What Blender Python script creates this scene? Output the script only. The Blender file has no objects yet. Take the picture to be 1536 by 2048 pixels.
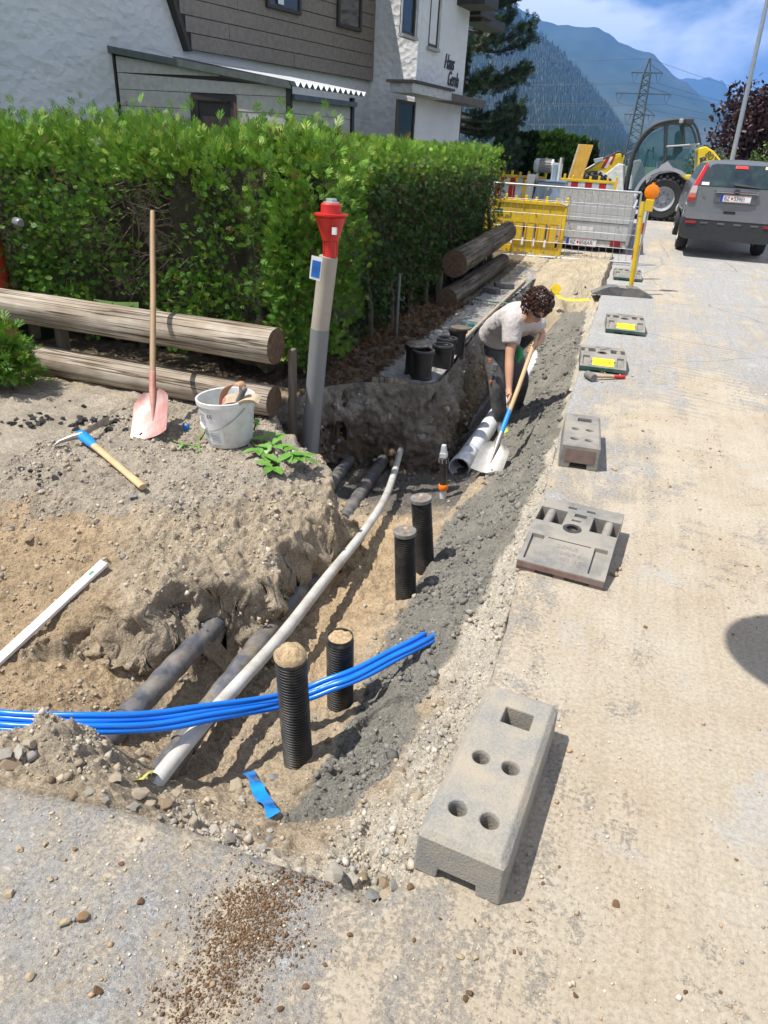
import bpy, bmesh, math, random
import numpy as np
from mathutils import Vector, Matrix
random.seed(7); RNG = np.random.default_rng(7)
scene = bpy.context.scene
COL = scene.collection
PI = math.pi
# ------------------------------------------------------------------ camera
CAM_H = 1.6
FPX = 1388.18                                   # focal length in pixels of a 1536 x 2048 picture
_vr = np.array([1305. - 768, 330. - 1024, FPX]); _vd = np.array([612. - 768, 3680. - 1024, FPX])
_y = _vr / np.linalg.norm(_vr); _z = -_vd / np.linalg.norm(_vd)
_z = _z - _y * (_z @ _y); _z /= np.linalg.norm(_z)
_x = np.cross(_y, _z)
ROT = np.array([_x, _y, _z])                    # camera axes (right, down, forward) to world
cd = bpy.data.cameras.new('camera'); cam = bpy.data.objects.new('camera', cd); COL.objects.link(cam)
r_, d_, f_ = ROT[:, 0], ROT[:, 1], ROT[:, 2]
cam.matrix_world = Matrix(((r_[0], -d_[0], -f_[0], 0), (r_[1], -d_[1], -f_[1], 0), (r_[2], -d_[2], -f_[2], CAM_H), (0, 0, 0, 1)))
cd.sensor_fit = 'VERTICAL'; cd.sensor_height = 36; cd.sensor_width = 27
cd.lens = 36 * FPX / 2048; cd.clip_start = .02; cd.clip_end = 30000
scene.camera = cam
scene.render.resolution_x = 768; scene.render.resolution_y = 1024
# ------------------------------------------------------------------ light
SUN_TO = Vector((-.42, -.245, 1.0)).normalized()   # direction towards the sun
sun_el = math.asin(SUN_TO.z); sun_az = math.atan2(SUN_TO.x, SUN_TO.y)
w = bpy.data.worlds.new('World'); scene.world = w; w.use_nodes = True
wn = w.node_tree.nodes; wl = w.node_tree.links
for n_ in list(wn): wn.remove(n_)
sky = wn.new('ShaderNodeTexSky'); sky.sky_type = 'NISHITA'; sky.sun_disc = False
sky.sun_elevation = sun_el; sky.sun_rotation = sun_az
sky.altitude = 700; sky.air_density = 1.0; sky.dust_density = 1.2; sky.ozone_density = 2.0
bg = wn.new('ShaderNodeBackground'); bg.inputs[1].default_value = .055
wo = wn.new('ShaderNodeOutputWorld')
wtc = wn.new('ShaderNodeTexCoord')
wmp = wn.new('ShaderNodeMapping'); wmp.inputs['Scale'].default_value = (1, 1, 1.9); wmp.inputs['Location'].default_value = (8.7, 8.04, 2.69)
wl.new(wtc.outputs['Generated'], wmp.inputs[0])
wno = wn.new('ShaderNodeTexNoise'); wno.inputs['Scale'].default_value = 2.8; wno.inputs['Detail'].default_value = 9; wno.inputs['Roughness'].default_value = .55
wno.inputs['Distortion'].default_value = .25
wl.new(wmp.outputs[0], wno.inputs[0])
wr = wn.new('ShaderNodeValToRGB'); wr.color_ramp.elements[0].position = .46; wr.color_ramp.elements[1].position = .56
wl.new(wno.outputs[0], wr.inputs[0])
wmx = wn.new('ShaderNodeMixRGB'); wmx.inputs[2].default_value = (18.5, 18.7, 19, 1)
wmf = wn.new('ShaderNodeMath'); wmf.operation = 'MULTIPLY'; wmf.inputs[1].default_value = .95
wl.new(wr.outputs[0], wmf.inputs[0]); wl.new(wmf.outputs[0], wmx.inputs[0])
wl.new(sky.outputs[0], wmx.inputs[1]); wl.new(wmx.outputs[0], bg.inputs[0]); wl.new(bg.outputs[0], wo.inputs[0])
sd = bpy.data.lights.new('sun', 'SUN'); sd.energy = 5.0; sd.angle = math.radians(.5); sd.color = (1, .955, .88)
sun = bpy.data.objects.new('sun', sd); COL.objects.link(sun)
sun.rotation_euler = SUN_TO.to_track_quat('Z', 'Y').to_euler(); sun.location = (-4, -3, 9)
vs = scene.view_settings; vs.view_transform = 'Standard'; vs.look = 'None'; vs.gamma = 1; vs.use_curve_mapping = False
vs.exposure = 0.64
scene.render.engine = 'CYCLES'
cy = scene.cycles; cy.max_bounces = 5; cy.diffuse_bounces = 2; cy.glossy_bounces = 3; cy.transmission_bounces = 4; cy.volume_bounces = 1; cy.transparent_max_bounces = 8
# ------------------------------------------------------------------ measuring: a sight line meets a plane of the place
def ray(u, v):
    return ROT @ np.array([u - 768., v - 1024., FPX])
def G(u, v, z=0.):
    w_ = ray(u, v); t = (z - CAM_H) / w_[2]; return np.array([w_[0] * t, w_[1] * t, z])
def AY(u, v, y):
    w_ = ray(u, v); t = y / w_[1]; return np.array([w_[0] * t, y, CAM_H + w_[2] * t])
def AX(u, v, x):
    w_ = ray(u, v); t = x / w_[0]; return np.array([x, w_[1] * t, CAM_H + w_[2] * t])
def sstep(a, b, x):
    t = np.clip((x - a) / (b - a), 0, 1); return t * t * (3 - 2 * t)
def zroad(y):
    y = np.asarray(y, float); return .30 * sstep(10.5, 16.5, y) + .012 * np.maximum(0, y - 16.5)
def GR(u, v, h=0.):
    z = 0.
    for _ in range(30): p = G(u, v, z + h); z = float(zroad(p[1]))
    return G(u, v, z + h)
# ------------------------------------------------------------------ materials
def new_mat(name):
    m = bpy.data.materials.new(name); m.use_nodes = True
    nt = m.node_tree; b = nt.nodes['Principled BSDF']; return m, nt, b
def c4(c): return (c[0], c[1], c[2], 1)
def noise_node(nt, scale, detail=4, rough=.6, coord='Object', stretch=None, dist=0):
    tc = nt.nodes.new('ShaderNodeTexCoord'); src = tc.outputs[coord]
    if stretch:
        mp = nt.nodes.new('ShaderNodeMapping'); mp.inputs['Scale'].default_value = stretch
        nt.links.new(src, mp.inputs[0]); src = mp.outputs[0]
    n = nt.nodes.new('ShaderNodeTexNoise'); n.inputs['Scale'].default_value = scale
    n.inputs['Detail'].default_value = detail; n.inputs['Roughness'].default_value = rough; n.inputs['Distortion'].default_value = dist
    nt.links.new(src, n.inputs[0]); return n
def ramp(nt, src, stops):
    r = nt.nodes.new('ShaderNodeValToRGB'); e = r.color_ramp.elements
    while len(e) < len(stops): e.new(.5)
    for k, (p, c) in enumerate(stops): e[k].position = p; e[k].color = c4(c) if len(c) == 3 else c
    nt.links.new(src, r.inputs[0]); return r
def mixc(nt, fac, a, b, blend='MIX'):
    m = nt.nodes.new('ShaderNodeMixRGB'); m.blend_type = blend
    for k, s in ((0, fac), (1, a), (2, b)):
        if isinstance(s, (int, float)): m.inputs[k].default_value = s
        elif isinstance(s, tuple): m.inputs[k].default_value = c4(s)
        else: nt.links.new(s, m.inputs[k])
    return m.outputs[0]
def bump(nt, b, h, strength=.4, dist=.01, prev=None):
    bn = nt.nodes.new('ShaderNodeBump'); bn.inputs['Strength'].default_value = strength; bn.inputs['Distance'].default_value = dist
    nt.links.new(h, bn.inputs['Height'])
    if prev is not None: nt.links.new(prev, bn.inputs['Normal'])
    nt.links.new(bn.outputs[0], b.inputs['Normal']); return bn.outputs[0]
MATS = {}
def M(name, col=None, rough=.6, metal=0, var=.25, scale=12, dirt=None, dirt_amt=.5, dirt_scale=4, bmp=.15, bscale=60, bdist=.004, stretch=None, spec=.5, coord='Object', coat=0):
    """plain procedural material: base colour with uneven tone, optional dirt, fine relief"""
    if name in MATS: return MATS[name]
    m, nt, b = new_mat(name)
    n = noise_node(nt, scale, 5, .6, coord, stretch)
    lo = tuple(max(0, x * (1 - var)) for x in col); hi = tuple(min(1, x * (1 + var)) for x in col)
    r = ramp(nt, n.outputs[0], [(.3, lo), (.7, hi)]); out = r.outputs[0]
    if dirt is not None:
        n2 = noise_node(nt, dirt_scale, 6, .65, coord)
        r2 = ramp(nt, n2.outputs[0], [(.5 - .25 * dirt_amt, (0, 0, 0)), (.75 - .2 * dirt_amt, (1, 1, 1))])
        mu = nt.nodes.new('ShaderNodeMath'); mu.operation = 'MULTIPLY'; mu.inputs[1].default_value = min(1, .35 + dirt_amt * .6)
        nt.links.new(r2.outputs[0], mu.inputs[0])
        out = mixc(nt, mu.outputs[0], out, dirt)
    nt.links.new(out, b.inputs['Base Color'])
    b.inputs['Roughness'].default_value = rough; b.inputs['Metallic'].default_value = metal
    b.inputs['Specular IOR Level'].default_value = spec
    if coat: b.inputs['Coat Weight'].default_value = coat; b.inputs['Coat Roughness'].default_value = .08
    if bmp:
        n3 = noise_node(nt, bscale, 4, .6, coord, stretch); bump(nt, b, n3.outputs[0], bmp, bdist)
    MATS[name] = m; return m
# ------------------------------------------------------------------ mesh helpers
def tag(o, label=None, cat=None, group=None, kind=None):
    if label: o['label'] = label
    if cat: o['category'] = cat
    if group: o['group'] = group
    if kind: o['kind'] = kind
    return o
def empty(name, loc=(0, 0, 0), rz=0, label=None, cat=None, group=None, rot=None):
    o = bpy.data.objects.new(name, None); COL.objects.link(o); o.location = tuple(float(c) for c in loc)
    o.rotation_euler = rot if rot else (0, 0, rz); o.empty_display_size = .1
    return tag(o, label, cat, group)
class MB:
    def __init__(s): s.v = []; s.f = []; s.mi = []; s.cur = 0
    def mat(s, k): s.cur = k; return s
    def add(s, vs_, fs):
        o = len(s.v); s.v += [tuple(map(float, p)) for p in vs_]
        s.f += [tuple(i + o for i in f) for f in fs]; s.mi += [s.cur] * len(fs); return s
    def box(s, a, b, T=None):
        x0, y0, z0 = a; x1, y1, z1 = b
        vs_ = [(x0, y0, z0), (x1, y0, z0), (x1, y1, z0), (x0, y1, z0), (x0, y0, z1), (x1, y0, z1), (x1, y1, z1), (x0, y1, z1)]
        if T is not None: vs_ = [tuple(T @ Vector(p)) for p in vs_]
        return s.add(vs_, [(0, 3, 2, 1), (4, 5, 6, 7), (0, 1, 5, 4), (1, 2, 6, 5), (2, 3, 7, 6), (3, 0, 4, 7)])
    def cbox(s, c, d, T=None):
        return s.box([c[k] - d[k] / 2 for k in range(3)], [c[k] + d[k] / 2 for k in range(3)], T)
    def hexa(s, pts):
        """8 points: bottom ring 0-3, top ring 4-7"""
        return s.add(pts, [(0, 3, 2, 1), (4, 5, 6, 7), (0, 1, 5, 4), (1, 2, 6, 5), (2, 3, 7, 6), (3, 0, 4, 7)])
    def prism(s, poly, z0, z1, T=None):
        n = len(poly); vs_ = [(p[0], p[1], z0) for p in poly] + [(p[0], p[1], z1) for p in poly]
        if T is not None: vs_ = [tuple(T @ Vector(p)) for p in vs_]
        return s.add(vs_, [tuple(range(n - 1, -1, -1)), tuple(range(n, 2 * n))] + [(k, (k + 1) % n, n + (k + 1) % n, n + k) for k in range(n)])
    def prism_y(s, poly, y0, y1, T=None):
        """poly in x,z extruded along y"""
        n = len(poly); vs_ = [(p[0], y0, p[1]) for p in poly] + [(p[0], y1, p[1]) for p in poly]
        if T is not None: vs_ = [tuple(T @ Vector(p)) for p in vs_]
        return s.add(vs_, [tuple(range(n)), tuple(range(2 * n - 1, n - 1, -1))] + [((k + 1) % n, k, n + k, n + (k + 1) % n) for k in range(n)])
    def prism_x(s, poly, x0, x1, T=None):
        """poly in y,z extruded along x"""
        n = len(poly); vs_ = [(x0, p[0], p[1]) for p in poly] + [(x1, p[0], p[1]) for p in poly]
        if T is not None: vs_ = [tuple(T @ Vector(p)) for p in vs_]
        return s.add(vs_, [tuple(range(n - 1, -1, -1)), tuple(range(n, 2 * n))] + [(k, (k + 1) % n, n + (k + 1) % n, n + k) for k in range(n)])
    def tube(s, path, rad, seg=10, cap=True, flat=None, T=None):
        """round bar along a path; rad a number or list; flat=(a,b) scales the section"""
        P = [Vector(tuple(map(float, p))) for p in path]; n = len(P)
        R_ = rad if isinstance(rad, (list, tuple)) else [rad] * n
        up = None; rings = []
        for i in range(n):
            t = (P[min(i + 1, n - 1)] - P[max(i - 1, 0)]).normalized()
            if up is None:
                up = Vector((0, 0, 1)) if abs(t.z) < .9 else Vector((1, 0, 0))
            a = (up - t * up.dot(t)).normalized(); b_ = t.cross(a); up = a
            fa, fb = flat if flat else (1, 1)
            rings.append([P[i] + a * (math.cos(2 * PI * k / seg) * R_[i] * fa) + b_ * (math.sin(2 * PI * k / seg) * R_[i] * fb) for k in range(seg)])
        vs_ = [p for r in rings for p in r]
        if T is not None: vs_ = [T @ p for p in vs_]
        fs = []
        for i in range(n - 1):
            for k in range(seg):
                a0 = i * seg + k; a1 = i * seg + (k + 1) % seg
                fs.append((a0, a1, a1 + seg, a0 + seg))
        if cap: fs += [tuple(range(seg - 1, -1, -1)), tuple(range((n - 1) * seg, n * seg))]
        return s.add(vs_, fs)
    def lathe(s, prof, seg=24, T=None, cap=True):
        """profile of (radius, z) turned about z"""
        n = len(prof); vs_ = [Vector((r * math.cos(2 * PI * k / seg), r * math.sin(2 * PI * k / seg), z)) for r, z in prof for k in range(seg)]
        if T is not None: vs_ = [T @ p for p in vs_]
        fs = []
        for i in range(n - 1):
            for k in range(seg):
                a0 = i * seg + k; a1 = i * seg + (k + 1) % seg
                fs.append((a0, a1, a1 + seg, a0 + seg))
        if cap: fs += [tuple(range(seg - 1, -1, -1)), tuple(range((n - 1) * seg, n * seg))]
        return s.add(vs_, fs)
    def mesh(s, name, mats, smooth=None):
        me = bpy.data.meshes.new(name); me.from_pydata(s.v, [], s.f)
        for m in (mats if isinstance(mats, (list, tuple)) else [mats]): me.materials.append(m)
        if any(s.mi): me.polygons.foreach_set('material_index', s.mi)
        bm = bmesh.new(); bm.from_mesh(me); bmesh.ops.recalc_face_normals(bm, faces=bm.faces); bm.to_mesh(me); bm.free()
        if smooth is not None:
            me.shade_smooth(); me.set_sharp_from_angle(angle=math.radians(smooth))
        me.update(); return me
    def build(s, name, mats, parent=None, smooth=None, bevel=None, bseg=2, loc=None, rot=None):
        o = bpy.data.objects.new(name, s.mesh(name, mats, smooth)); COL.objects.link(o)
        if parent: o.parent = parent
        if loc is not None: o.location = tuple(map(float, loc))
        if rot is not None: o.rotation_euler = rot
        if bevel:
            md = o.modifiers.new('bevel', 'BEVEL'); md.width = bevel; md.segments = bseg; md.limit_method = 'ANGLE'; md.angle_limit = math.radians(35)
            md.harden_normals = False
        return o
def np_mesh(name, V, F, mats, parent=None, smooth=False, attr=None, mi=None, link=True):
    """big mesh from arrays; F is (n,3) or (n,4)"""
    V = np.ascontiguousarray(V, np.float32); F = np.ascontiguousarray(F, np.int32); k = F.shape[1]
    me = bpy.data.meshes.new(name); me.vertices.add(len(V)); me.vertices.foreach_set('co', V.ravel())
    me.loops.add(F.size); me.loops.foreach_set('vertex_index', F.ravel())
    me.polygons.add(len(F)); me.polygons.foreach_set('loop_start', np.arange(len(F), dtype=np.int32) * k)
    try: me.polygons.foreach_set('loop_total', np.full(len(F), k, np.int32))
    except Exception: pass
    for m in (mats if isinstance(mats, (list, tuple)) else [mats]): me.materials.append(m)
    if mi is not None: me.polygons.foreach_set('material_index', np.ascontiguousarray(mi, np.int32))
    me.update(calc_edges=True)
    if attr is not None:
        a = me.color_attributes.new('tone', 'FLOAT_COLOR', 'POINT')
        c = np.ones((len(V), 4), np.float32); c[:, :3] = attr; a.data.foreach_set('color', c.ravel())
    if smooth: me.shade_smooth()
    if not link: return me
    o = bpy.data.objects.new(name, me); COL.objects.link(o)
    if parent: o.parent = parent
    return o
def copy_tree(o, parent=None):
    c = o.copy(); COL.objects.link(c)
    if parent: c.parent = parent
    for ch in list(o.children): copy_tree(ch, c)
    return c
def xf(loc=(0, 0, 0), rz=0, rx=0, ry=0, s=1):
    return Matrix.Translation(Vector(tuple(map(float, loc)))) @ Matrix.Rotation(rz, 4, 'Z') @ Matrix.Rotation(ry, 4, 'Y') @ Matrix.Rotation(rx, 4, 'X') @ Matrix.Scale(s, 4)
def smooth_path(pts, n=8):
    """Catmull-Rom through the points"""
    P = [np.array(p, float) for p in pts]; P = [2 * P[0] - P[1]] + P + [2 * P[-1] - P[-2]]; out = []
    for i in range(1, len(P) - 2):
        for k in range(n):
            t = k / n; a, b, c, d = P[i - 1:i + 3]
            out.append(.5 * ((2 * b) + (-a + c) * t + (2 * a - 5 * b + 4 * c - d) * t * t + (-a + 3 * b - 3 * c + d) * t ** 3))
    out.append(P[-2]); return out
# ------------------------------------------------------------------ noise on arrays
_perm = np.random.default_rng(3).permutation(1024); _grad = np.random.default_rng(4).uniform(0, 2 * PI, 1024)
def perlin(x, y, seed=0):
    xi = np.floor(x).astype(np.int64); yi = np.floor(y).astype(np.int64); xf_ = x - xi; yf = y - yi
    u = xf_ ** 3 * (xf_ * (xf_ * 6 - 15) + 10); v = yf ** 3 * (yf * (yf * 6 - 15) + 10)
    def gr(ix, iy, dx, dy):
        a = _grad[_perm[(_perm[(ix + seed * 57) & 1023] + iy) & 1023]]; return np.cos(a) * dx + np.sin(a) * dy
    n00 = gr(xi, yi, xf_, yf); n10 = gr(xi + 1, yi, xf_ - 1, yf); n01 = gr(xi, yi + 1, xf_, yf - 1); n11 = gr(xi + 1, yi + 1, xf_ - 1, yf - 1)
    return ((n00 * (1 - u) + n10 * u) * (1 - v) + (n01 * (1 - u) + n11 * u) * v) * 1.5
def fbm(x, y, oct=4, seed=0, gain=.5):
    s = 0; a = 1; f = 1
    for k in range(oct): s = s + a * perlin(x * f, y * f, seed + k); a *= gain; f *= 2.03
    return s
def rbf(ctrl, X, Y, c=.12):
    P = np.array(ctrl, float); D = np.sqrt((P[:, None, 0] - P[None, :, 0]) ** 2 + (P[:, None, 1] - P[None, :, 1]) ** 2 + c * c)
    A = np.zeros((len(P) + 3, len(P) + 3)); A[:len(P), :len(P)] = -D - 1e-4 * np.eye(len(P)); A[:len(P), -3] = 1; A[:len(P), -2] = P[:, 0]; A[:len(P), -1] = P[:, 1]
    A[-3, :len(P)] = 1; A[-2, :len(P)] = P[:, 0]; A[-1, :len(P)] = P[:, 1]
    b = np.zeros(len(P) + 3); b[:len(P)] = P[:, 2]; w_ = np.linalg.solve(A, b)
    out = w_[-3] + w_[-2] * X + w_[-1] * Y
    for k in range(len(P)): out = out - w_[k] * np.sqrt((X - P[k, 0]) ** 2 + (Y - P[k, 1]) ** 2 + c * c)
    return out
def sdf(poly, X, Y):
    """signed distance to a polygon, negative inside"""
    P = np.array(poly, float)[:, :2]; d = np.full(X.shape, 1e9); ins = np.zeros(X.shape, bool); n = len(P)
    for i in range(n):
        a = P[i]; b = P[(i + 1) % n]; e = b - a; wx = X - a[0]; wy = Y - a[1]
        t = np.clip((wx * e[0] + wy * e[1]) / (e @ e + 1e-12), 0, 1)
        d = np.minimum(d, (wx - e[0] * t) ** 2 + (wy - e[1] * t) ** 2)
        c1 = (a[1] <= Y) & (b[1] > Y); c2 = (b[1] <= Y) & (a[1] > Y); cr = e[0] * wy - e[1] * wx
        ins ^= (c1 & (cr > 0)) | (c2 & (cr < 0))
    d = np.sqrt(d); return np.where(ins, -d, d)
# ------------------------------------------------------------------ the dug ground: one height field
def edge_x(y):                                   # saw-cut edge of the road along the trench
    y = np.asarray(y, float)
    return np.interp(y, [.9, 1.15, 1.9, 3.0, 4.5, 6.5, 9.8, 13.2], [-.225, -.215, -.185, -.2, -.225, -.27, -.31, -.30]) + .012 * fbm(y * 2.1, y * 0 + 3.3, 3, 5)
CUT = [(-.232, 1.085)] + [tuple(G(u, v, 0)[:2]) for u, v in [(760, 1806), (700, 1782), (600, 1742), (470, 1695), (380, 1660), (300, 1632), (200, 1606), (110, 1588), (0, 1570)]] + [(-1.75, .86), (-2.6, .62), (-4.6, .3)]
def cut_y(x):
    xs = [p[0] for p in CUT][::-1]; ys = [p[1] for p in CUT][::-1]
    return np.interp(x, xs, ys) + .008 * fbm(np.asarray(x, float) * 4, np.asarray(x, float) * 0, 3, 9)
HIGH = [G(*p) for p in [(0, 760, 0), (300, 800, 0), (560, 835, 0), (-300, 760, 0), (-300, 900, 0), (0, 880, 0), (150, 900, 0), (300, 900, 0), (450, 920, 0), (560, 930, 0), (620, 945, -.03),
    (0, 1000, -.03), (150, 1000, -.02), (300, 1010, -.02), (450, 1010, -.03), (560, 1000, -.04), (650, 985, -.06),
    (0, 1120, -.12), (120, 1080, -.07), (215, 1130, -.09), (330, 1100, -.05), (450, 1100, -.05), (540, 1080, -.07), (600, 1050, -.09),
    (0, 1250, -.23), (100, 1235, -.19), (200, 1205, -.12), (330, 1190, -.08), (430, 1190, -.08), (500, 1180, -.11), (-150, 1250, -.23), (-300, 1100, -.12),
    (60, 1290, -.23), (200, 1250, -.15), (280, 1240, -.12), (380, 1222, -.1), (440, 1215, -.11), (510, 1210, -.13),
    (865, 765, 0), (780, 770, -.01), (700, 770, -.01), (650, 790, -.02), (950, 655, 0), (800, 600, .04)]]
HIGH += [(x, y, .02 + float(zroad(y))) for x in (-2.1, -4.4) for y in (6, 9, 11.5, 14)] + [(-1.4, y, float(zroad(y)) - .01) for y in (8, 10, 12, 14)]
LOW = [G(*p) for p in [(820, 1770, -.09), (870, 1640, -.1), (930, 1500, -.1), (975, 1380, -.1), (1010, 1260, -.1), (1040, 1130, -.1), (1075, 1000, -.11), (1105, 900, -.12), (1135, 800, -.12), (1160, 700, -.12), (1190, 620, -.1),
    (700, 1700, -.16), (770, 1620, -.17), (830, 1500, -.19), (880, 1400, -.2), (920, 1300, -.2), (960, 1180, -.22), (1000, 1080, -.24),
    (620, 1600, -.3), (680, 1540, -.3), (740, 1450, -.3), (800, 1400, -.27), (800, 1300, -.3), (760, 1330, -.36), (860, 1250, -.28), (900, 1150, -.3), (850, 1200, -.38), (940, 1060, -.32), (900, 1050, -.42), (870, 1130, -.42), (960, 1000, -.4),
    (1000, 870, -.68), (1060, 800, -.52), (1100, 700, -.4), (1070, 880, -.45), (1040, 940, -.42), (970, 960, -.55), (1000, 990, -.42), (1030, 760, -.7), (1075, 680, -.6), (1060, 650, -.55), (930, 990, -.5),
    (600, 1525, -.42), (680, 1405, -.42), (815, 1192, -.44), (853, 1135, -.45),
    (500, 1480, -.45), (450, 1560, -.44), (540, 1400, -.46), (620, 1300, -.46), (700, 1200, -.46), (760, 1100, -.47), (640, 1200, -.47), (800, 1040, -.5), (760, 1040, -.5), (870, 1020, -.52), (720, 1060, -.47), (690, 1100, -.46),
    (720, 990, -.6), (760, 950, -.68), (700, 920, -.72), (820, 940, -.72), (880, 960, -.72), (660, 940, -.66), (900, 930, -.78), (930, 880, -.8), (980, 800, -.8),
    (400, 1400, -.45), (300, 1450, -.43), (250, 1380, -.37), (450, 1330, -.46), (350, 1530, -.43), (150, 1360, -.28), (0, 1380, -.25), (-150, 1400, -.25), (-300, 1380, -.25), (240, 1320, -.33), (60, 1420, -.26), (330, 1300, -.36), (480, 1290, -.45), (410, 1285, -.42),
    (420, 1610, -.24), (520, 1660, -.19), (560, 1600, -.33), (640, 1690, -.17), (480, 1570, -.41), (470, 1700, -.1), (600, 1745, -.1), (700, 1785, -.12), (760, 1806, -.15), (740, 1780, -.17),
    (380, 1655, -.09), (300, 1628, -.05), (1130, 620, -.2), (1100, 640, -.3), (1120, 600, -.08), (1180, 590, -.05)]]
LOW += [(-.8, 10.5, .03), (-1.2, 10.8, .04), (-.5, 11.5, .08), (-1.1, 12, .12), (-.4, 13, .16), (-1.2, 13.5, .18), (-1.33, 1.17, .055), (-1.22, 1.13, .035), (-1.12, 1.1, .0), (-1.46, 1.1, .02), (-1.34, 1.28, -.12), (-1.62, 1.02, -.01), (-1.02, 1.1, -.05), (-1.3, 1.06, .03), (-1.16, 1.22, -.12), (-1.5, 1.24, -.16), (-1.9, 1.15, -.2), (-1.9, .9, -.05), (-2.6, .8, -.08), (-4, .6, -.1), (-2.6, 1.3, -.24), (-1.25, 1.02, .015), (-1.4, 1.0, .01)]
# outline of the dug-out part (its left side is the bank, then the pit and the old footing)
DUG = [G(u, v, z)[:2] for u, v, z in [(-400, 1340, -.25), (-150, 1330, -.25), (60, 1290, -.22), (190, 1240, -.15), (280, 1226, -.12), (380, 1203, -.1), (440, 1192, -.1), (505, 1188, -.12), (540, 1165, -.11), (562, 1130, -.09), (578, 1085, -.08), (612, 1052, -.08), (660, 1030, -.08), (690, 1000, -.07), (694, 965, -.06), (664, 930, -.04), (640, 905, -.03), (612, 885, -.02)]]
DUG += [(-2.1, 3.95), (-2.15, 4.3), (-2.02, 4.72), (-1.8, 4.98), (-1.34, 5.12), (-1.31, 5.3), (-1.36, 6.2), (-1.42, 7.3), (-1.4, 9), (-1.38, 10.2), (-1.36, 13.4), (.3, 13.4), (.3, .3), (-4.6, .3)]
gx = np.concatenate([np.arange(-4.6, -3.0, .03), np.arange(-3.0, .06, .0068)])
_ys = [.5]
while _ys[-1] < 13.6: _ys.append(_ys[-1] + max(.0042, .0033 * _ys[-1]))
gy = np.array(_ys)
TX, TY = np.meshgrid(gx, gy)
_ci = np.unique(np.concatenate([np.arange(0, len(gy), 4), [len(gy) - 1]])); _cj = np.unique(np.concatenate([np.arange(0, len(gx), 4), [len(gx) - 1]]))
CX, CY = np.meshgrid(gx[_cj], gy[_ci])
def fine(C):
    """coarse field to the full grid"""
    A = np.empty((len(_ci), len(gx)))
    for i in range(len(_ci)): A[i] = np.interp(gx, gx[_cj], C[i])
    k = np.clip(np.searchsorted(gy[_ci], gy) - 1, 0, len(_ci) - 2); t = ((gy - gy[_ci][k]) / (gy[_ci][k + 1] - gy[_ci][k]))[:, None]
    return A[k] * (1 - t) + A[k + 1] * t
sx = TX + .05 * fbm(TX * 5, TY * 5, 3, 21); sy = TY + .05 * fbm(TX * 5 + 9, TY * 5, 3, 22)
zh = fine(rbf(HIGH, CX, CY)); zl = fine(rbf(LOW, CX, CY))
near = 1 - sstep(3.4, 4.2, TY)
ww = .085 + near * (.09 + .06 * fbm(TX * 2.2, TY * 2.2, 2, 23))
SD = sdf(DUG, sx, sy)
up = sstep(-.55, .35, SD / ww)
zl = np.minimum(zl, np.where(SD < 0, zl, zh + .02))
TZ = zl * (1 - up) + zh * up
# second pass: uneven layers on the cut faces
q_ = TZ * 9
SD = SD + (.03 * fbm(TX * 4 + q_ * .4, TY * 4 - q_ * .4, 2, 24)) * sstep(0, .15, zh - zl)
up = sstep(-.55, .35, SD / ww); TZ = zl * (1 - up) + zh * up
# material zones, in the plan of the place
def zone(pts, z, soft=.05, wob=.06):
    return 1 - sstep(-soft, soft, fine(sdf([G(u, v, z)[:2] for u, v in pts], CX, CY)) + wob * fbm(TX * 6, TY * 6, 4, 31))
z_mort = zone([(560, 1650), (600, 1570), (655, 1490), (705, 1400), (745, 1290), (775, 1240), (800, 1195), (835, 1140), (870, 1050), (890, 1010), (930, 965), (985, 900), (1000, 800), (1045, 700), (1080, 650), (1170, 630), (1150, 740), (1115, 860), (1085, 960), (1035, 1070), (985, 1175), (935, 1265), (900, 1330), (860, 1400), (815, 1500), (755, 1600), (680, 1665)], -.27, .02, .03)
z_org = zone([(740, 1030), (870, 1000), (865, 1120), (790, 1200), (720, 1330), (660, 1430), (560, 1340), (620, 1200), (700, 1090)], -.45, .08)
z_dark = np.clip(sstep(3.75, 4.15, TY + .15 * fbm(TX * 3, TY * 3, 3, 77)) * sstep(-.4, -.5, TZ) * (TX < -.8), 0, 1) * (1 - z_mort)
_slope = zone([(-300, 1010), (60, 990), (200, 1010), (260, 1090), (200, 1200), (260, 1300), (240, 1440), (-300, 1480)], -.15, .12, .12)
d_road = TX - edge_x(TY); d_front = TY - cut_y(TX)
z_grav = np.clip(sstep(-.30, -.12, d_road + .08 * fbm(TX * 5, TY * 5, 3, 41)) + (1 - sstep(.05, .2, d_front + .06 * fbm(TX * 5, TY * 5, 3, 42))) * sstep(-1.0, -.8, TX), 0, 1) * (1 - z_mort)
z_top = zone([(-200, 740), (620, 820), (650, 960), (420, 1010), (120, 1020), (-200, 960)], 0, .1, .15)
z_bank = zone([(270, 1090), (480, 1020), (640, 980), (560, 1110), (520, 1200), (450, 1220), (280, 1235)], -.08, .1, .1)
z_sand = sstep(9.3, 9.8, TY + .3 * fbm(TX, TY, 3, 8))
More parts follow.
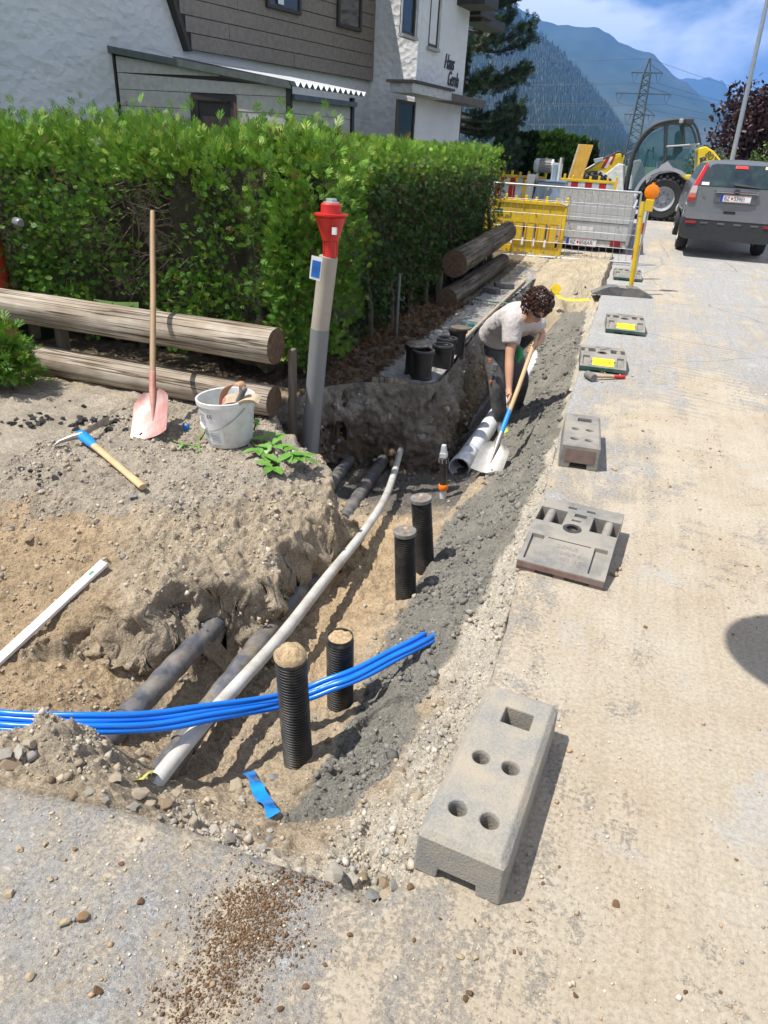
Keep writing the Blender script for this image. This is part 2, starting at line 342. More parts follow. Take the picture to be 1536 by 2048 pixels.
# relief by zone
n1 = fbm(TX * 3, TY * 3, 4, 1); n2 = fbm(TX * 14, TY * 14, 4, 2); n3 = fbm(TX * 45, TY * 45, 3, 3)
clod = np.maximum(0, fbm(TX * 22, TY * 22, 3, 6)); lump = np.abs(fbm(TX * 30, TY * 30, 3, 7))
crag = np.abs(fbm(TX * 9, TY * 9, 4, 12))
facew = 4 * up * (1 - up)
rough = .012 * n2 + .007 * n3 + .013 * clod
mort = .034 * fbm(TX * 5, TY * 5, 3, 15) + .017 * fbm(TX * 15, TY * 15, 3, 16) + .010 * lump + .003 * n3
TZ = TZ + .018 * n1 * (1 - z_mort) + rough * (1 - z_mort) * (1 + .6 * z_grav) + mort * z_mort
TZ = TZ + facew * (.03 * crag - .015 + .012 * n2)
bankz = np.clip(z_bank + facew, 0, 1)
TZ = TZ + bankz * (.02 * n2 + .015 * clod)
heap = np.exp(-(((TX + 1.28) / .28) ** 2 + ((TY - 1.14) / .14) ** 2))
TZ = TZ + heap * (.022 * clod + .018 * np.abs(n2) + .006 * n3)
_w = np.clip(facew * 1.5, 0, 1) * sstep(.05, .2, zh - zl)
HX = _w * .014 * fbm(TX * 19 + TZ * 16, TY * 19, 2, 75) + _w * .06 * fbm(TX * 5 + TZ * 4.5, TY * 5 + TZ * 3.6, 3, 71); HY = _w * .014 * fbm(TX * 19, TY * 19 - TZ * 16, 2, 76) + _w * .06 * fbm(TX * 5 - TZ * 4, TY * 5 + TZ * 4.8, 3, 73)
# boot prints in the fresh mortar
for (u, v, a_) in [(720, 1470, 1.2), (660, 1570, .6), (770, 1440, .9), (1085, 820, 1.4), (1060, 870, 1.2)]:
    p = G(u, v, -.31 if v > 1000 else -.5); ca, sa = math.cos(a_), math.sin(a_)
    lx = (TX - p[0]) * ca + (TY - p[1]) * sa; ly = -(TX - p[0]) * sa + (TY - p[1]) * ca
    e = (lx / .125) ** 2 + (ly / .05) ** 2
    TZ = TZ - .022 * (1 - sstep(.7, 1.15, e)) + .010 * np.exp(-((np.sqrt(e) - 1.15) / .16) ** 2)
# keep below the slab of the road
under = np.maximum(sstep(-.012, .02, d_road), 1 - sstep(-.02, .012, d_front))
rimz = zroad(TY)
keep = rimz - .035 - .02 * np.abs(n2)
TZ = np.where((d_road > -.05) & (TY > 1.05), np.minimum(TZ, keep + .02 * np.clip(-d_road / .05, 0, 1)), TZ)
TZ = np.where((d_front < .03) & (TX < -.2) & (heap < .12), np.minimum(TZ, rimz - .03), TZ)
TZ = np.where((TX > -.26) & (TY < 1.12), np.minimum(TZ, -.12), TZ)
TZ = TZ - .10 * under * (1 - np.clip(heap * 3, 0, 1) * (d_front > -.12))
def lerp(c, z_, k): return c * (1 - z_[..., None]) + np.array(k, float) * z_[..., None]
tone = np.zeros(TX.shape + (3,)) + np.array([.36, .29, .205])
tone = lerp(tone, _slope * .85, (.335, .245, .15)); tone = lerp(tone, z_top * .8, (.31, .275, .225)); tone = lerp(tone, z_bank * .75, (.34, .285, .21))
tone = lerp(tone, z_org * .8, (.40, .295, .18)); tone = lerp(tone, facew * .6 * (TY < 4), (.31, .26, .195))
tone = lerp(tone, z_grav * .85, (.43, .40, .34)); tone = lerp(tone, z_sand * .8, (.42, .355, .25))
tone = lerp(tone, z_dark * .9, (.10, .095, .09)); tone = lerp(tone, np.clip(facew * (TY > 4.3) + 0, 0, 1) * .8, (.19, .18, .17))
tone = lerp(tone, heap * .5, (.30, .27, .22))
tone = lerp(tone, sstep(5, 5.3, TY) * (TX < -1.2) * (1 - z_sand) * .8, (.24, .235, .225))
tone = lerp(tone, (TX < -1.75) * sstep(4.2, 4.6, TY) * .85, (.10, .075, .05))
tone = lerp(tone, z_mort * .96, (.18, .173, .152)); 
tone = lerp(tone, z_mort * np.clip(.5 + fbm(TX * 4, TY * 4, 3, 52), 0, 1) * .35, (.245, .23, .195))
tone *= (1 + .16 * fbm(TX * 4, TY * 4, 4, 50) + .14 * n2 * (1 - .6 * z_mort))[..., None]
tone = np.clip(tone, .02, .8)
ni, nj = TX.shape
idx = np.arange(ni * nj).reshape(ni, nj)
F = np.stack([idx[:-1, :-1], idx[:-1, 1:], idx[1:, 1:], idx[1:, :-1]], -1).reshape(-1, 4)
# soil material: tone from the ground's own zones, grains and small stones as relief
m, nt, b = new_mat('dug_soil')
at = nt.nodes.new('ShaderNodeAttribute'); at.attribute_name = 'tone'
nf = noise_node(nt, 190, 5, .75); ng = noise_node(nt, 620, 3, .7)
vor = nt.nodes.new('ShaderNodeTexVoronoi'); vor.inputs['Scale'].default_value = 95
vt = nt.nodes.new('ShaderNodeTexCoord'); nt.links.new(vt.outputs['Object'], vor.inputs['Vector'])
rv = ramp(nt, nf.outputs[0], [(.28, (.45, .43, .40)), (.5, (1, 1, 1)), (.74, (1.45, 1.43, 1.4))])
out = mixc(nt, 1.0, at.outputs['Color'], rv.outputs[0], 'MULTIPLY')
rg = ramp(nt, vor.outputs['Color'], [(.2, (.75, .74, .72)), (.8, (1.25, 1.25, 1.24))])
out = mixc(nt, .55, out, mixc(nt, 1.0, out, rg.outputs[0], 'MULTIPLY'))
nt.links.new(out, b.inputs['Base Color']); b.inputs['Roughness'].default_value = .93; b.inputs['Specular IOR Level'].default_value = .2
p_ = bump(nt, b, vor.outputs['Distance'], .55, -.008); p_ = bump(nt, b, nf.outputs[0], .8, .008, p_); bump(nt, b, ng.outputs[0], .5, .003, p_)
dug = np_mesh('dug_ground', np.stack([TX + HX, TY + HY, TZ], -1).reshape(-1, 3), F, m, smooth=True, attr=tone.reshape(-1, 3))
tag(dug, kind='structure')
def ground_z(x, y):
    i = np.clip(np.searchsorted(gy, y) - 1, 0, ni - 2); j = np.clip(np.searchsorted(gx, x) - 1, 0, nj - 2)
    fy = (y - gy[i]) / (gy[i + 1] - gy[i]); fx = (x - gx[j]) / (gx[j + 1] - gx[j])
    return (TZ[i, j] * (1 - fx) + TZ[i, j + 1] * fx) * (1 - fy) + (TZ[i + 1, j] * (1 - fx) + TZ[i + 1, j + 1] * fx) * fy
def at_zone(Z, x, y):
    i = np.clip(np.searchsorted(gy, y) - 1, 0, ni - 1); j = np.clip(np.searchsorted(gx, x) - 1, 0, nj - 1); return Z[i, j]
def on_ground(u, v, lo=-1., hi=.6, n=400):
    """first point of a sight line on the dug ground"""
    for z in np.linspace(hi, lo, n):
        p = G(u, v, z)
        if gx[0] < p[0] < gx[-1] and gy[0] < p[1] < gy[-1] and ground_z(p[0], p[1]) >= z: return p
    return G(u, v, lo)
# ------------------------------------------------------------------ road slab with the saw-cut edge
def road_material():
    m, nt, b = new_mat('dusty_asphalt')
    def mth(op, a, b2=0.):
        q = nt.nodes.new('ShaderNodeMath'); q.operation = op
        for k, s in ((0, a), (1, b2)):
            if isinstance(s, (int, float)): q.inputs[k].default_value = s
            else: nt.links.new(s, q.inputs[k])
        return q.outputs[0]
    def mrange(src, a, b2, c, d):
        q = nt.nodes.new('ShaderNodeMapRange'); 
        for k, v in enumerate((a, b2, c, d)): q.inputs[k + 1].default_value = v
        nt.links.new(src, q.inputs[0]); return q.outputs[0]
    tc = nt.nodes.new('ShaderNodeTexCoord'); sep = nt.nodes.new('ShaderNodeSeparateXYZ'); nt.links.new(tc.outputs['Object'], sep.inputs[0]); X, Y = sep.outputs[0], sep.outputs[1]
    grain = noise_node(nt, 330, 3, .8); vor = nt.nodes.new('ShaderNodeTexVoronoi'); vor.inputs['Scale'].default_value = 130; nt.links.new(tc.outputs['Object'], vor.inputs[0])
    mott = noise_node(nt, 14, 6, .7); fine = noise_node(nt, 70, 5, .8)
    base = ramp(nt, grain.outputs[0], [(.30, (.17, .168, .165)), (.48, (.36, .355, .345)), (.62, (.45, .443, .43)), (.75, (.63, .615, .59))]).outputs[0]
    gv = ramp(nt, vor.outputs['Color'], [(.15, (.62, .62, .63)), (.85, (1.25, 1.24, 1.22))]); base = mixc(nt, .8, base, mixc(nt, 1.0, base, gv.outputs[0], 'MULTIPLY'))
    big = noise_node(nt, .9, 7, .62, 'Object', (1.5, .6, 1), .5); mid_ = noise_node(nt, 4.2, 7, .7, 'Object', (1.2, .8, 1), .3); tr = noise_node(nt, 8, 4, .6, 'Object', (1, .05, 1))
    # dust lies thick right of the trench, thin on the apron and farther up the road
    amt = mth('ADD', mrange(X, -.7, .25, -.12, .17), mrange(Y, 2.6, 7.0, .05, -.27))
    amt = mth('ADD', amt, mrange(mth('ABSOLUTE', mth('SUBTRACT', X, .62)), 0, .5, .17, 0))
    amt = mth('ADD', amt, mrange(mth('ABSOLUTE', mth('SUBTRACT', Y, 5.0)), 0, .6, .12, 0))
    s = mth('ADD', amt, mth('ADD', mth('MULTIPLY', mth('SUBTRACT', big.outputs[0], .5), 1.1), mth('MULTIPLY', mth('SUBTRACT', mid_.outputs[0], .5), 1.0)))
    s = mth('ADD', s, mth('ADD', mth('MULTIPLY', mth('SUBTRACT', fine.outputs[0], .5), .75), mth('MULTIPLY', mth('SUBTRACT', tr.outputs[0], .5), .5)))
    # tyre lugs printed in the dust of the wheel tracks
    lug = mth('SINE', mth('ADD', mth('MULTIPLY', Y, 62.), mth('MULTIPLY', X, 16.))); band = mth('MULTIPLY', mrange(mth('ABSOLUTE', mth('SUBTRACT', X, .62)), .16, .26, 1, 0), mrange(Y, 4.5, 6.5, .35, 1)); band2 = mth('MULTIPLY', mrange(mth('ABSOLUTE', mth('SUBTRACT', X, 1.02)), .10, .16, 1, 0), mrange(Y, 5.0, 6.5, 0, 1))
    s = mth('ADD', s, mth('MULTIPLY', mth('MULTIPLY', lug, .13), mth('ADD', band, band2)))
    dm = ramp(nt, mth('ADD', s, .5), [(.40, (0, 0, 0)), (.62, (1, 1, 1))])
    dn = noise_node(nt, 2.4, 6, .65); dcol = ramp(nt, dn.outputs[0], [(.3, (.43, .345, .235)), (.55, (.49, .415, .31)), (.75, (.52, .465, .375))])
    out = mixc(nt, mth('MULTIPLY', dm.outputs[0], .82), base, dcol.outputs[0])
    st = noise_node(nt, 34, 4, .7, 'Object', (1, .03, 1), .2); sr = ramp(nt, st.outputs[0], [(.35, (.86, .85, .83)), (.65, (1.08, 1.08, 1.07))]); out = mixc(nt, mrange(X, -.2, .2, 0, .45), out, mixc(nt, 1.0, out, sr.outputs[0], 'MULTIPLY'))
    pn = noise_node(nt, 2.0, 6, .7, 'Object', None, .6); pr = ramp(nt, pn.outputs[0], [(.56, (0, 0, 0)), (.64, (.65, .65, .65))]); out = mixc(nt, pr.outputs[0], out, (.42, .41, .39))
    rn = noise_node(nt, 5.5, 5, .7, 'Object', None, .4); rr = ramp(nt, rn.outputs[0], [(.66, (0, 0, 0)), (.74, (.55, .55, .55))]); out = mixc(nt, rr.outputs[0], out, (.40, .24, .11))
    fr = ramp(nt, fine.outputs[0], [(.28, (.66, .65, .63)), (.55, (1.02, 1.02, 1.02)), (.75, (1.14, 1.13, 1.12))]); out = mixc(nt, 1.0, out, fr.outputs[0], 'MULTIPLY')
    ck = nt.nodes.new('ShaderNodeTexVoronoi'); ck.feature = 'DISTANCE_TO_EDGE'; ck.inputs['Scale'].default_value = .55; cw = noise_node(nt, 3, 4, .6); cv = nt.nodes.new('ShaderNodeMixRGB'); cv.inputs[0].default_value = .12; nt.links.new(tc.outputs['Object'], cv.inputs[1]); nt.links.new(cw.outputs['Color'], cv.inputs[2]); nt.links.new(cv.outputs[0], ck.inputs[0]); cr = ramp(nt, ck.outputs['Distance'], [(.0, (.55, .53, .5)), (.006, (1, 1, 1))]); out = mixc(nt, mrange(Y, 5.5, 8, 0., .7), out, mixc(nt, 1.0, out, cr.outputs[0], 'MULTIPLY'))
    nt.links.new(out, b.inputs['Base Color']); b.inputs['Roughness'].default_value = .92; b.inputs['Specular IOR Level'].default_value = .2
    p = bump(nt, b, grain.outputs[0], .7, .005); p = bump(nt, b, dm.outputs[0], .35, .006, p); p = bump(nt, b, tr.outputs[0], .25, .006, p); bump(nt, b, fine.outputs[0], .7, .006, p)
    return m
ROADM = road_material()
YY = np.concatenate([np.arange(1.085, 13.2, .03), np.arange(13.2, 62, .8)])
rows = []
for y in YY:
    e = float(edge_x(y)) if y < 13.2 else -4.5 - .3 * (y > 14)
    rows.append(e)
NX = 26; V = []; Fq = []
ts = np.concatenate([[0, .004, .012], np.linspace(.03, 1, NX - 3)])
for y, e in zip(YY, rows):
    for t in ts:
        x = e + t * (6.5 - e); V.append((x, y, float(zroad(y)) - (.006 if t == 0 else 0)))
n_ = len(ts)
for i in range(len(YY) - 1):
    for j in range(n_ - 1): a = i * n_ + j; Fq.append((a, a + 1, a + n_ + 1, a + n_))
# edge skirt down into the trench
o_ = len(V); ny = int(np.sum(YY < 13.2))
for k in range(ny): V.append((rows[k] + .01, YY[k], float(zroad(YY[k])) - .10))
for k in range(ny - 1): Fq.append((k * n_, (k + 1) * n_, o_ + k + 1, o_ + k))
# near apron, in front of the cut
XX = np.concatenate([np.arange(-4.6, -.232, .02), [-.232]])
o_ = len(V); ysf = np.concatenate([[0, .006, .02], np.linspace(.06, 1, 8)])
for x in XX:
    c = float(cut_y(x)) if x > -4.5 else .3
    if x == -.232: c = 1.085
    for t in ysf: V.append((x, c + t * (-5 - c), -.006 if t == 0 else 0))
m_ = len(ysf)
for i in range(len(XX) - 1):
    for j in range(m_ - 1): a = o_ + i * m_ + j; Fq.append((a, a + 1, a + m_ + 1, a + m_))
s_ = len(V)
for k, x in enumerate(XX): V.append((x, V[o_ + k * m_][1] - .008, -.1))
for k in range(len(XX) - 1): Fq.append((o_ + k * m_, o_ + (k + 1) * m_, s_ + k + 1, s_ + k))
# piece beside the apron
o_ = len(V); xs = [-.232, -.228, -.22] + list(np.linspace(-.2, 6.5, 12)); yy = [1.085, .9, .5, 0, -1, -5]
for y in yy:
    for x in xs: V.append((x, y, 0))
for i in range(len(yy) - 1):
    for j in range(len(xs) - 1): a = o_ + i * len(xs) + j; Fq.append((a, a + 1, a + len(xs) + 1, a + len(xs)))
road = np_mesh('road', np.array(V), np.array(Fq), ROADM, smooth=False); tag(road, kind='structure')
# ------------------------------------------------------------------ lawn around, valley floor to the horizon
def grass_material(name, c1, c2):
    m, nt, b = new_mat(name); n = noise_node(nt, 2.5, 8, .7); r = ramp(nt, n.outputs[0], [(.3, c1), (.7, c2)])
    nt.links.new(r.outputs[0], b.inputs['Base Color']); b.inputs['Roughness'].default_value = .9
    n2 = noise_node(nt, 60, 4, .7); bump(nt, b, n2.outputs[0], .6, .03); return m
LAWN = grass_material('lawn_grass', (.035, .085, .012), (.09, .16, .03))
V = []; Fq = []; ly = list(np.linspace(4.9, 13.4, 18)) + list(np.linspace(13.5, 60, 20))
for y in ly:
    for x in (-40, -8, -2.5 if y < 13.45 else -4.75): V.append((x, y, .045 + float(zroad(y))))
for i in range(len(ly) - 1):
    for j in range(2): a = i * 3 + j; Fq.append((a, a + 1, a + 4, a + 3))
lawn = np_mesh('lawn', np.array(V), np.array(Fq), LAWN); tag(lawn, kind='structure')
V = []; Fq = []
for (x0, x1, y0, y1, z) in [(-9000, 9000, 60, 12000, -.4), (-9000, -4.58, -900, 60, -.25), (6.48, 9000, -900, 60, -.05), (-4.58, 6.48, -900, -4.98, -.05)]:
    a = len(V); V += [(x0, y0, z), (x1, y0, z), (x1, y1, z), (x0, y1, z)]; Fq.append((a, a + 1, a + 2, a + 3))
val = np_mesh('valley_floor', np.array(V), np.array(Fq), grass_material('valley_grass', (.05, .10, .02), (.10, .15, .045))); tag(val, kind='structure')
# ------------------------------------------------------------------ common materials
CONC = M('cast_concrete', (.235, .232, .215), .92, 0, .22, 170, (.40, .335, .24), .5, 7, .9, 140, .004)
RUBB = M('recycled_rubber_plastic', (.135, .137, .135), .8, 0, .3, 30, (.30, .27, .225), .75, 5, .4, 150, .002)
RUBR = M('recycled_plastic_reddish', (.20, .11, .085), .8, 0, .35, 20, (.16, .15, .14), .6, 9, .4, 150, .002)
RUBG = M('plate_green_rim', (.012, .07, .045), .6, 0, .3, 20, (.25, .22, .18), .2, 8, .3, 150, .002)
BLACKP = M('black_plastic', (.016, .017, .019), .42, 0, .3, 30, (.22, .17, .11), .25, 9, .2, 120, .001)
WOODL = M('pale_handle_wood', (.52, .36, .19), .6, 0, .25, 3, (.30, .22, .14), .2, 7, .25, 40, .001, (1, 1, .08))
STEEL = M('worn_steel', (.33, .32, .31), .5, .7, .3, 14, (.25, .19, .13), .45, 6, .3, 90, .001)
BLUEP = M('bright_blue_paint', (.01, .22, .68), .45, 0, .15, 10, None)
REDP = M('red_paint', (.55, .022, .018), .4, 0, .2, 8, None, bmp=.1)
YELP = M('yellow_plastic', (.72, .47, .008), .5, 0, .15, 6, (.45, .33, .12), .2, 5, .1)
WHITEP = M('white_plastic', (.70, .71, .72), .35, 0, .08, 6, (.35, .30, .22), .2, 6, .08)
DARK = M('dark_shadow_gap', (.012, .012, .013), .8, 0, .2, 5)
def cutout(o, cutters):
    """cut the cutter meshes out of o for good"""
    ms = []
    for c in cutters:
        c.parent = o.parent
        md = o.modifiers.new('cut', 'BOOLEAN'); md.object = c; md.operation = 'DIFFERENCE'; md.solver = 'EXACT'; ms.append(md)
    bpy.context.view_layer.update()
    dg = bpy.context.evaluated_depsgraph_get(); me = bpy.data.meshes.new_from_object(o.evaluated_get(dg))
    o.modifiers.clear(); o.data = me
    for c in cutters:
        d = c.data; bpy.data.objects.remove(c); bpy.data.meshes.remove(d)
    return o
def rot_of(a, b): return math.atan2(-(b[0] - a[0]), b[1] - a[1])
# ------------------------------------------------------------------ foot blocks
def lettering(text, size, mat, parent, mtx, extrude=.0006, align='CENTER', name='lettering', shear=0, xs=1):
    cu = bpy.data.curves.new(name, 'FONT'); cu.body = text; cu.size = size; cu.align_x = align; cu.extrude = extrude; cu.shear = shear
    tmp = bpy.data.objects.new('tmp', cu); COL.objects.link(tmp); bpy.context.view_layer.update()
    me = bpy.data.meshes.new_from_object(tmp.evaluated_get(bpy.context.evaluated_depsgraph_get())); bpy.data.objects.remove(tmp)
    me.materials.clear(); me.materials.append(mat); o = bpy.data.objects.new(name, me); COL.objects.link(o); o.parent = parent; o.matrix_local = mtx @ Matrix.Diagonal((xs, 1, 1, 1)); return o
def foot_block(loc, rz, L, W, H, mat, side_mat, label, cham=.018):
    t = empty('foot_block', loc, rz, label, 'foot block', 'ballast feet along the road')
    b_ = MB(); c = cham
    # body with chamfered top and a channel below
    prof = [(-W / 2, 0), (-W / 2 + .062, 0), (-W / 2 + .066, .034), (W / 2 - .066, .034), (W / 2 - .062, 0), (W / 2, 0), (W / 2 - .004, H - c), (W / 2 - .004 - c, H), (-W / 2 + .004 + c, H), (-W / 2 + .004, H - c)]
    n = len(prof); ys = [0, c * .0 + .001, L - .001, L]
    vs_ = []
    for y, ins in ((0, c), (c * .9, 0), (L - c * .9, 0), (L, c)):
        for (x, z) in prof: vs_.append((x * (1 - ins / W * .6), y, min(z, H - ins) if z > .05 else z))
    fs = []
    for i in range(3):
        for k in range(n): a = i * n + k; a2 = i * n + (k + 1) % n; fs.append((a, a2, a2 + n, a + n))
    # end faces as strips (concave outline)
    for o_, rev in ((0, 0), (3 * n, 1)):
        for q in [(0, 1, 2, 9), (2, 3, 6, 9), (3, 4, 5, 6), (6, 7, 8, 9)]:
            f = tuple(o_ + k for k in q); fs.append(f if not rev else f[::-1])
    b_.add(vs_, fs)
    body = b_.build('body', mat, t)
    k_ = L / .6; cuts = []
    for (x, y) in [(-.040, .292 * k_), (.043, .292 * k_), (-.043, .105 * k_), (.040, .105 * k_)]:
        cuts.append(MB().lathe([(.0225, H - .105), (.0225, H - .012), (.030, H + .02)], 20, xf((x, y, 0))).build('c', mat))
    cuts.append(MB().hexa([(x * s_ + .012, .482 * k_ + y * s_, z) for z, s_ in ((H - .11, .86), (H + .02, 1.04)) for x, y in ((-.042, -.034), (.042, -.034), (.042, .034), (-.042, .034))]).build('c', mat))
    cutout(body, cuts)
    md = body.modifiers.new('bevel', 'BEVEL'); md.width = .004; md.segments = 2; md.limit_method = 'ANGLE'; md.angle_limit = math.radians(30)
    if side_mat is not None:
        e = MB().box((-W / 2 + .03, -.0025, .04), (W / 2 - .03, -.0005, H - .03)).build('end_face', side_mat, t)
    return t
foot_block((-.1125, 1.113, 0), rot_of((-.229, 1.123), (-.162 - .012, 1.72)), .60, .232, .145, CONC, None, 'large grey concrete foot block with four round holes nearest the camera')
foot_block((-.068, 3.915, 0), math.radians(4), .57, .228, .15, RUBB, RUBR, 'dark foot block with reddish front end beside the worker', .012)
def base_plate(loc, rz, W, L, rim, label, sticker, emboss=None):
    t = empty('base_plate', loc, rz, label, 'base plate', 'ballast feet along the road'); H = .112
    body = MB().prism_x([(0, .016), (0, .047), (L * .30, H - .008), (L * .34, H), (L, H), (L, .016)], -W / 2, W / 2).build('body', RUBB, t)
    cuts = []
    def cb(a, b2): cuts.append(MB().box(a, b2).build('c', RUBB))
    for s in (-1, 1):
        cb((s * W * .33 - .062, L * .53, .03), (s * W * .33 + .062, L * .80, H + .1))
        # recess on the slope beside the panel
        cuts.append(MB().hexa([(s * W * .37 - .028, .02, .038), (s * W * .37 + .028, .02, .038), (s * W * .37 + .028, L * .30, .085), (s * W * .37 - .028, L * .30, .085),
                               (s * W * .37 - .028, .02, .2), (s * W * .37 + .028, .02, .2), (s * W * .37 + .028, L * .30, .2), (s * W * .37 - .028, L * .30, .2)]).build('c', RUBB))
    cb((-.026, L * .74, .04), (.03, L * .80, H + .1)); cb((-.068, L * .87, .05), (-.028, L * .91, H + .1)); cb((.02, L * .87, .05), (.06, L * .91, H + .1)); cb((-.03, L * .645, .05), (.012, L * .68, H + .1))
    cuts.append(MB().lathe([(.027, .03), (.027, H + .1)], 20, xf((-.012, L * .5, 0))).build('c', RUBB))
    cutout(body, cuts)
    md = body.modifiers.new('bevel', 'BEVEL'); md.width = .004; md.segments = 2; md.limit_method = 'ANGLE'; md.angle_limit = math.radians(30)
    for s in (-1, 1):
        MB().tube([(s * W * .36, L * .51, H - .024), (s * W * .36, L * .82, H - .024)], .021, 14).build('handle', RUBB, t, smooth=40)
    MB().lathe([(.026, H - .01), (.026, H + .003), (.042, H + .003), (.042, H - .01)], 24, xf((-.012, L * .5, 0)), cap=False).build('ring', BLACKP, t, smooth=40)
    fr = MB()
    for x0, x1 in ((-W / 2, -W * .28), (-W * .06, W * .06), (W * .34, W / 2)): fr.box((x0, .001, 0), (x1, L - .001, .02))
    fr.build('foot_rail', rim, t)
    MB().box((-W / 2, -.003, .017), (W / 2, .0, .045)).build('front_rim', rim, t, bevel=.002)
    sl = math.atan2(H - .008 - .047, L * .30); T = xf((0, .015, .0515), 0, sl)
    if sticker:
        MB().box((-W * .235, .01, 0), (W * .235, .115, .0025), T).build('sticker', M('yellow_sticker', (.80, .70, .01), .5, 0, .06, 8, None, bmp=0), t)
        lettering(sticker, .042, BLACKP, t, T @ Matrix.Translation((0, .05, .0032)))
        MB().box((-W * .2, .035, .0026), (W * .2, .038, .0034), T).build('print_line', BLACKP, t)
    else:
        MB().box((-W * .25, .152, -.001), (W * .25, .1535, .0035), T).build('panel_line', DARK, t)
        for k, (tx, sz, yy) in enumerate([('DEHUS', .03, .108), ('SMUT 5', .027, .072), ('70 0 13 E26', .024, .040)]):
            lettering(tx, sz, RUBB, t, T @ Matrix.Translation((.02 * k, yy, .0005)), .0016)
    return t
base_plate((-.035, 2.648, 0), rot_of((-.22, 2.642), (-.171, 3.189)), .375, .552, RUBR, 'grey base plate with reddish rim and embossed lettering on dusty road', None)
base_plate((-.062, 6.138, 0), math.radians(5), .385, .50, RUBG, 'green rimmed base plate with yellow sticker behind the rubber mallet', 'H-CIMMEIT')
base_plate((.072, 7.803, 0), math.radians(4), .395, .55, RUBG, 'green rimmed base plate with yellow sticker standing alone on grey road', 'H-CIMMEIT')
# ------------------------------------------------------------------ rubber mallet
mp = G(1181, 752, .035); me_ = G(1250, 753, .02)
t = empty('rubber_mallet', (mp[0], mp[1], 0), 0, 'rubber mallet with pale handle and red end lying before the sticker plate', 'mallet')
dv = Vector((me_[0] - mp[0], me_[1] - mp[1], 0)); dn_ = dv.normalized(); side = Vector((-dn_.y, dn_.x, 0))
MB().tube([tuple(side * a + Vector((0, 0, .034))) for a in (-.055, -.05, .05, .055)], [.028, .033, .033, .028], 18).build('head', M('grey_rubber', (.17, .165, .15), .85, 0, .2, 20), t, smooth=40)
MB().tube([tuple(dn_ * a + Vector((0, 0, .034 - .018 * a / dv.length))) for a in (.02, dv.length * .68)], .0135, 10).build('handle', WOODL, t, smooth=60)
MB().tube([tuple(dn_ * a + Vector((0, 0, .034 - .018 * a / dv.length))) for a in (dv.length * .66, dv.length * .9, dv.length)], [.0145, .0165, .013], 10).build('grip', REDP, t, smooth=60)
# ------------------------------------------------------------------ corrugated stubs
CORR = M('corrugated_black_pipe', (.014, .015, .017), .38, 0, .3, 20, (.17, .14, .10), .15, 14, .1, 90, .001)
FILL = M('soil_fill', (.40, .29, .165), .95, 0, .4, 60, None, bmp=1, bscale=150, bdist=.006)
def stub(ub, vb, zb, ut, vt, label, top):
    b0 = Vector(G(ub, vb, zb)); best = None
    for zt in np.linspace(zb + .1, zb + .7, 200):
        p = Vector(G(ut, vt, zt)); d = (p.xy - b0.xy).length
        if best is None or d < best[0]: best = (d, p)
    tp = best[1]; b0.z -= .12; ax = tp - b0; b0 = tp - ax.normalized() * (ax.length)
    q = ax.to_track_quat('Z', 'Y'); t = empty('corrugated_stub', b0, 0, label, 'pipe stub', 'corrugated pipe stubs in the trench'); t.rotation_mode = 'QUATERNION'; t.rotation_quaternion = q
    L = ax.length; r = .054; prof = []; z = 0; p = .0122
    while z < L - .02: prof += [(r - .0045, z), (r - .0045, z + p * .28), (r, z + p * .42), (r, z + p * .86)]; z += p
    prof += [(r - .002, z), (r - .002, L)]
    if top in ('open', 'mound'): prof += [(r - .006, L), (r - .006, L - .012)]
    MB().lathe(prof, 30, cap=False).build('pipe', CORR, t, smooth=50)
    if top == 'cap':
        MB().lathe([(r + .003, L - .016), (r + .003, L + .002), (r + .001, L + .004), (.0, L + .0045)], 30, cap=False).build('cap', M('dusty_cap', (.20, .18, .155), .85, 0, .35, 40, (.08, .08, .08), .4, 30), t, smooth=40)
        for s in (-1, 1): MB().box((s * .024 - .011, -.007, L + .003), (s * .024 + .011, .011, L + .0055)).build('slot', FILL if s < 0 else M('rusty_slot', (.24, .11, .05), .9), t)
    else:
        bm_ = MB(); n = 14; hh = .045 if top == 'mound' else .006
        prof = [((r - .006 if top == 'open' else r + .002) * math.cos(a), L - .008 + hh * math.sin(a)) for a in np.linspace(0, PI / 2, 7)]
        bm_.lathe(prof, 28, cap=False)
        for k, v_ in enumerate(bm_.v):
            a = fbm(np.array([v_[0] * 40.]), np.array([v_[1] * 40. + v_[2] * 9]), 3, 60)[0]
            bm_.v[k] = (v_[0] * (1 + .06 * a), v_[1] * (1 + .06 * a), v_[2] + .006 * a)
        bm_.build('soil_plug', FILL, t, smooth=60)
    return t
stub(600, 1528, -.44, 581, 1310, 'tallest corrugated stub heaped with soil in front of the blue conduits', 'mound')
stub(682, 1408, -.42, 680, 1272, 'corrugated stub filled flush with soil behind the blue conduits', 'open')
stub(815, 1195, -.45, 810, 1062, 'corrugated stub with a sandy cap at the mortar edge', 'cap')
stub(855, 1138, -.45, 842, 996, 'farthest corrugated stub with grey slotted cap', 'cap')
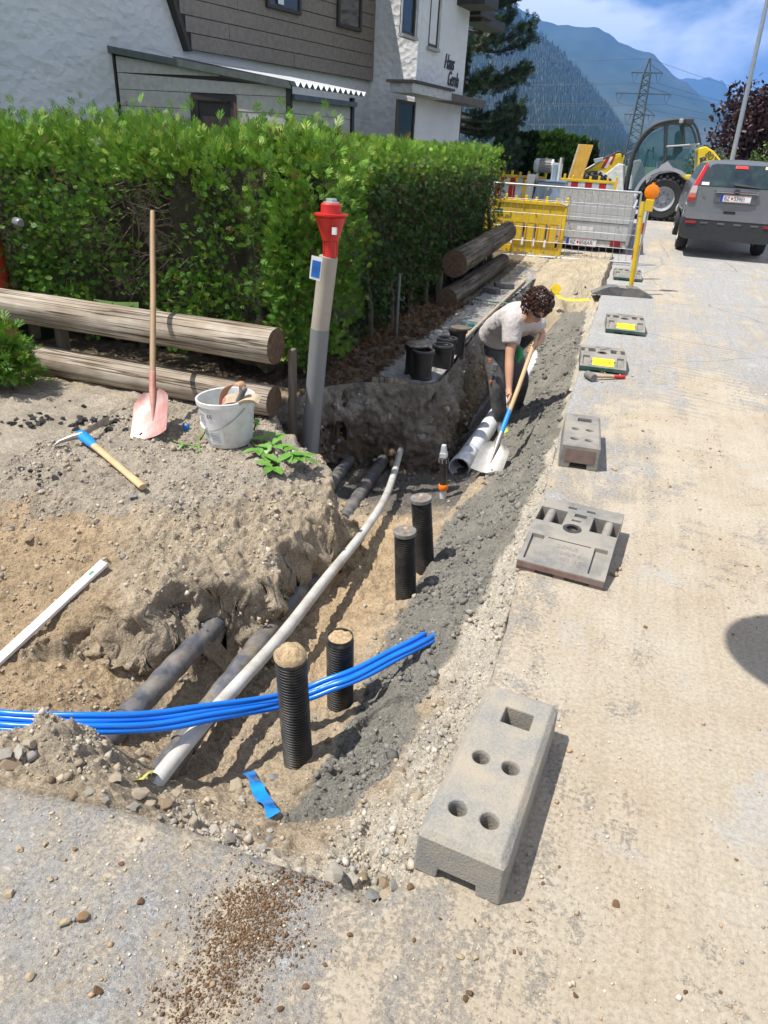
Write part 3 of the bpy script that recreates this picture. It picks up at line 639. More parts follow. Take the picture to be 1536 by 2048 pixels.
# ------------------------------------------------------------------ pipes in the ground
PVCG = M('grey_white_pipe', (.52, .515, .485), .5, 0, .10, 8, (.26, .21, .15), .42, 7, .1)
path = [G(*p) for p in [(296, 1585, -.235), (330, 1540, -.23), (380, 1478, -.23), (440, 1408, -.235), (560, 1275, -.25), (650, 1160, -.28), (730, 1060, -.34), (775, 985, -.42), (800, 905, -.52), (806, 888, -.56)]]
gp = MB(); gp.tube(smooth_path(path, 8), [.029 - .006 * k / 72 for k in range(73)], 16); o = gp.build('water_pipe', PVCG, smooth=60); tag(o, 'long pale grey pipe bending through the pit', 'pipe')
WRAP = M('mud_smeared_wrapped_pipe', (.075, .08, .095), .5, 0, .45, 16, (.33, .27, .19), .38, 11, .4, 30, .004)
for nm, pts, lab in [('A', [(-1.44, 1.25, -.33), (-1.435, 1.6, -.31), (-1.43, 2.25, -.30), (-1.5, 3.0, -.42), (-1.72, 4.0, -.56), (-1.86, 5.0, -.63)], 'short visible dark wrapped pipe coming out of the soil bank'),
                     ('B', [(-1.17, 1.15, -.34), (-1.19, 1.5, -.345), (-1.225, 2.35, -.35), (-1.28, 3.0, -.44), (-1.47, 3.9, -.56), (-1.6, 5.0, -.63)], 'dark wrapped pipe running beneath the pale grey pipe')]:
    t = empty('wrapped_pipe', (pts[0][0], pts[0][1], pts[0][2]), 0, lab, 'pipe', 'dark pipes in the pit'); P = smooth_path(pts, 24); b_ = MB()
    rr = [.047 + .0022 * math.sin(k * 1.7) + .0014 * math.sin(k * .6 + 1) for k in range(len(P))]
    b_.tube([tuple(np.array(p) - np.array(pts[0])) for p in P], rr, 18); b_.build('pipe', WRAP, t, smooth=60)
    for k in (3, 9, 15, 22):
        p = P[min(k + (4 if nm == 'B' else 0), len(P) - 2)]; q = P[min(k + 1 + (4 if nm == 'B' else 0), len(P) - 1)]
        a = np.array(p) - np.array(pts[0]); d = np.array(q) - np.array(p); d = d / np.linalg.norm(d) * .03
        MB().tube([a - d, a + d], [.0505, .0495], 18, cap=False).build('wrap_band', WRAP, t, smooth=60)
WPIPE = M('white_sewer_pipe', (.74, .76, .79), .3, 0, .05, 4, (.30, .28, .25), .3, 4, .05)
wp0 = Vector(G(918, 936, -.68)); wp1 = Vector((-.83, 9.6, -.54)); ax = wp1 - wp0
t = empty('sewer_pipe', wp0, 0, 'large white sewer pipe open towards the camera beside the worker', 'pipe'); t.rotation_mode = 'QUATERNION'; t.rotation_quaternion = ax.to_track_quat('Z', 'Y')
MB().lathe([(.074, .2), (.074, .05), (.081, .03), (.081, .0), (.089, .0), (.089, .11), (.083, .14), (.0805, .2), (.0805, ax.length)], 36, cap=False).build('pipe', WPIPE, t, smooth=40)
MB().lathe([(.0735, .0), (.0, .0)], 24, xf((0, 0, .9)), cap=False).build('dark_inside', DARK, t)
MB().lathe([(.0745, .06), (.0745, .9)], 30, cap=False).build('bore', M('dark_grey_bore', (.10, .10, .105), .5), t, smooth=60)
MB().lathe([(.0812, .30), (.0818, .31), (.0818, .33), (.0812, .34)], 36, cap=False).build('joint_ring', M('grey_ring', (.45, .47, .5), .4), t, smooth=40)
# valve spindle
vp = Vector(G(886, 988, -.52)); t = empty('valve_spindle', vp, 0, 'black valve rod with orange ring and grey square top', 'valve')
hz = AY(888, 890, vp.y)[2] - vp.z; lean = Vector((AY(888, 890, vp.y)[0] - vp.x, 0, hz)).normalized(); t.rotation_mode = 'QUATERNION'; t.rotation_quaternion = lean.to_track_quat('Z', 'Y'); k_ = hz / .33
MB().lathe([(.024, -.06), (.024, .035 * k_)], 16).build('sleeve', WHITEP, t, smooth=40)
MB().lathe([(.030, .030 * k_), (.034, .036 * k_), (.034, .062 * k_), (.030, .068 * k_)], 20).build('orange_ring', M('orange_plastic', (.85, .19, .012), .4, 0, .1), t, smooth=40)
MB().lathe([(.025, .06 * k_), (.025, .21 * k_), (.035, .215 * k_), (.035, .245 * k_), (.022, .25 * k_)], 20).build('tube', BLACKP, t, smooth=40)
for k in range(8):
    a = k * PI / 4; MB().box((-.002, .0345, .218 * k_), (.002, .0365, .243 * k_), Matrix.Rotation(a, 4, 'Z')).build('rib', M('grey_rib', (.3, .3, .3), .5), t)
MB().hexa([(x * s_, y * s_, z) for z, s_ in ((.25 * k_, 1), (.282 * k_, 1)) for x, y in ((-.024, -.024), (.024, -.024), (.024, .024), (-.024, .024))]).build('square_collar', M('pale_cast_metal', (.50, .52, .54), .5, .2), t, bevel=.003)
MB().hexa([(x * s_, y * s_, z) for z, s_ in ((.28 * k_, .85), (.333 * k_, .6)) for x, y in ((-.024, -.024), (.024, -.024), (.024, .024), (-.024, .024))]).build('square_top', MATS['pale_cast_metal'], t, bevel=.004)
# ------------------------------------------------------------------ blue conduits
BLUEC = M('blue_conduit', (.006, .165, .70), .3, 0, .12, 5, None, bmp=.05)
def conduit(px, label, n, sag=0):
    P0 = [np.array(G(*p)) for p in px]; P = smooth_path(P0, 10)
    t = empty('conduit_bundle', P0[0], 0, label, 'conduit', 'blue conduits over the pit')
    for k in range(n):
        b_ = MB(); off = (k - (n - 1) / 2) * .0172; pts = []
        for i, p in enumerate(P):
            a = np.array(P[min(i + 1, len(P) - 1)]) - np.array(P[max(i - 1, 0)]); a /= np.linalg.norm(a); s = np.cross(a, [0, 0, 1]); s /= np.linalg.norm(s); u_ = np.cross(s, a)
            pts.append(p + (u_ * .85 - s * .5) * off + s * .003 * math.sin(i * .35 + k) - P0[0])
        b_.tube(pts, .0104, 12); b_.build('tube', BLUEC, t, smooth=60)
    return t
conduit([(-420, 1405, -.12), (-60, 1428, -.03), (60, 1433, -.02), (200, 1437, -.03), (330, 1428, -.10), (450, 1412, -.17), (560, 1394, -.245), (590, 1387, -.255), (640, 1370, -.215), (700, 1346, -.185), (780, 1308, -.19), (835, 1278, -.215), (852, 1272, -.24)], 'upper blue conduit bundle ending short of the other one', 2)
conduit([(-420, 1430, -.14), (-60, 1452, -.05), (60, 1456, -.04), (200, 1459, -.05), (330, 1450, -.12), (450, 1430, -.19), (560, 1408, -.265), (590, 1400, -.27), (640, 1384, -.235), (700, 1361, -.20), (780, 1322, -.205), (850, 1285, -.225), (890, 1263, -.27)], 'lower blue conduit bundle reaching into the grey mortar', 2)
# ------------------------------------------------------------------ tapes and pegs
def strip(name, px, w, mat, label, cat, lift=.006):
    P = [np.array(on_ground(u, v)) for u, v in px]; pts = smooth_path([p + np.array([0, 0, lift + (.012 if k % 2 else 0)]) for k, p in enumerate(P)], 5); b_ = MB(); o_ = pts[0].copy(); vs_ = []
    for i, p in enumerate(pts):
        a = np.array(pts[min(i + 1, len(pts) - 1)]) - np.array(pts[max(i - 1, 0)]); a /= np.linalg.norm(a); s = np.cross(a, [0, 0, 1]); s /= np.linalg.norm(s) + 1e-9
        tw = .5 * math.sin(i * .5); s2 = s * math.cos(tw) + np.array([0, 0, 1]) * math.sin(tw)
        for dz in (0, .0012): vs_ += [p - o_ + s2 * w / 2 + [0, 0, dz], p - o_ - s2 * w / 2 + [0, 0, dz]]
    fs = []
    for i in range(len(pts) - 1):
        a = i * 4; c = a + 4; fs += [(a, c, c + 1, a + 1), (a + 2, a + 3, c + 3, c + 2), (a, a + 2, c + 2, c), (a + 1, c + 1, c + 3, a + 3)]
    b_.add(vs_, fs); o = b_.build(name, mat, smooth=70, loc=o_); return tag(o, label, cat)
strip('plastic_strip', [(497, 1552), (512, 1578), (522, 1600), (538, 1622), (548, 1640)], .044, M('glossy_blue_strip', (.01, .22, .66), .25, 0, .1), 'short torn blue plastic strip on the pit floor', 'strip', .02)
YTAPE = M('pale_yellow_tape', (.62, .60, .16), .5, 0, .15)
strip('tape_scrap', [(278, 1570), (300, 1562), (318, 1556)], .03, YTAPE, 'pale yellow tape scrap at the end of the grey pipe', 'tape', .02)
strip('tape_scrap', [(176, 884), (186, 878)], .03, YTAPE, 'tiny yellow scrap by the pick head', 'tape')
strip('tape_scrap', [(668, 882), (676, 876), (686, 869)], .045, YTAPE, 'yellow green scrap in the dark pit behind the hydrant', 'tape', .03)
bt = M('yellow_warning_tape', (.72, .50, .01), .45, 0, .2)
p = GR(1108, 592, .0); t = empty('warning_tape_roll', (p[0], p[1], -.02), 0, 'yellow warning tape roll with loose end behind the worker', 'tape roll')
MB().lathe([(.03, 0), (.065, 0), (.065, .05), (.03, .05)], 24, xf((0, 0, .10), .4, 1.2)).build('roll', bt, t, smooth=40)
MB().tube([(.03, -.03, .06), (.1, -.1, .02), (.2, -.12, .01), (.32, -.06, .012), (.45, -.02, .03)], .034, 8, flat=(.12, 1)).build('loose_end', bt, t, smooth=60)
# ------------------------------------------------------------------ spirit level
a = Vector(on_ground(210, 1132)); c = Vector(on_ground(-8, 1334)); dv = c - a
t = empty('spirit_level', a, 0, 'white spirit level lying on the brown slope', 'level'); t.rotation_mode = 'QUATERNION'
Xa = dv.normalized(); Za = Vector((.15, -.2, 1)); Za = (Za - Xa * Za.dot(Xa)).normalized(); Ya = Za.cross(Xa)
t.rotation_quaternion = Matrix((Xa, Ya, Za)).transposed().to_quaternion(); L = dv.length
MB().box((0, -.020, .010), (L, .020, .030)).build('bar', M('white_lacquer', (.72, .71, .70), .35, 0, .06, 5, (.40, .33, .25), .15), t, bevel=.003)
MB().box((.06, -.007, .0302), (.085, .007, .0312)).build('vial_window', M('green_vial', (.10, .28, .16), .2), t, bevel=.002)
MB().box((-.004, -.021, .009), (.004, .021, .031)).build('end_cap', M('grey_cap', (.5, .5, .48), .6), t, bevel=.002)
# ------------------------------------------------------------------ pick axe
a = Vector(G(166, 872, .05)); c = Vector(G(286, 974, .022)); dv = c - a
t = empty('pickaxe', a, 0, 'pickaxe with blue socket and pale handle lying on gravel', 'pickaxe')
b_ = MB(); n = 8; b_.tube([tuple(dv * k / n) for k in range(n + 1)], [.024, .022, .019, .0175, .017, .017, .0175, .019, .019], 12, flat=(.8, 1.15)); b_.build('handle', WOODL, t, smooth=60)
MB().tube([tuple(dv * k) for k in (-.05, 0, .12, .21)], [.029, .030, .0265, .0215], 12, flat=(.8, 1.15)).build('blue_socket', BLUEP, t, smooth=50)
t1 = Vector(G(106, 892, .015)) - a; t2 = Vector(G(216, 842, .03)) - a
MB().tube([tuple(Vector((0, 0, .005))), tuple(t1 * .35 + Vector((0, 0, .012))), tuple(t1 * .75 + Vector((0, 0, .012))), tuple(t1)], [.022, .017, .011, .004], 8, flat=(1, .8)).build('point', STEEL, t, smooth=30)
MB().tube([tuple(Vector((0, 0, .005))), tuple(t2 * .4 + Vector((0, 0, .012))), tuple(t2 * .8 + Vector((0, 0, .01))), tuple(t2)], [.020, .018, .024, .029], 8, flat=(1, .35)).build('adze', STEEL, t, smooth=30)
# ------------------------------------------------------------------ shovels
BLADE = M('worn_red_blade', (.42, .40, .37), .55, .25, .15, 10, (.56, .12, .09), .62, 7, .3, 40, .001)
def shovel(bottom, top, facing, blade_mat, label, blade_l=.30, blade_w=.25, socket_mat=None, taper=True, wood=WOODL, blue=False):
    a = Vector(bottom); ax = (Vector(top) - a); L = ax.length; Za = ax.normalized(); Fa = Vector(facing); Fa = (Fa - Za * Fa.dot(Za)).normalized(); Xa = Fa.cross(Za) * -1
    t = empty('shovel', a, 0, label, 'shovel'); t.rotation_mode = 'QUATERNION'; t.rotation_quaternion = Matrix((Xa, -Fa, Za)).transposed().to_quaternion()
    # local z up the handle, local -y towards the viewer
    nx, nz = 9, 10; vs_ = []; fs = []
    for j in range(nz + 1):
        v = j / nz; w_ = blade_w / 2 * (1 if v < .72 else (1 - .55 * ((v - .72) / .28) ** 2)); w_ *= (1.0 + .05 * (1 - v))
        for i in range(nx + 1):
            u_ = i / nx * 2 - 1; x = u_ * w_; y = -.030 * (u_ * u_) + .012 - .03 * (1 - v) ** 2; z = v * blade_l - (.010 * (1 - u_ * u_) if j == 0 else 0) * (1 if taper else 0)
            vs_.append((x, y, z))
    m_ = len(vs_); vs_ += [(x, y + .003, z) for x, y, z in vs_]
    for j in range(nz):
        for i in range(nx):
            q = j * (nx + 1) + i; fs += [(q, q + 1, q + nx + 2, q + nx + 1), (m_ + q, m_ + q + nx + 1, m_ + q + nx + 2, m_ + q + 1)]
    for i in range(nx): fs += [(i, m_ + i, m_ + i + 1, i + 1), (nz * (nx + 1) + i, nz * (nx + 1) + i + 1, m_ + nz * (nx + 1) + i + 1, m_ + nz * (nx + 1) + i)]
    for j in range(nz): q = j * (nx + 1); fs += [(q, q + nx + 1, m_ + q + nx + 1, m_ + q), (q + nx, m_ + q + nx, m_ + q + 2 * nx + 1, q + 2 * nx + 1)]
    MB().add(vs_, fs).build('blade', blade_mat, t, smooth=60)
    MB().tube([(0, .0, blade_l * .35), (0, -.002, blade_l * .7), (0, -.004, blade_l), (0, -.004, blade_l + .13)], [.004, .013, .021, .021], 12).build('socket', socket_mat or blade_mat, t, smooth=50)
    MB().tube([(0, -.004, blade_l + .05), (.004, -.004, L * .6), (0, -.004, L * .85), (0, -.004, L)], [.0185, .0185, .018, .0165], 12).build('handle', wood, t, smooth=60)
    if blue: MB().tube([(0, -.004, blade_l + .10), (.001, -.004, blade_l + .32)], [.0215, .0192], 12, cap=False).build('blue_sleeve', BLUEP, t, smooth=60)
    return t
shovel(G(306, 874, .01), AY(306, 424, 4.22), (0, -1, .3), BLADE, 'shovel with worn red blade leaning on the log rail', socket_mat=M('red_socket', (.42, .17, .12), .6, 0, .3, 20, (.4, .33, .28), .4), wood=M('old_handle_wood', (.34, .22, .115), .65, 0, .3, 3, (.2, .14, .09), .3, 7, .25, 40, .001, (1, 1, .08)))
# ------------------------------------------------------------------ bucket with gloves and tools
bp = G(462, 884, .0); t = empty('bucket', (bp[0], bp[1], .004), math.radians(-12), 'white plastic bucket with printed label and tools inside', 'bucket')
bp_ = bp; t.rotation_euler = (math.radians(2), math.radians(-3), math.radians(-12))
BUCK = M('bucket_plastic', (.74, .745, .73), .4, 0, .06, 5, (.38, .34, .27), .4, 6, .08)
rb, rt, hb = .132, .163, .285
MB().lathe([(0, .004), (rb - .004, .004), (rb, .012), (rt, hb - .03), (rt + .008, hb - .028), (rt + .009, hb - .003), (rt + .004, hb), (rt - .003, hb - .004), (rb - .004, .02), (0, .016)], 44, cap=False).build('shell', BUCK, t, smooth=40)
LABELM = M('label_print_grey', (.40, .42, .46), .5, 0, .15, 30, (.6, .6, .6), .3, 40); LABELW = M('label_white', (.70, .70, .69), .5, 0, .05); LABELR = M('label_red', (.60, .10, .07), .5, 0, .2)
def curved(a0, a1, z0, z1, mat, name, lift=.0012, n=10):
    b_ = MB(); vs_ = []
    for k in range(n + 1):
        a = math.radians(a0 + (a1 - a0) * k / n)
        for z in (z0, z1):
            r = rb + (rt - rb) * (z - .012) / (hb - .042) + lift; vs_.append((r * math.cos(a), r * math.sin(a), z))
    b_.add(vs_, [(2 * k, 2 * k + 2, 2 * k + 3, 2 * k + 1) for k in range(n)]); return b_.build(name, mat, t, smooth=60)
curved(212, 300, .03, .235, LABELW, 'label'); curved(208, 219, .03, .24, LABELR, 'label_stripe', .002, 3)
for k in range(9):
    z = .215 - k * .021; curved(222 + (k % 3), 258 - 3 * (k % 2), z - .013, z, LABELM, 'print_block', .0025, 6)
for k in range(6): curved(266, 290, .10 - k * .011, .105 - k * .011, LABELM, 'print_line', .0025, 4)
for k, a0 in enumerate((271, 278)):
    a = math.radians(a0); r = rb + (rt - rb) * .77 + .0035; P = [(r * math.cos(a + .05 * math.cos(q)), r * math.sin(a + .05 * math.cos(q)), .205 + .011 * math.sin(q)) for q in np.linspace(.9, 5.4, 9)]
    MB().tube(P, .0017, 6).build('mark', BLACKP, t)
    if k: MB().tube([P[4], ((r) * math.cos(a - .01), r * math.sin(a - .01), .205)], .0016, 6).build('mark', BLACKP, t)
P = [((rt + .012) * math.cos(math.radians(q)), (rt + .012) * math.sin(math.radians(q)), .258 - .145 * math.sin(math.radians((q - 180) / 180 * 180)) * 1.0) for q in np.linspace(190, 350, 24)]
P = [((rt + .010 - .020 * math.sin(math.radians(q - 180))) * math.cos(math.radians(q - 8)), (rt + .010 - .020 * math.sin(math.radians(q - 180))) * math.sin(math.radians(q - 8)), .252 - .135 * math.sin(math.radians(q - 180))) for q in np.linspace(182, 358, 30)]
MB().tube(P, .0028, 8).build('wire_handle', STEEL, t, smooth=60)
MB().tube(P[9:14], .007, 8).build('grip', M('white_grip', (.6, .6, .6), .4), t, smooth=60)
gl = empty('work_gloves', (bp[0] + .05, bp[1] + .01, .0), 0, 'brown leather work gloves hanging over the bucket rim', 'gloves')
LEA = M('brown_leather', (.36, .17, .09), .7, 0, .25, 20, (.5, .38, .25), .4, 9, .4, 60, .003); LEB = M('beige_leather', (.50, .40, .27), .75, 0, .2, 20, (.3, .2, .13), .35, 8, .4, 60, .003)
def band(pts, w_, mat, name, par, up=(0, 0, 1), thick=.004):
    P = smooth_path(pts, 6); b_ = MB(); vs_ = []
    for i, p in enumerate(P):
        a = np.array(P[min(i + 1, len(P) - 1)]) - np.array(P[max(i - 1, 0)]); a /= np.linalg.norm(a); s = np.array(up, float); s = s - a * (s @ a); s /= np.linalg.norm(s); n_ = np.cross(a, s)
        for q in (n_ * thick / 2, -n_ * thick / 2): vs_ += [p + s * w_ / 2 + q, p - s * w_ / 2 + q]
    fs = []
    for i in range(len(P) - 1):
        a = i * 4; c = a + 4; fs += [(a, c, c + 1, a + 1), (a + 2, a + 3, c + 3, c + 2), (a, a + 2, c + 2, c), (a + 1, c + 1, c + 3, a + 3)]
    fs += [(0, 1, 3, 2), (len(vs_) - 4, len(vs_) - 2, len(vs_) - 1, len(vs_) - 3)]
    return b_.add(vs_, fs).build(name, mat, par, smooth=60)
band([(-.04, -.10, .24), (-.035, -.08, .33), (.01, -.05, .375), (.055, -.04, .38), (.06, -.05, .33), (.0, -.09, .255)], .045, LEA, 'cuff', gl, (.5, .8, .2))
band([(-.03, -.115, .25), (.0, -.10, .30), (.06, -.08, .315), (.085, -.06, .33)], .05, LEB, 'palm', gl, (.2, .5, .8), .012)
band([(.05, -.09, .28), (.10, -.07, .31), (.14, -.05, .315), (.165, -.04, .30)], .06, LEB, 'finger', gl, (.1, .9, .3), .02)
MB().tube([(-.03, -.1, .25), (-.02, -.09, .29), (-.005, -.085, .31)], [.016, .018, .012], 10).build('thumb', M('faded_red_leather', (.5, .2, .15), .7), gl, smooth=60)
hm = empty('hand_tool', (bp[0] + .09, bp[1] - .06, 0), 0, 'grey rubber tool handle sticking out of the bucket', 'tool')
MB().tube([(-.02, -.03, .2), (.01, -.02, .28), (.05, .0, .365)], [.016, .016, .015], 12).build('handle', M('dark_grey_rubber', (.10, .10, .098), .6, 0, .3), hm, smooth=60)
MB().tube([(.05, .0, .362), (.058, .003, .376)], [.0165, .013], 12).build('end_cap', M('grey_cap2', (.2, .2, .2), .6), hm, smooth=60)
p = G(373, 862, .0); t = empty('plastic_clip', (p[0], p[1], .002), .4, 'small bright blue plastic clip near the bucket', 'clip')
MB().box((-.02, -.012, 0), (.02, .012, .03)).build('block', BLUEP, t, bevel=.004)
for s in (-1, 1): MB().box((s * .015 - .005, -.012, .028), (s * .015 + .005, .012, .048)).build('prong', BLUEP, t, bevel=.002)
# ------------------------------------------------------------------ log rails
def log_mat(name, c1, c2, c3):
    m, nt, b = new_mat(name)
    g = noise_node(nt, 7, 6, .65, 'Object', (.22, 3, 3), .3); big = noise_node(nt, 1.6, 4, .6)
    out = ramp(nt, g.outputs[0], [(.3, c1), (.5, c2), (.7, c3)]).outputs[0]
    r2 = ramp(nt, big.outputs[0], [(.35, (.62, .55, .48)), (.65, (1.1, 1.1, 1.1))]); out = mixc(nt, 1.0, out, r2.outputs[0], 'MULTIPLY')
    cr = noise_node(nt, 5, 3, .5, 'Object', (.08, 5, 5), .5); rc = ramp(nt, cr.outputs[0], [(.47, (1, 1, 1)), (.495, (.12, .1, .08)), (.505, (.12, .1, .08)), (.53, (1, 1, 1))])
    out = mixc(nt, .85, out, mixc(nt, 1.0, out, rc.outputs[0], 'MULTIPLY')); nt.links.new(out, b.inputs['Base Color']); b.inputs['Roughness'].default_value = .85; b.inputs['Specular IOR Level'].default_value = .25
    p = bump(nt, b, rc.outputs[0], .7, .012); bump(nt, b, g.outputs[0], .5, .006, p); return m
LOGW = log_mat('sun_bleached_log', (.22, .18, .14), (.40, .35, .285), (.58, .54, .475))
LOGD = log_mat('shade_darkened_log', (.05, .042, .033), (.105, .086, .064), (.19, .165, .13))  # logs by the hedge: its shade is put into their darker colour
ENDG = M('log_end_grain', (.12, .075, .045), .9, 0, .4, 30); POSTM = M('weathered_post', (.16, .13, .10), .9, 0, .35, 9, None, bmp=.5, bscale=20, bdist=.006, stretch=(3, 3, .3))
def log(a, b2, r0, r1, mat, par, seed, seg=28, n=46):
    """log from a to b2; local x runs along it"""
    a = Vector(a); b2 = Vector(b2); ax = b2 - a; L = ax.length; vs_ = []; fs = []
    for i in range(n + 1):
        t_ = i / n
        for k in range(seg):
            an = 2 * PI * k / seg; r = r0 + (r1 - r0) * t_
            r *= 1 + .035 * float(fbm(np.array([t_ * L * 1.3 + seed]), np.array([math.cos(an) * .9 + math.sin(an) * .5]), 3, seed)[0]) + .012 * float(perlin(np.array([t_ * L * .5]), np.array([an * 3.0 + seed]), seed + 3)[0])
            vs_.append((t_ * L, math.cos(an) * r, math.sin(an) * r))
    for i in range(n):
        for k in range(seg): p = i * seg + k; q = i * seg + (k + 1) % seg; fs.append((p, q, q + seg, p + seg))
    b_ = MB().add(vs_, fs); b_.mat(1).add([vs_[k] for k in range(seg)], [tuple(range(seg))]); b_.add([vs_[n * seg + k] for k in range(seg)], [tuple(range(seg))])
    o = b_.build('log', [mat, ENDG], par, smooth=60, loc=a - Vector(par.location)); o.rotation_mode = 'QUATERNION'; o.rotation_quaternion = ax.to_track_quat('X', 'Z'); return o
def rail_post(par, p, h, w_=.05, d_=.09):
    MB().box((-w_ / 2, -d_ / 2, -.25), (w_ / 2, d_ / 2, h)).build('post', POSTM, par, bevel=.006, loc=Vector(p) - Vector(par.location))
YL = 3.93
e1 = AY(552, 693, YL); e0 = AY(-420, 542, YL + .17); l1 = AY(548, 803, YL - .03); l0 = AY(-420, 627, YL + .14)
t = empty('log_rail', (e1[0], YL, 0), 0, 'sun bleached two log rail before the leafy hedge', 'log rail')
log(e0, e1, .108, .114, LOGW, t, 11); log(l0, l1, .10, .102, LOGW, t, 23)
rail_post(t, (e1[0] + .05, YL + .13, 0), e1[2] - .04, .035, .07); rail_post(t, (AY(128, 745, YL + .15)[0], YL + .19, 0), .5)
MB().box((-.14, -.10, -.05), (.03, .10, .0)).build('foot', POSTM, t, loc=(AY(128, 745, YL + .1)[0] - e1[0], .12, .06), bevel=.006)
XR = -1.98
u0 = AX(908, 528, XR); u1 = AX(1015, 463, XR + .04); d0 = AX(893, 598, XR + .02); d1 = AX(1005, 522, XR + .06)
t = empty('log_rail', (XR, u0[1], 0), 0, 'two log rail along the shaded hedge, shade put into its dark colour', 'log rail')
log(u0, u1, .155, .14, LOGD, t, 31, 24, 40); log(d0, d1, .125, .11, LOGD, t, 43, 24, 40)
rail_post(t, (XR - .17, u0[1] + .05, 0), u0[2] + .05, .07, .06); rail_post(t, (XR - .12, u1[1] - .35, 0), u1[2], .06, .06)
# ------------------------------------------------------------------ hydrant and red standpipe
YH = 4.08; hb0 = Vector(AY(619, 905, YH)); hb1 = Vector(AY(640, 657, YH)); hb2 = Vector(AY(657, 513, YH)); ht = Vector(AY(655, 396, YH))
t = empty('fire_hydrant', (hb0.x, YH, -.7), 0, 'red topped fire hydrant on a grey column at the hedge corner', 'hydrant'); o0 = Vector(t.location)
lo = hb0 + (hb0 - hb1).normalized() * .55
MB().tube([lo - o0, hb1 - o0], .060, 28).build('lower_column', M('grey_column', (.20, .21, .225), .32, .1, .06, 4, (.3, .25, .18), .12, 3), t, smooth=40)
MB().tube([hb1 - o0, hb2 - o0], .0575, 28).build('upper_column', M('beige_column', (.36, .32, .265), .5, 0, .08, 6), t, smooth=40)
hd = empty('tmp'); bpy.data.objects.remove(hd)
HR = M('hydrant_red', (.52, .018, .016), .35, 0, .15, 6, None, bmp=.05); ch = .010; hh = (ht.z - hb2.z); T = xf(hb2 - o0 + Vector((.012, 0, 0)))
prof = [(.040, -.02), (.036, .02), (.037, hh * .27), (.050, hh * .29), (.052, hh * .33), (.082, hh * .68), (.100, hh * .715), (.100, hh * .745), (.062, hh * .75), (.060, hh * .80), (.060, hh * .90), (.050, hh * .925), (.0, hh * .93)]
MB().lathe(prof, 32, T, cap=False).build('red_head', HR, t, smooth=35)
for k in range(4):
    a = k * PI / 2 + .5; MB().tube([T @ Vector((.038 * math.cos(a), .038 * math.sin(a), .0)), T @ Vector((.040 * math.cos(a), .040 * math.sin(a), hh * .27)), T @ Vector((.084 * math.cos(a), .084 * math.sin(a), hh * .68))], .007, 8).build('rib', HR, t, smooth=60)
MB().lathe([(.052, hh * .925), (.052, hh * .94), (.036, hh * .95), (.036, hh * .99), (.028, hh * 1.0), (0, hh * 1.0)], 6, T, cap=False).build('operating_nut', M('bare_metal', (.55, .55, .54), .3, .8), t)
MB().box((.043, -.085, hh * .42), (.068, -.065, hh * .54), T).build('sticker', WHITEP, t)
pl = AY(632, 537, YH - .12)
MB().box((-.036, -.002, -.065), (.034, .002, .068), xf(Vector(pl) - o0, 0, 0, math.radians(7))).build('sign_plate', WHITEP, t)
MB().box((-.026, -.004, -.05), (.028, -.0025, .045), xf(Vector(pl) - o0, 0, 0, math.radians(7))).build('sign_print', M('sign_blue', (.01, .12, .45), .4), t)
rp = AY(-22, 520, 4.40); t = empty('standpipe', (rp[0], 4.40, 0), 0, 'red standpipe with grey cap at the left edge of the hedge', 'standpipe')
MB().lathe([(.115, 0), (.115, .55), (.125, .56), (.125, .60), (.115, .61), (.112, 1.02), (.09, 1.08), (.0, 1.09)], 28, cap=False).build('red_column', M('faded_red', (.40, .045, .02), .5, 0, .2, 5), t, smooth=40)
cp = Vector(AY(18, 448, 4.25)) - Vector(t.location)
MB().tube([(cp.x - .08, .0, cp.z), (cp.x + .0, -.05, cp.z), (cp.x + .02, -.06, cp.z)], [.032, .034, .024], 16).build('hose_cap', M('grey_metal_cap', (.25, .26, .28), .4, .5), t, smooth=50)
# ------------------------------------------------------------------ drain risers and things on the old footing
def zt(p): return float(ground_z(p[0], p[1]))
def riser(u, v, h, r, label, lid, tilt=0):
    p = G(u, v, .01); z = max(zt(p), -.03); t = empty('drain_riser', (p[0], p[1], z), random.uniform(0, 3), label, 'drain riser', 'black drain risers on the footing'); t.rotation_euler = (tilt, tilt * .5, 0)
    MB().lathe([(r * .98, 0), (r * 1.06, .003), (r * 1.06, .014), (r * .97, .018), (r * .97, h - .03), (r * 1.12, h - .026), (r * 1.14, h - .004), (r * 1.06, h), (r * .92, h - .004), (r * .86, h - .012), (r * .86, .03), (0, .03)], 30, cap=False).build('sleeve', M('riser_black', (.011, .0115, .0125), .4, 0, .3, 20), t, smooth=40)
    MB().lathe([(r * 1.16, h - .002), (r * 1.12, h + .010), (r * .92, h + .011), (r * .88, h + .001)], 30, cap=False).build('rim', M('riser_rim', (.03, .03, .032), .5), t, smooth=60)
    if lid: MB().lathe([(r * 1.2, h + .012), (r * 1.2, h + .022), (r * .5, h + .03), (0, h + .03)], 30, xf((.02, .0, .002), 0, .1 if lid == 2 else 0), cap=False).build('lid', M('dusty_lid', (.11, .085, .06), .9, 0, .4, 20) if lid == 1 else BLACKP, t, smooth=40)
    else: MB().lathe([(r * .85, h * .72), (0, h * .72)], 20, cap=False).build('fill', DARK, t)
    return t
riser(828, 748, .235, .078, 'leftmost black drain riser with its lid slipped open', 2)
riser(843, 757, .215, .078, 'front open black drain riser nearest the footing edge', 0)
riser(882, 735, .225, .078, 'middle open black drain riser beside the rag', 0)
riser(890, 722, .225, .078, 'open black drain riser tucked behind the middle one', 0)
riser(912, 706, .25, .075, 'rearmost black drain riser with brown dusty lid', 1)
p = G(908, 712, .02); b_ = MB(); n = 12; vs_ = []
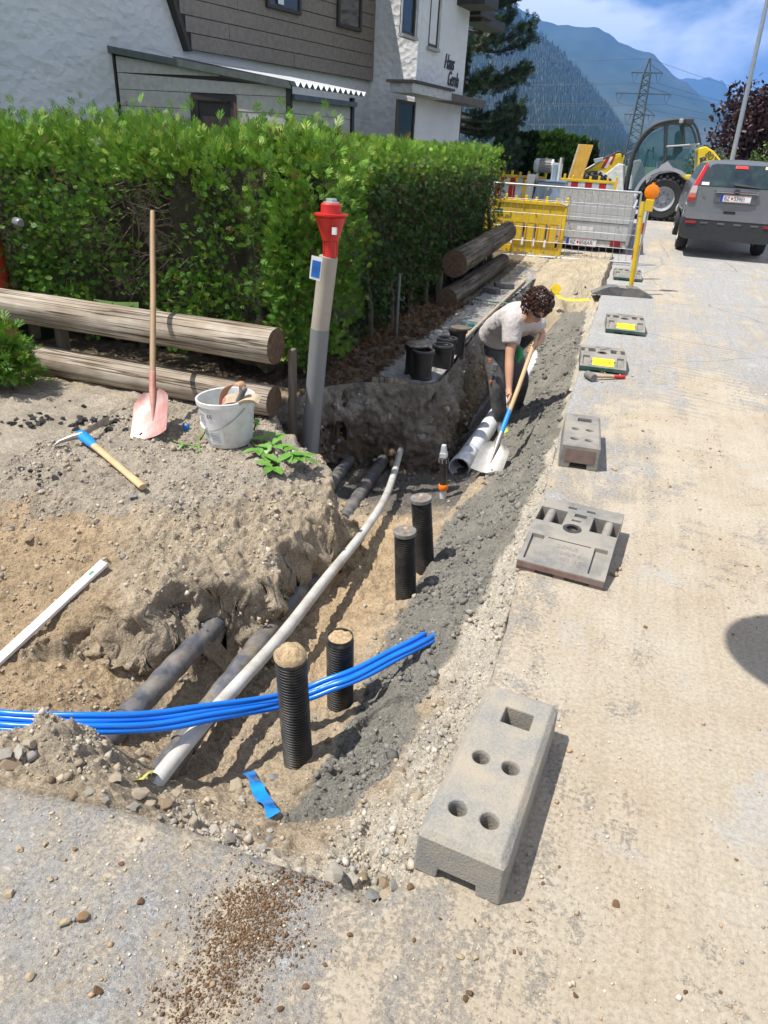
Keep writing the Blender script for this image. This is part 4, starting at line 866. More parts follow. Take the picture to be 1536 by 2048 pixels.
for j in range(n + 1):
    for i in range(n + 1):
        x = (i / n - .5) * .2; y = (j / n - .5) * .13; vs_.append((x, y, .012 + .05 * abs(float(fbm(np.array([x * 16.]), np.array([y * 22.]), 3, 88)[0])) + .02 * max(0, .5 - i / n)))
m_ = len(vs_); vs_ += [(x, y, z + .003) for x, y, z in vs_]; fs = []
for j in range(n):
    for i in range(n): q = j * (n + 1) + i; fs += [(q, q + n + 1, q + n + 2, q + 1), (m_ + q, m_ + q + 1, m_ + q + n + 2, m_ + q + n + 1)]
o = b_.add(vs_, fs).build('rag', M('pale_blue_rag', (.42, .46, .60), .9, 0, .2, 18, None, bmp=.3), smooth=60, loc=(p[0], p[1], zt(p)), rot=(0, 0, -.4)); tag(o, 'crumpled pale blue rag beside the drain risers', 'rag')
p = G(877, 743, .02); t = empty('stone_cube', (p[0], p[1], zt(p)), .5, 'small tan stone cube on the footing edge', 'stone')
b_ = MB().cbox((0, 0, .03), (.06, .055, .06)); o = b_.build('cube', M('tan_stone', (.30, .20, .10), .9, 0, .3, 30), t, bevel=.01)
# rake
RZ = .03; ra = Vector(GR(917, 690, RZ)); rb_ = Vector(GR(1050, 562, RZ)); hd = Vector(GR(980, 606, RZ)); dv = rb_ - ra
t = empty('rake', ra, 0, 'garden rake with long pale handle lying on the footing', 'rake')
MB().tube([(0, 0, .01), tuple(dv * .5 + Vector((0, 0, .012))), tuple(dv + Vector((0, 0, .01)))], .017, 10).build('handle', M('grey_handle_wood', (.38, .30, .19), .7, 0, .25, 4), t, smooth=60)
MB().tube([tuple(hd - ra + Vector((-.25, .03, .02))), tuple(hd - ra + Vector((.25, -.03, .02)))], .012, 8).build('head_bar', M('green_metal', (.05, .13, .10), .5), t, smooth=60)
tb = MB()
for k in range(14): q = hd - ra + Vector((-.24 + .037 * k, .03 - .0046 * k, .02)); tb.tube([tuple(q), tuple(q + Vector((-.004, -.10, -.02)))], .005, 6)
tb.build('tines', STEEL, t)
for k, (u, v, sx_, sy_, rz_) in enumerate([(1008, 573, .26, .16, .3), (983, 583, .2, .14, -.2)]):
    p = GR(u, v, .03); t = empty('paving_slab', (p[0], p[1], zt(p)), rz_, ['flat dark paving slab under the rake end', 'smaller dark paving slab against the log rail'][k], 'slab', 'loose slabs on the footing')
    MB().cbox((0, 0, .04), (sx_, sy_, .07)).build('slab', M('dark_slab', (.10, .10, .10), .85, 0, .3, 14), t, bevel=.006)
p = GR(938, 655, .02); t = empty('tangled_net', (p[0], p[1], zt(p)), 0, 'teal tangled net on the footing by the rear riser', 'net'); b_ = MB()
for k in range(16):
    P = [(random.uniform(-.1, .1), random.uniform(-.12, .12), random.uniform(.01, .05)) for _ in range(4)]; b_.tube(smooth_path(P, 4), .0035, 5)
b_.build('strands', M('teal_cord', (.02, .13, .14), .6), t)
# thin stake by the hedge
p = AX(790, 700, -2.0); t = empty('steel_stake', (p[0], p[1], 0), 0, 'thin grey steel stake with hook against the shaded hedge', 'stake'); h = AX(787, 552, -2.0)[2]
MB().tube([(0, 0, -.1), (.0, 0, h)], .017, 8).build('rod', M('dull_steel', (.16, .16, .155), .6, .3), t, smooth=60); MB().tube([(0, 0, h * .62), (.05, .0, h * .60), (.06, 0, h * .66)], .011, 6).build('hook', MATS['dull_steel'], t)
# ------------------------------------------------------------------ old concrete footing along the pit
def rough_block(name, pts_top, zt_, zb, mat, seed, n=60, amp=.03):
    """closed strip of broken concrete: pts_top a list of (x_in, x_out, y)"""
    Y_ = np.linspace(pts_top[0][2], pts_top[-1][2], n); xi = np.interp(Y_, [p[2] for p in pts_top], [p[0] for p in pts_top]); xo = np.interp(Y_, [p[2] for p in pts_top], [p[1] for p in pts_top]); vs_ = []; fs = []
    K = 16
    for i in range(n):
        zz = float(zroad(Y_[i])) + zt_
        ring = [(xi[i], zz)] + [(xi[i] + (xo[i] - xi[i]) * k / 5, zz) for k in range(1, 6)] + [(xo[i] - .01, zz - (zt_ - zb) * k / 6) for k in range(1, 7)] + [(xi[i], zb + zz - zt_)]
        for k, (x, z) in enumerate(ring):
            a = float(fbm(np.array([x * 6 + z * 5]), np.array([Y_[i] * 6 + z * 7]), 4, seed)[0]); c = float(fbm(np.array([x * 9 + 3 + z * 11]), np.array([Y_[i] * 9]), 3, seed + 1)[0])
            out_ = 1 if 4 <= k <= 11 else .15
            vs_.append((x + amp * a * out_, Y_[i] + amp * c * out_ * (.6), z + amp * .45 * c * (1 if k < 6 else .6)))
    K = len(ring)
    for i in range(n - 1):
        for k in range(K): p = i * K + k; q = i * K + (k + 1) % K; fs.append((p, q, q + K, p + K))
    fs += [tuple(range(K - 1, -1, -1)), tuple(range((n - 1) * K, n * K))]
    return MB().add(vs_, fs).build(name, mat, smooth=35)
FOOT = M('old_footing_concrete', (.27, .265, .25), .95, 0, .3, 14, (.14, .13, .12), .5, 4, .9, 40, .012)
o = rough_block('concrete_footing', [(-1.72, -1.30, 5.10), (-1.70, -1.27, 5.3), (-1.75, -1.33, 6.2), (-1.78, -1.38, 7.3), (-1.75, -1.37, 9.0), (-1.7, -1.34, 10.2), (-1.66, -1.32, 11.6)], .012, -.13, FOOT, 91, 120, .03); tag(o, kind='structure')
# cut faces of the trench: own fine surface, stones and earth standing out of it
from mathutils import noise as MN
BD = np.array([(-2.12, 3.85), (-2.13, 4.3), (-2.02, 4.72), (-1.8, 4.96), (-1.56, 5.04), (-1.36, 5.10), (-1.30, 5.22), (-1.31, 5.6), (-1.36, 6.3), (-1.42, 7.3), (-1.40, 9), (-1.38, 10.3)]); sg = np.concatenate([[0], np.cumsum(np.linalg.norm(np.diff(BD, axis=0), axis=1))]); S_ = np.concatenate([np.arange(0, 3.2, .016), np.arange(3.2, sg[-1], .035)]); bx_ = np.interp(S_, sg, BD[:, 0]); by_ = np.interp(S_, sg, BD[:, 1])
for _ in range(6): bx_[1:-1] = (bx_[:-2] + bx_[1:-1] * 2 + bx_[2:]) / 4; by_[1:-1] = (by_[:-2] + by_[1:-1] * 2 + by_[2:]) / 4
tx_ = np.gradient(bx_); ty_ = np.gradient(by_); tl_ = np.hypot(tx_, ty_); ox_, oy_ = ty_ / tl_, -tx_ / tl_; TT = np.linspace(0, 1, 44); V = []; C = []
for i in range(len(S_)):
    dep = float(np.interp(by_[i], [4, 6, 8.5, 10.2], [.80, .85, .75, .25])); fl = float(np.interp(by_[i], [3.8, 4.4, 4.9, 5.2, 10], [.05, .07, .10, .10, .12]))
    for t_ in TT:
        z = .0 - dep * t_; o_ = .05 + fl * t_ ** 1.3; p = Vector((bx_[i] + ox_[i] * o_, by_[i] + oy_[i] * o_, z)); a = MN.fractal(p * 6.5, .45, 2.1, 6) ; cell = MN.voronoi(p * 9.)[0]; st = max(0., .55 - cell[0] * 2.2) ; e = MN.noise(p * 30)
        d_ = (.05 * a + .045 * st + .012 * e) * min(1, t_ * 8) * (1 if t_ < .97 else .2); V.append((p.x + ox_[i] * d_, p.y + oy_[i] * d_, z + .012 * e * min(1, t_ * 6)))
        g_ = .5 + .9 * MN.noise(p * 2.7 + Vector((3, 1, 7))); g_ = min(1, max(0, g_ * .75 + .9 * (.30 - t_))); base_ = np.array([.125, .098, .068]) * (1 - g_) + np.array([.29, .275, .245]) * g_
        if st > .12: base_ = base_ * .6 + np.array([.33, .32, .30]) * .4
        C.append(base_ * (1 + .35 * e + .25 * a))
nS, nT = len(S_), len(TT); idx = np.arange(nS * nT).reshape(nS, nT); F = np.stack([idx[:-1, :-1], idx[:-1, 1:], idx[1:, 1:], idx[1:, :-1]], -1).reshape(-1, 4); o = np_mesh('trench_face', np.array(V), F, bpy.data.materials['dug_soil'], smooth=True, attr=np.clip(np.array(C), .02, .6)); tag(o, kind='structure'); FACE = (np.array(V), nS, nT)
# ------------------------------------------------------------------ uprooted sprig with big leaves
LEAF = M('broad_leaf', (.09, .23, .03), .45, 0, .3, 9, (.16, .30, .06), .4, 12, .2, 30, .003)
def leaf_mesh(par, p, d, L, W, mat=LEAF, fold=.25, name='leaf'):
    d = Vector(d).normalized(); up = Vector((0, 0, 1)); s = d.cross(up); s = s.normalized() if s.length > .1 else Vector((1, 0, 0)); n = s.cross(d); b_ = MB(); vs_ = []
    for k in range(7):
        t_ = k / 6; w_ = W * math.sin(PI * min(1, t_ * .93 + .05)) ** .8 / 2; c = Vector(p) + d * (L * t_) - n * (L * .25 * t_ * t_)
        vs_ += [tuple(c - s * w_ + n * w_ * fold), tuple(c), tuple(c + s * w_ + n * w_ * fold)]
    fs = [];
    for k in range(6): a = k * 3; fs += [(a, a + 1, a + 4, a + 3), (a + 1, a + 2, a + 5, a + 4)]
    return b_.add(vs_, fs).build(name, mat, par, smooth=80)
def sprig(pts, nleaf, L, label, seed):
    rnd = random.Random(seed); P = [np.array(p) for p in pts]; t = empty('leafy_sprig', P[0], 0, label, 'sprig', 'uprooted leafy sprigs'); S = smooth_path([p - P[0] for p in P], 6)
    MB().tube(S, [.006 - .004 * k / len(S) for k in range(len(S))], 6).build('stem', M('green_stem', (.13, .16, .05), .7), t)
    for k in range(nleaf):
        q = S[min(len(S) - 1, 3 + int(k / nleaf * len(S)))]; a = rnd.uniform(0, 2 * PI); leaf_mesh(t, q, (math.cos(a), math.sin(a), rnd.uniform(-.25, .45)), L * rnd.uniform(.7, 1.15), L * rnd.uniform(.42, .55))
    return t
sprig([G(505, 870, .03), G(540, 885, .06), G(575, 905, .09), G(600, 915, .06)], 18, .115, 'largest leafy sprig lying right of the bucket', 1)
sprig([G(500, 880, .02), G(525, 905, .05), G(545, 935, .02)], 11, .11, 'leafy sprig drooping over the bank edge', 2)
sprig([G(508, 860, .02), G(512, 845, .1), G(513, 838, .16)], 4, .07, 'upright little sprig behind the bucket', 3)
sprig([G(345, 880, .01), G(365, 888, .03), G(395, 893, .01)], 7, .045, 'small wilted sprig between shovel and bucket', 4)
sprig([G(400, 880, .01), G(408, 868, .05), G(412, 855, .08)], 6, .04, 'tiny wilted sprig touching the bucket', 5)
# ------------------------------------------------------------------ foliage
def foliage_mat(name, trans=.16, rough=.55):
    m, nt, b = new_mat(name); at = nt.nodes.new('ShaderNodeAttribute'); at.attribute_name = 'tone'
    nt.links.new(at.outputs['Color'], b.inputs['Base Color']); b.inputs['Roughness'].default_value = rough; b.inputs['Specular IOR Level'].default_value = .35
    tr = nt.nodes.new('ShaderNodeBsdfTranslucent'); nt.links.new(at.outputs['Color'], tr.inputs[0]); mx = nt.nodes.new('ShaderNodeMixShader'); mx.inputs[0].default_value = trans
    nt.links.new(b.outputs[0], mx.inputs[1]); nt.links.new(tr.outputs[0], mx.inputs[2]); nt.links.new(mx.outputs[0], nt.nodes['Material Output'].inputs[0]); return m
FOL = foliage_mat('scale_leaf_foliage'); FOL2 = foliage_mat('leaf_foliage', .3, .45)
def spray_template(n=5, L=1., seed=1):
    """flat fan of thin leaflets, length 1 along y"""
    rnd = random.Random(seed); V = []; F = []
    def leaf(o, a, l, w):
        d = np.array([math.sin(a), math.cos(a), rnd.uniform(-.12, .12)]); s = np.array([math.cos(a), -math.sin(a), 0]); k = len(V); o = np.array(o, float)
        V.extend([o, o + d * l * .45 + s * w, o + d * l, o + d * l * .45 - s * w]); F.extend([(k, k + 1, k + 2), (k, k + 2, k + 3)])
    leaf((0, 0, 0), rnd.uniform(-.1, .1), 1.0, .03)
    for i in range(n):
        y = .12 + .62 * i / n; l = .62 - .42 * i / n
        leaf((0, y, 0), .62 + rnd.uniform(-.15, .15), l, .038); leaf((0, y + .05, 0), -.62 + rnd.uniform(-.15, .15), l, .038)
    return np.array(V), np.array(F)
def leaf_template():
    V = np.array([(0, 0, 0), (.24, .3, .05), (.26, .62, .03), (0, 1, -.08), (-.26, .62, .03), (-.24, .3, .05)], float); F = np.array([(0, 1, 2), (0, 2, 3), (0, 3, 4), (0, 4, 5)]); return V, F
def scatter_sprays(name, P, D, size, col, tmpl, mat, parent=None, roll=None, rng=RNG):
    """one mesh of leaf sprays: positions P, growth directions D"""
    N = len(P); D = D / np.linalg.norm(D, axis=1, keepdims=True); R_ = rng.normal(size=(N, 3)); X_ = np.cross(D, R_); X_ /= np.linalg.norm(X_, axis=1, keepdims=True) + 1e-9; Z_ = np.cross(X_, D)
    V0, F0 = tmpl; S = np.asarray(size).reshape(-1, 1, 1) * np.ones((N, 1, 1))
    V = P[:, None, :] + S * (V0[None, :, 0:1] * X_[:, None, :] + V0[None, :, 1:2] * D[:, None, :] + V0[None, :, 2:3] * Z_[:, None, :])
    F = (F0[None] + (np.arange(N) * len(V0))[:, None, None]).reshape(-1, 3); C = np.repeat(col, len(V0), 0)
    return np_mesh(name, V.reshape(-1, 3), F, mat, parent, attr=C)
SPR = spray_template(5)
def hedge_core(parent, x0, x1, y0, y1, z0, z1, mat, seed):
    b_ = MB(); nx, ny = 14, 14
    def pt(x, y, z): a = float(fbm(np.array([x * 2.1 + z]), np.array([y * 2.1 - z]), 2, seed)[0]) * .08; return (x + a, y + a, z + a * .5)
    def face(o, du, dv, n1, n2):
        vs_ = [pt(*(np.array(o) + np.array(du) * i / n1 + np.array(dv) * j / n2)) for j in range(n2 + 1) for i in range(n1 + 1)]
        b_.add(vs_, [(j * (n1 + 1) + i, j * (n1 + 1) + i + 1, (j + 1) * (n1 + 1) + i + 1, (j + 1) * (n1 + 1) + i) for j in range(n2) for i in range(n1)])
    X, Y, Z = x1 - x0, y1 - y0, z1 - z0
    face((x0, y0, z0), (X, 0, 0), (0, 0, Z), 24, 10); face((x0, y1, z0), (X, 0, 0), (0, 0, Z), 24, 10); face((x0, y0, z0), (0, Y, 0), (0, 0, Z), 24, 10); face((x1, y0, z0), (0, Y, 0), (0, 0, Z), 24, 10)
    face((x0, y0, z1), (X, 0, 0), (0, Y, 0), 24, 24); face((x0, y0, z0), (X, 0, 0), (0, Y, 0), 24, 24)
    return b_.build('inner_twigs', mat, parent)
COREM = M('hedge_inner_brown', (.030, .024, .014), .95, 0, .5, 20, (.05, .06, .02), .4, 9, 1, 30, .03)
TWIG = M('dry_twig', (.16, .12, .085), .9, 0, .3, 20)
def hedge_pts(n, faces, seed, gap=.0):
    """points on the hedge's outer faces: list of (origin, du, dv, normal, weight)"""
    rng = np.random.default_rng(seed); A = np.array([np.linalg.norm(np.cross(f[1], f[2])) * f[4] for f in faces]); k = rng.choice(len(faces), n, p=A / A.sum())
    o = np.array([f[0] for f in faces], float)[k]; du = np.array([f[1] for f in faces], float)[k]; dv = np.array([f[2] for f in faces], float)[k]; nn = np.array([f[3] for f in faces], float)[k]
    a = rng.random((n, 1)); b = rng.random((n, 1)); P = o + du * a + dv * b; return P, nn, k, rng
def hedge_colours(rng, n, topness, dry):
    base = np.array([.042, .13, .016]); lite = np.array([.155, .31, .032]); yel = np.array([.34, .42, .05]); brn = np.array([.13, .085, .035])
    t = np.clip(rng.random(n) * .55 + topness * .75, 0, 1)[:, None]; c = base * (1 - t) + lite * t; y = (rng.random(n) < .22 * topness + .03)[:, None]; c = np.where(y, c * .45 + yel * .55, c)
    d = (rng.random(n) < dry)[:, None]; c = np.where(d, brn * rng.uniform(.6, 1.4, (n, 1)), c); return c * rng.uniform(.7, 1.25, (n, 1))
# left hedge: front towards the camera
HL = empty('thuja_hedge', (-4.3, 4.9, 0), 0, 'sunlit leafy thuja hedge behind the bleached log rail', 'hedge'); hx, hy = -4.3, 4.9
HL0 = np.array([hx, hy, 0])
hedge_core(HL, -3.2, 2.27, -.16, .45, .40, 1.34, COREM, 5)
P, nn, k, rng = hedge_pts(54000, [((-7.4, 4.42, .20), (5.5, 0, 0), (0, 0, 1.29), (0, -1, .12), 1.0), ((-7.4, 4.42, 1.47), (5.45, 0, 0), (0, 1.0, 0), (0, -.1, 1), .8), ((-1.92, 4.36, .30), (0, .5, 0), (0, 0, 1.16), (1, -.2, .1), 1.6)], 41)
bulge = fbm(P[:, 0] * 1.5, P[:, 2] * 1.7 + P[:, 1], 3, 61); dens = fbm(P[:, 0] * 2.6 + 4, P[:, 2] * 2.6 + P[:, 1] * 2, 3, 62)
bare = np.exp(-(((P[:, 0] + 3.35) / .42) ** 2 + ((P[:, 2] - .98) / .30) ** 2)) + .8 * np.exp(-(((P[:, 0] + 3.0) / .25) ** 2 + ((P[:, 2] - 1.2) / .18) ** 2)) + .5 * np.exp(-(((P[:, 0] + 2.4) / .3) ** 2 + ((P[:, 2] - .55) / .2) ** 2))
lowfade = sstep(.22, .6, P[:, 2] + .25 * dens); bare = bare + 1.4 * np.exp(-(((P[:, 0] - AY(-10, 480, 4.4)[0]) / .15) ** 2 + ((P[:, 2] - 1.0) / .26) ** 4)) * (k == 0)
keep = (rng.random(len(P)) < np.clip(.62 + .85 * dens, .08, 1) * (1 - .93 * np.clip(bare, 0, 1)) * (.45 + .55 * lowfade))
P = P[keep]; nn = nn[keep]; kk = k[keep]; bulge = bulge[keep]; n = len(P)
P = P + nn * (bulge[:, None] * .11 + rng.uniform(-.14, .06, (n, 1)) + .10 * np.exp(-((P[:, 0:1] + 2.0) / .3) ** 2)) + rng.normal(0, .02, (n, 3))
D = nn * .75 + np.array([0, 0, .35]) + rng.normal(0, .55, (n, 3)); D[kk == 1] = np.array([0, -.1, 1]) + rng.normal(0, .45, (int((kk == 1).sum()), 3))
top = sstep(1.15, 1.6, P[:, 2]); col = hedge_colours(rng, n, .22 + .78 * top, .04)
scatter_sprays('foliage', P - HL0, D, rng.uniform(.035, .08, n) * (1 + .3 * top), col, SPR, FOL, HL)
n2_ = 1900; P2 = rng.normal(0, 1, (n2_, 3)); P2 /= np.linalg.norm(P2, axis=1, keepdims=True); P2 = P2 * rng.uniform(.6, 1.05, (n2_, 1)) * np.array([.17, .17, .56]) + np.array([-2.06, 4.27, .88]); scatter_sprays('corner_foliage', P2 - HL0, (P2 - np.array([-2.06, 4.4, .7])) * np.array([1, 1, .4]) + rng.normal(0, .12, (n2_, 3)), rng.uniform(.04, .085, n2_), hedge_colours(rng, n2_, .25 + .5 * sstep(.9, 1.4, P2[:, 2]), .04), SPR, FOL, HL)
# taller shoots on the top
n = 700; P = np.stack([rng.uniform(-7.3, -1.95, n), rng.uniform(4.4, 5.0, n), 1.48 + .06 * rng.random(n)], 1); hs = .016 + .034 * np.clip(fbm(P[:, 0] * 1.6, P[:, 1] * 2, 3, 67) + .35 + (rng.random(n) < .12), 0, 1.4); P = np.repeat(P, 5, 0) + np.concatenate([np.zeros((n * 5, 2)), (np.tile(np.arange(5), n) * np.repeat(hs, 5))[:, None]], 1) + rng.normal(0, .015, (n * 5, 3))
scatter_sprays('shoots', P - HL0, np.array([0, 0, 1.]) + rng.normal(0, .4, (n * 5, 3)), rng.uniform(.06, .11, n * 5), hedge_colours(rng, n * 5, np.ones(n * 5), .02), SPR, FOL, HL)
tw = MB()
for q in range(150):
    x = rng.normal(-3.3, .38); z = rng.normal(.98, .24); a = np.array([x, 4.62, z]); d = np.array([rng.normal(0, 1), -rng.random() * .6, rng.normal(-.1, .6)]); d = d / np.linalg.norm(d) * rng.uniform(.12, .38)
    tw.tube([a - HL0, a + d * .5 + rng.normal(0, .02, 3) - HL0, a + d - HL0], [.005, .0035, .0015], 4)
tag(tw.build('twigs', TWIG, HL), kind='stuff')
for q, x in enumerate((-4.9, -4.3, -3.75, -3.2, -2.85, -2.5, -2.2)):
    MB().tube([(x - hx, -.02, -.05), (x - hx + .03, .0, .4), (x - hx - .02, .05, 1.2)], [.05, .04, .03], 8).build('trunk', M('hedge_trunk', (.075, .055, .04), .9, 0, .4, 12), HL, smooth=60)
# shade side hedge along the footing
HR0 = np.array([-2.6, 8.4, 0]); HRE = empty('thuja_hedge', HR0, 0, 'long trimmed thuja hedge with its shaded side to the trench', 'hedge')
hedge_core(HRE, -.42, .27, -3.9, 3.4, .12, 1.45, COREM, 6)
P, nn, k, rng = hedge_pts(50000, [((-2.20, 4.62, .08), (0, 7.3, 0), (0, 0, 1.45), (1, 0, .05), 1.0), ((-3.1, 4.62, 1.53), (.92, 0, 0), (0, 7.3, .12), (0, 0, 1), .75), ((-3.1, 11.92, .1), (1.04, 0, 0), (0, 0, 1.5), (0, 1, 0), .3)], 43)
w_near = np.clip(1.25 - (P[:, 1] - 4.6) / 9, .4, 1); dens = fbm(P[:, 1] * 2.2, P[:, 2] * 2.4 + P[:, 0] * 2, 3, 64)
hole = .9 * np.exp(-(((P[:, 1] - 4.95) / .25) ** 2 + ((P[:, 2] - 1.38) / .13) ** 2)); keep = rng.random(len(P)) < np.clip(.75 + .7 * dens, .15, 1) * w_near * (1 - hole) * (.35 + .65 * sstep(.1, .5, P[:, 2] + .2 * dens))
P = P[keep]; nn = nn[keep]; kk = k[keep]; n = len(P); bulge = fbm(P[:, 1] * 1.4, P[:, 2] * 1.6 + P[:, 0], 3, 65)
P[:, 2] += zroad(P[:, 1]) * .6 - .10 * (1 - sstep(4.6, 5.6, P[:, 1])) * (kk == 1)
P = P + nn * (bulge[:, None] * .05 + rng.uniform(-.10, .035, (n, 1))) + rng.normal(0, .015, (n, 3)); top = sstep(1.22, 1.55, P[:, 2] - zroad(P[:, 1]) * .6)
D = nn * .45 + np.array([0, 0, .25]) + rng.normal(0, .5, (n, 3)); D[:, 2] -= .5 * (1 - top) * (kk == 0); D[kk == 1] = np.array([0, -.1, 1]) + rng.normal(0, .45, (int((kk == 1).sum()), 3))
col = hedge_colours(rng, n, .02 + .9 * top, .22 * (1 - top)) * (1 - .5 * (1 - top))[:, None]  # below the top darkened and browned: shade of this side put into the colour
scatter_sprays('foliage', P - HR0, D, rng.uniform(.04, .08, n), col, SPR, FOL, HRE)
n = 1500; P = np.stack([rng.uniform(-3.05, -2.2, n), rng.uniform(4.7, 11.9, n), 1.55 + .08 * rng.random(n)], 1); P[:, 2] += zroad(P[:, 1]) * .6
scatter_sprays('shoots', P - HR0, np.array([.1, 0, 1.]) + rng.normal(0, .35, (n, 3)), rng.uniform(.08, .14, n), hedge_colours(rng, n, np.ones(n), .02), SPR, FOL, HRE)
for y in np.arange(4.9, 11.8, .62):
    MB().tube([(.42, y - 8.4, -.1), (.40, y - 8.4 + .02, .3), (.3, y - 8.4, .9)], [.04, .032, .02], 7).build('trunk', MATS['hedge_trunk'], HRE, smooth=60)
# dry litter under the shaded hedge
n = 2600; P = np.stack([rng.uniform(-2.3, -1.72, n), rng.uniform(4.75, 8.5, n), np.zeros(n)], 1); P[:, 2] = [zt(p) + .012 for p in P]
o = scatter_sprays('dry_litter', P, rng.normal(0, 1, (n, 3)) * np.array([1, 1, .25]), rng.uniform(.03, .08, n), np.array([.16, .085, .035]) * rng.uniform(.4, 1.5, (n, 1)), SPR, FOL); tag(o, 'brown dry hedge litter under the shaded hedge', 'litter', kind='stuff')
# small thuja bush at the left edge in front of the rail
bp2 = Vector(AY(8, 720, 3.55)); BU = empty('thuja_bush', (bp2.x, 3.55, 0), 0, 'low thuja bush poking in at the left edge before the rail', 'bush'); n = 2600
P = rng.normal(0, 1, (n, 3)); P /= np.linalg.norm(P, axis=1, keepdims=True); P *= rng.uniform(.35, 1, (n, 1)) * (.75 + .5 * fbm(P[:, 0] * 2, P[:, 2] * 2 + P[:, 1], 2, 66))[:, None] * np.array([.34, .26, .25]); D = P + np.array([0, 0, .15]) + rng.normal(0, .12, (n, 3))
scatter_sprays('foliage', P + np.array([-.10, 0, .24]), D, rng.uniform(.05, .12, n), hedge_colours(rng, n, .35 + 0 * P[:, 0], .03), SPR, FOL, BU); MB().tube([(0, 0, -.05), (0, 0, .3)], [.03, .02], 7).build('stem', MATS['hedge_trunk'], BU)
# ------------------------------------------------------------------ house
th = math.radians(18); HD = np.array([math.sin(th), math.cos(th), 0]); HN = np.array([math.cos(th), -math.sin(th), 0]); HP = np.array([-5.14, 14.0, 0])
def plaster(name, col):
    m, nt, b = new_mat(name); n1 = noise_node(nt, 3.2, 3, .5, 'Object', (1, 1, 2.2), .6); n2 = noise_node(nt, 14, 4, .6); n3 = noise_node(nt, 1.2, 4, .6)
    r = ramp(nt, n3.outputs[0], [(.3, tuple(c * .88 for c in col)), (.7, col)]); nt.links.new(r.outputs[0], b.inputs['Base Color']); b.inputs['Roughness'].default_value = .9
    v = nt.nodes.new('ShaderNodeTexVoronoi'); v.inputs['Scale'].default_value = 9; tc = nt.nodes.new('ShaderNodeTexCoord'); nt.links.new(tc.outputs['Object'], v.inputs[0])
    p = bump(nt, b, v.outputs['Distance'], .55, .03); p = bump(nt, b, n1.outputs[0], .5, .05, p); bump(nt, b, n2.outputs[0], .4, .012, p); return m
PLAS = plaster('rough_white_plaster', (.64, .64, .65)); CLADM = M('grey_brown_board', (.205, .175, .15), .8, 0, .18, 5, None, bmp=.5, bscale=8, bdist=.006, stretch=(.3, 3, 3))
SHEDM = M('pale_grey_board', (.43, .415, .38), .8, 0, .15, 5, None, bmp=.6, bscale=8, bdist=.008, stretch=(.4, 3, 3))
TRIM = M('dark_brown_trim', (.03, .024, .02), .6, 0, .3, 6); FRAME = M('window_frame_dark', (.035, .028, .024), .5); GLASS = M('window_glass', (.03, .035, .04), .06, 0, .1, 3, None, bmp=0, spec=.8)
HOUSE = empty('house', HP, -th, 'white plastered house with dark board cladding behind the hedge', 'house')
# local axes: x along the outward normal, y along the wall (empty is turned by -18 degrees)
def ly_(u, v):                                       # sight line on the wall plane -> local (y, z)
    w_ = ray(u, v); t_ = (HN @ HP) / (HN @ w_); p = w_ * t_; return (float((p - HP) @ HD), CAM_H + float(w_[2] * t_))
MB().box((-9, -12, -.3), (0, .0, 4.55)).build('wall', PLAS, HOUSE)
c0, cb_ = ly_(370, 105); c1_, _ = ly_(335, 0); sl = (c1_ - c0) / (ly_(335, 0)[1] - cb_); CB = 2.68
cl = MB().hexa([(.005, c0 + .02, CB + .01), (.09, c0 + .02, CB + .01), (.09, -.01, CB + .01), (.005, -.01, CB + .01), (.005, c0 + sl * 1.85 + .02, CB + 1.86), (.09, c0 + sl * 1.85 + .02, CB + 1.86), (.09, -.01, CB + 1.86), (.005, -.01, CB + 1.86)]).build('cladding', TRIM, HOUSE)
zz = CB
while zz < CB + 1.85:
    h = min(.195, CB + 1.86 - zz); ya = c0 + sl * (zz - CB) + .03; cuts = [ya] + sorted(random.uniform(ya + .5, -.5) for _ in range(1)) + [-.012]
    for a, b2 in zip(cuts[:-1], cuts[1:]): MB().box((.092, a + .003, zz + .006), (.112 + random.uniform(-.002, .003), b2 - .003, zz + h - .004)).build('plank', CLADM, cl, bevel=.003)
    zz += .195
MB().hexa([(.0, c0 - .03, CB - .02), (.13, c0 - .03, CB - .02), (.13, c0 + .03, CB - .02), (.0, c0 + .03, CB - .02), (.0, c0 + sl * 1.85 - .03, CB + 1.86), (.13, c0 + sl * 1.85 - .03, CB + 1.86), (.13, c0 + sl * 1.85 + .03, CB + 1.86), (.0, c0 + sl * 1.85 + .03, CB + 1.86)]).build('edge_trim', TRIM, HOUSE)
def window(par, y0, y1, z0, z1, xo, nm='window', sill=True, fr=.05, depth=.1):
    w_ = MB().box((xo, y0, z0), (xo + .02, y1, z1)).build(nm, FRAME, par)
    f = MB()
    for a, b2 in (((xo + .0205, y0, z0), (xo + .05, y0 + fr, z1)), ((xo + .0205, y1 - fr, z0), (xo + .05, y1, z1)), ((xo + .0205, y0 + fr, z0), (xo + .05, y1 - fr, z0 + fr)), ((xo + .0205, y0 + fr, z1 - fr), (xo + .05, y1 - fr, z1))): f.box(a, b2)
    f.build('frame', FRAME, w_, bevel=.004); MB().box((xo + .021, y0 + fr, z0 + fr), (xo + .027, y1 - fr, z1 - fr)).build('pane', GLASS, w_)
    if sill: MB().box((xo, y0 - .04, z0 - .05), (xo + .10, y1 + .04, z0 - .005)).build('sill', M('sill_stone', (.32, .31, .29), .8), w_)
    return w_
wy0, wz = ly_(662, 48); wy1, _ = ly_(709, 62); window(HOUSE, wy0, wy1, 3.36, 4.4, .115, sill=False)
wy0, wz = ly_(520, 12); wy1, _ = ly_(588, 27); window(HOUSE, wy0, wy1, 3.38, 4.4, .115, sill=False)
cu0 = wy0 + .45; MB().box((.17, wy1 - .52, 3.45), (.173, wy1 - .40, 4.35)).build('curtain', WHITEP, HOUSE)
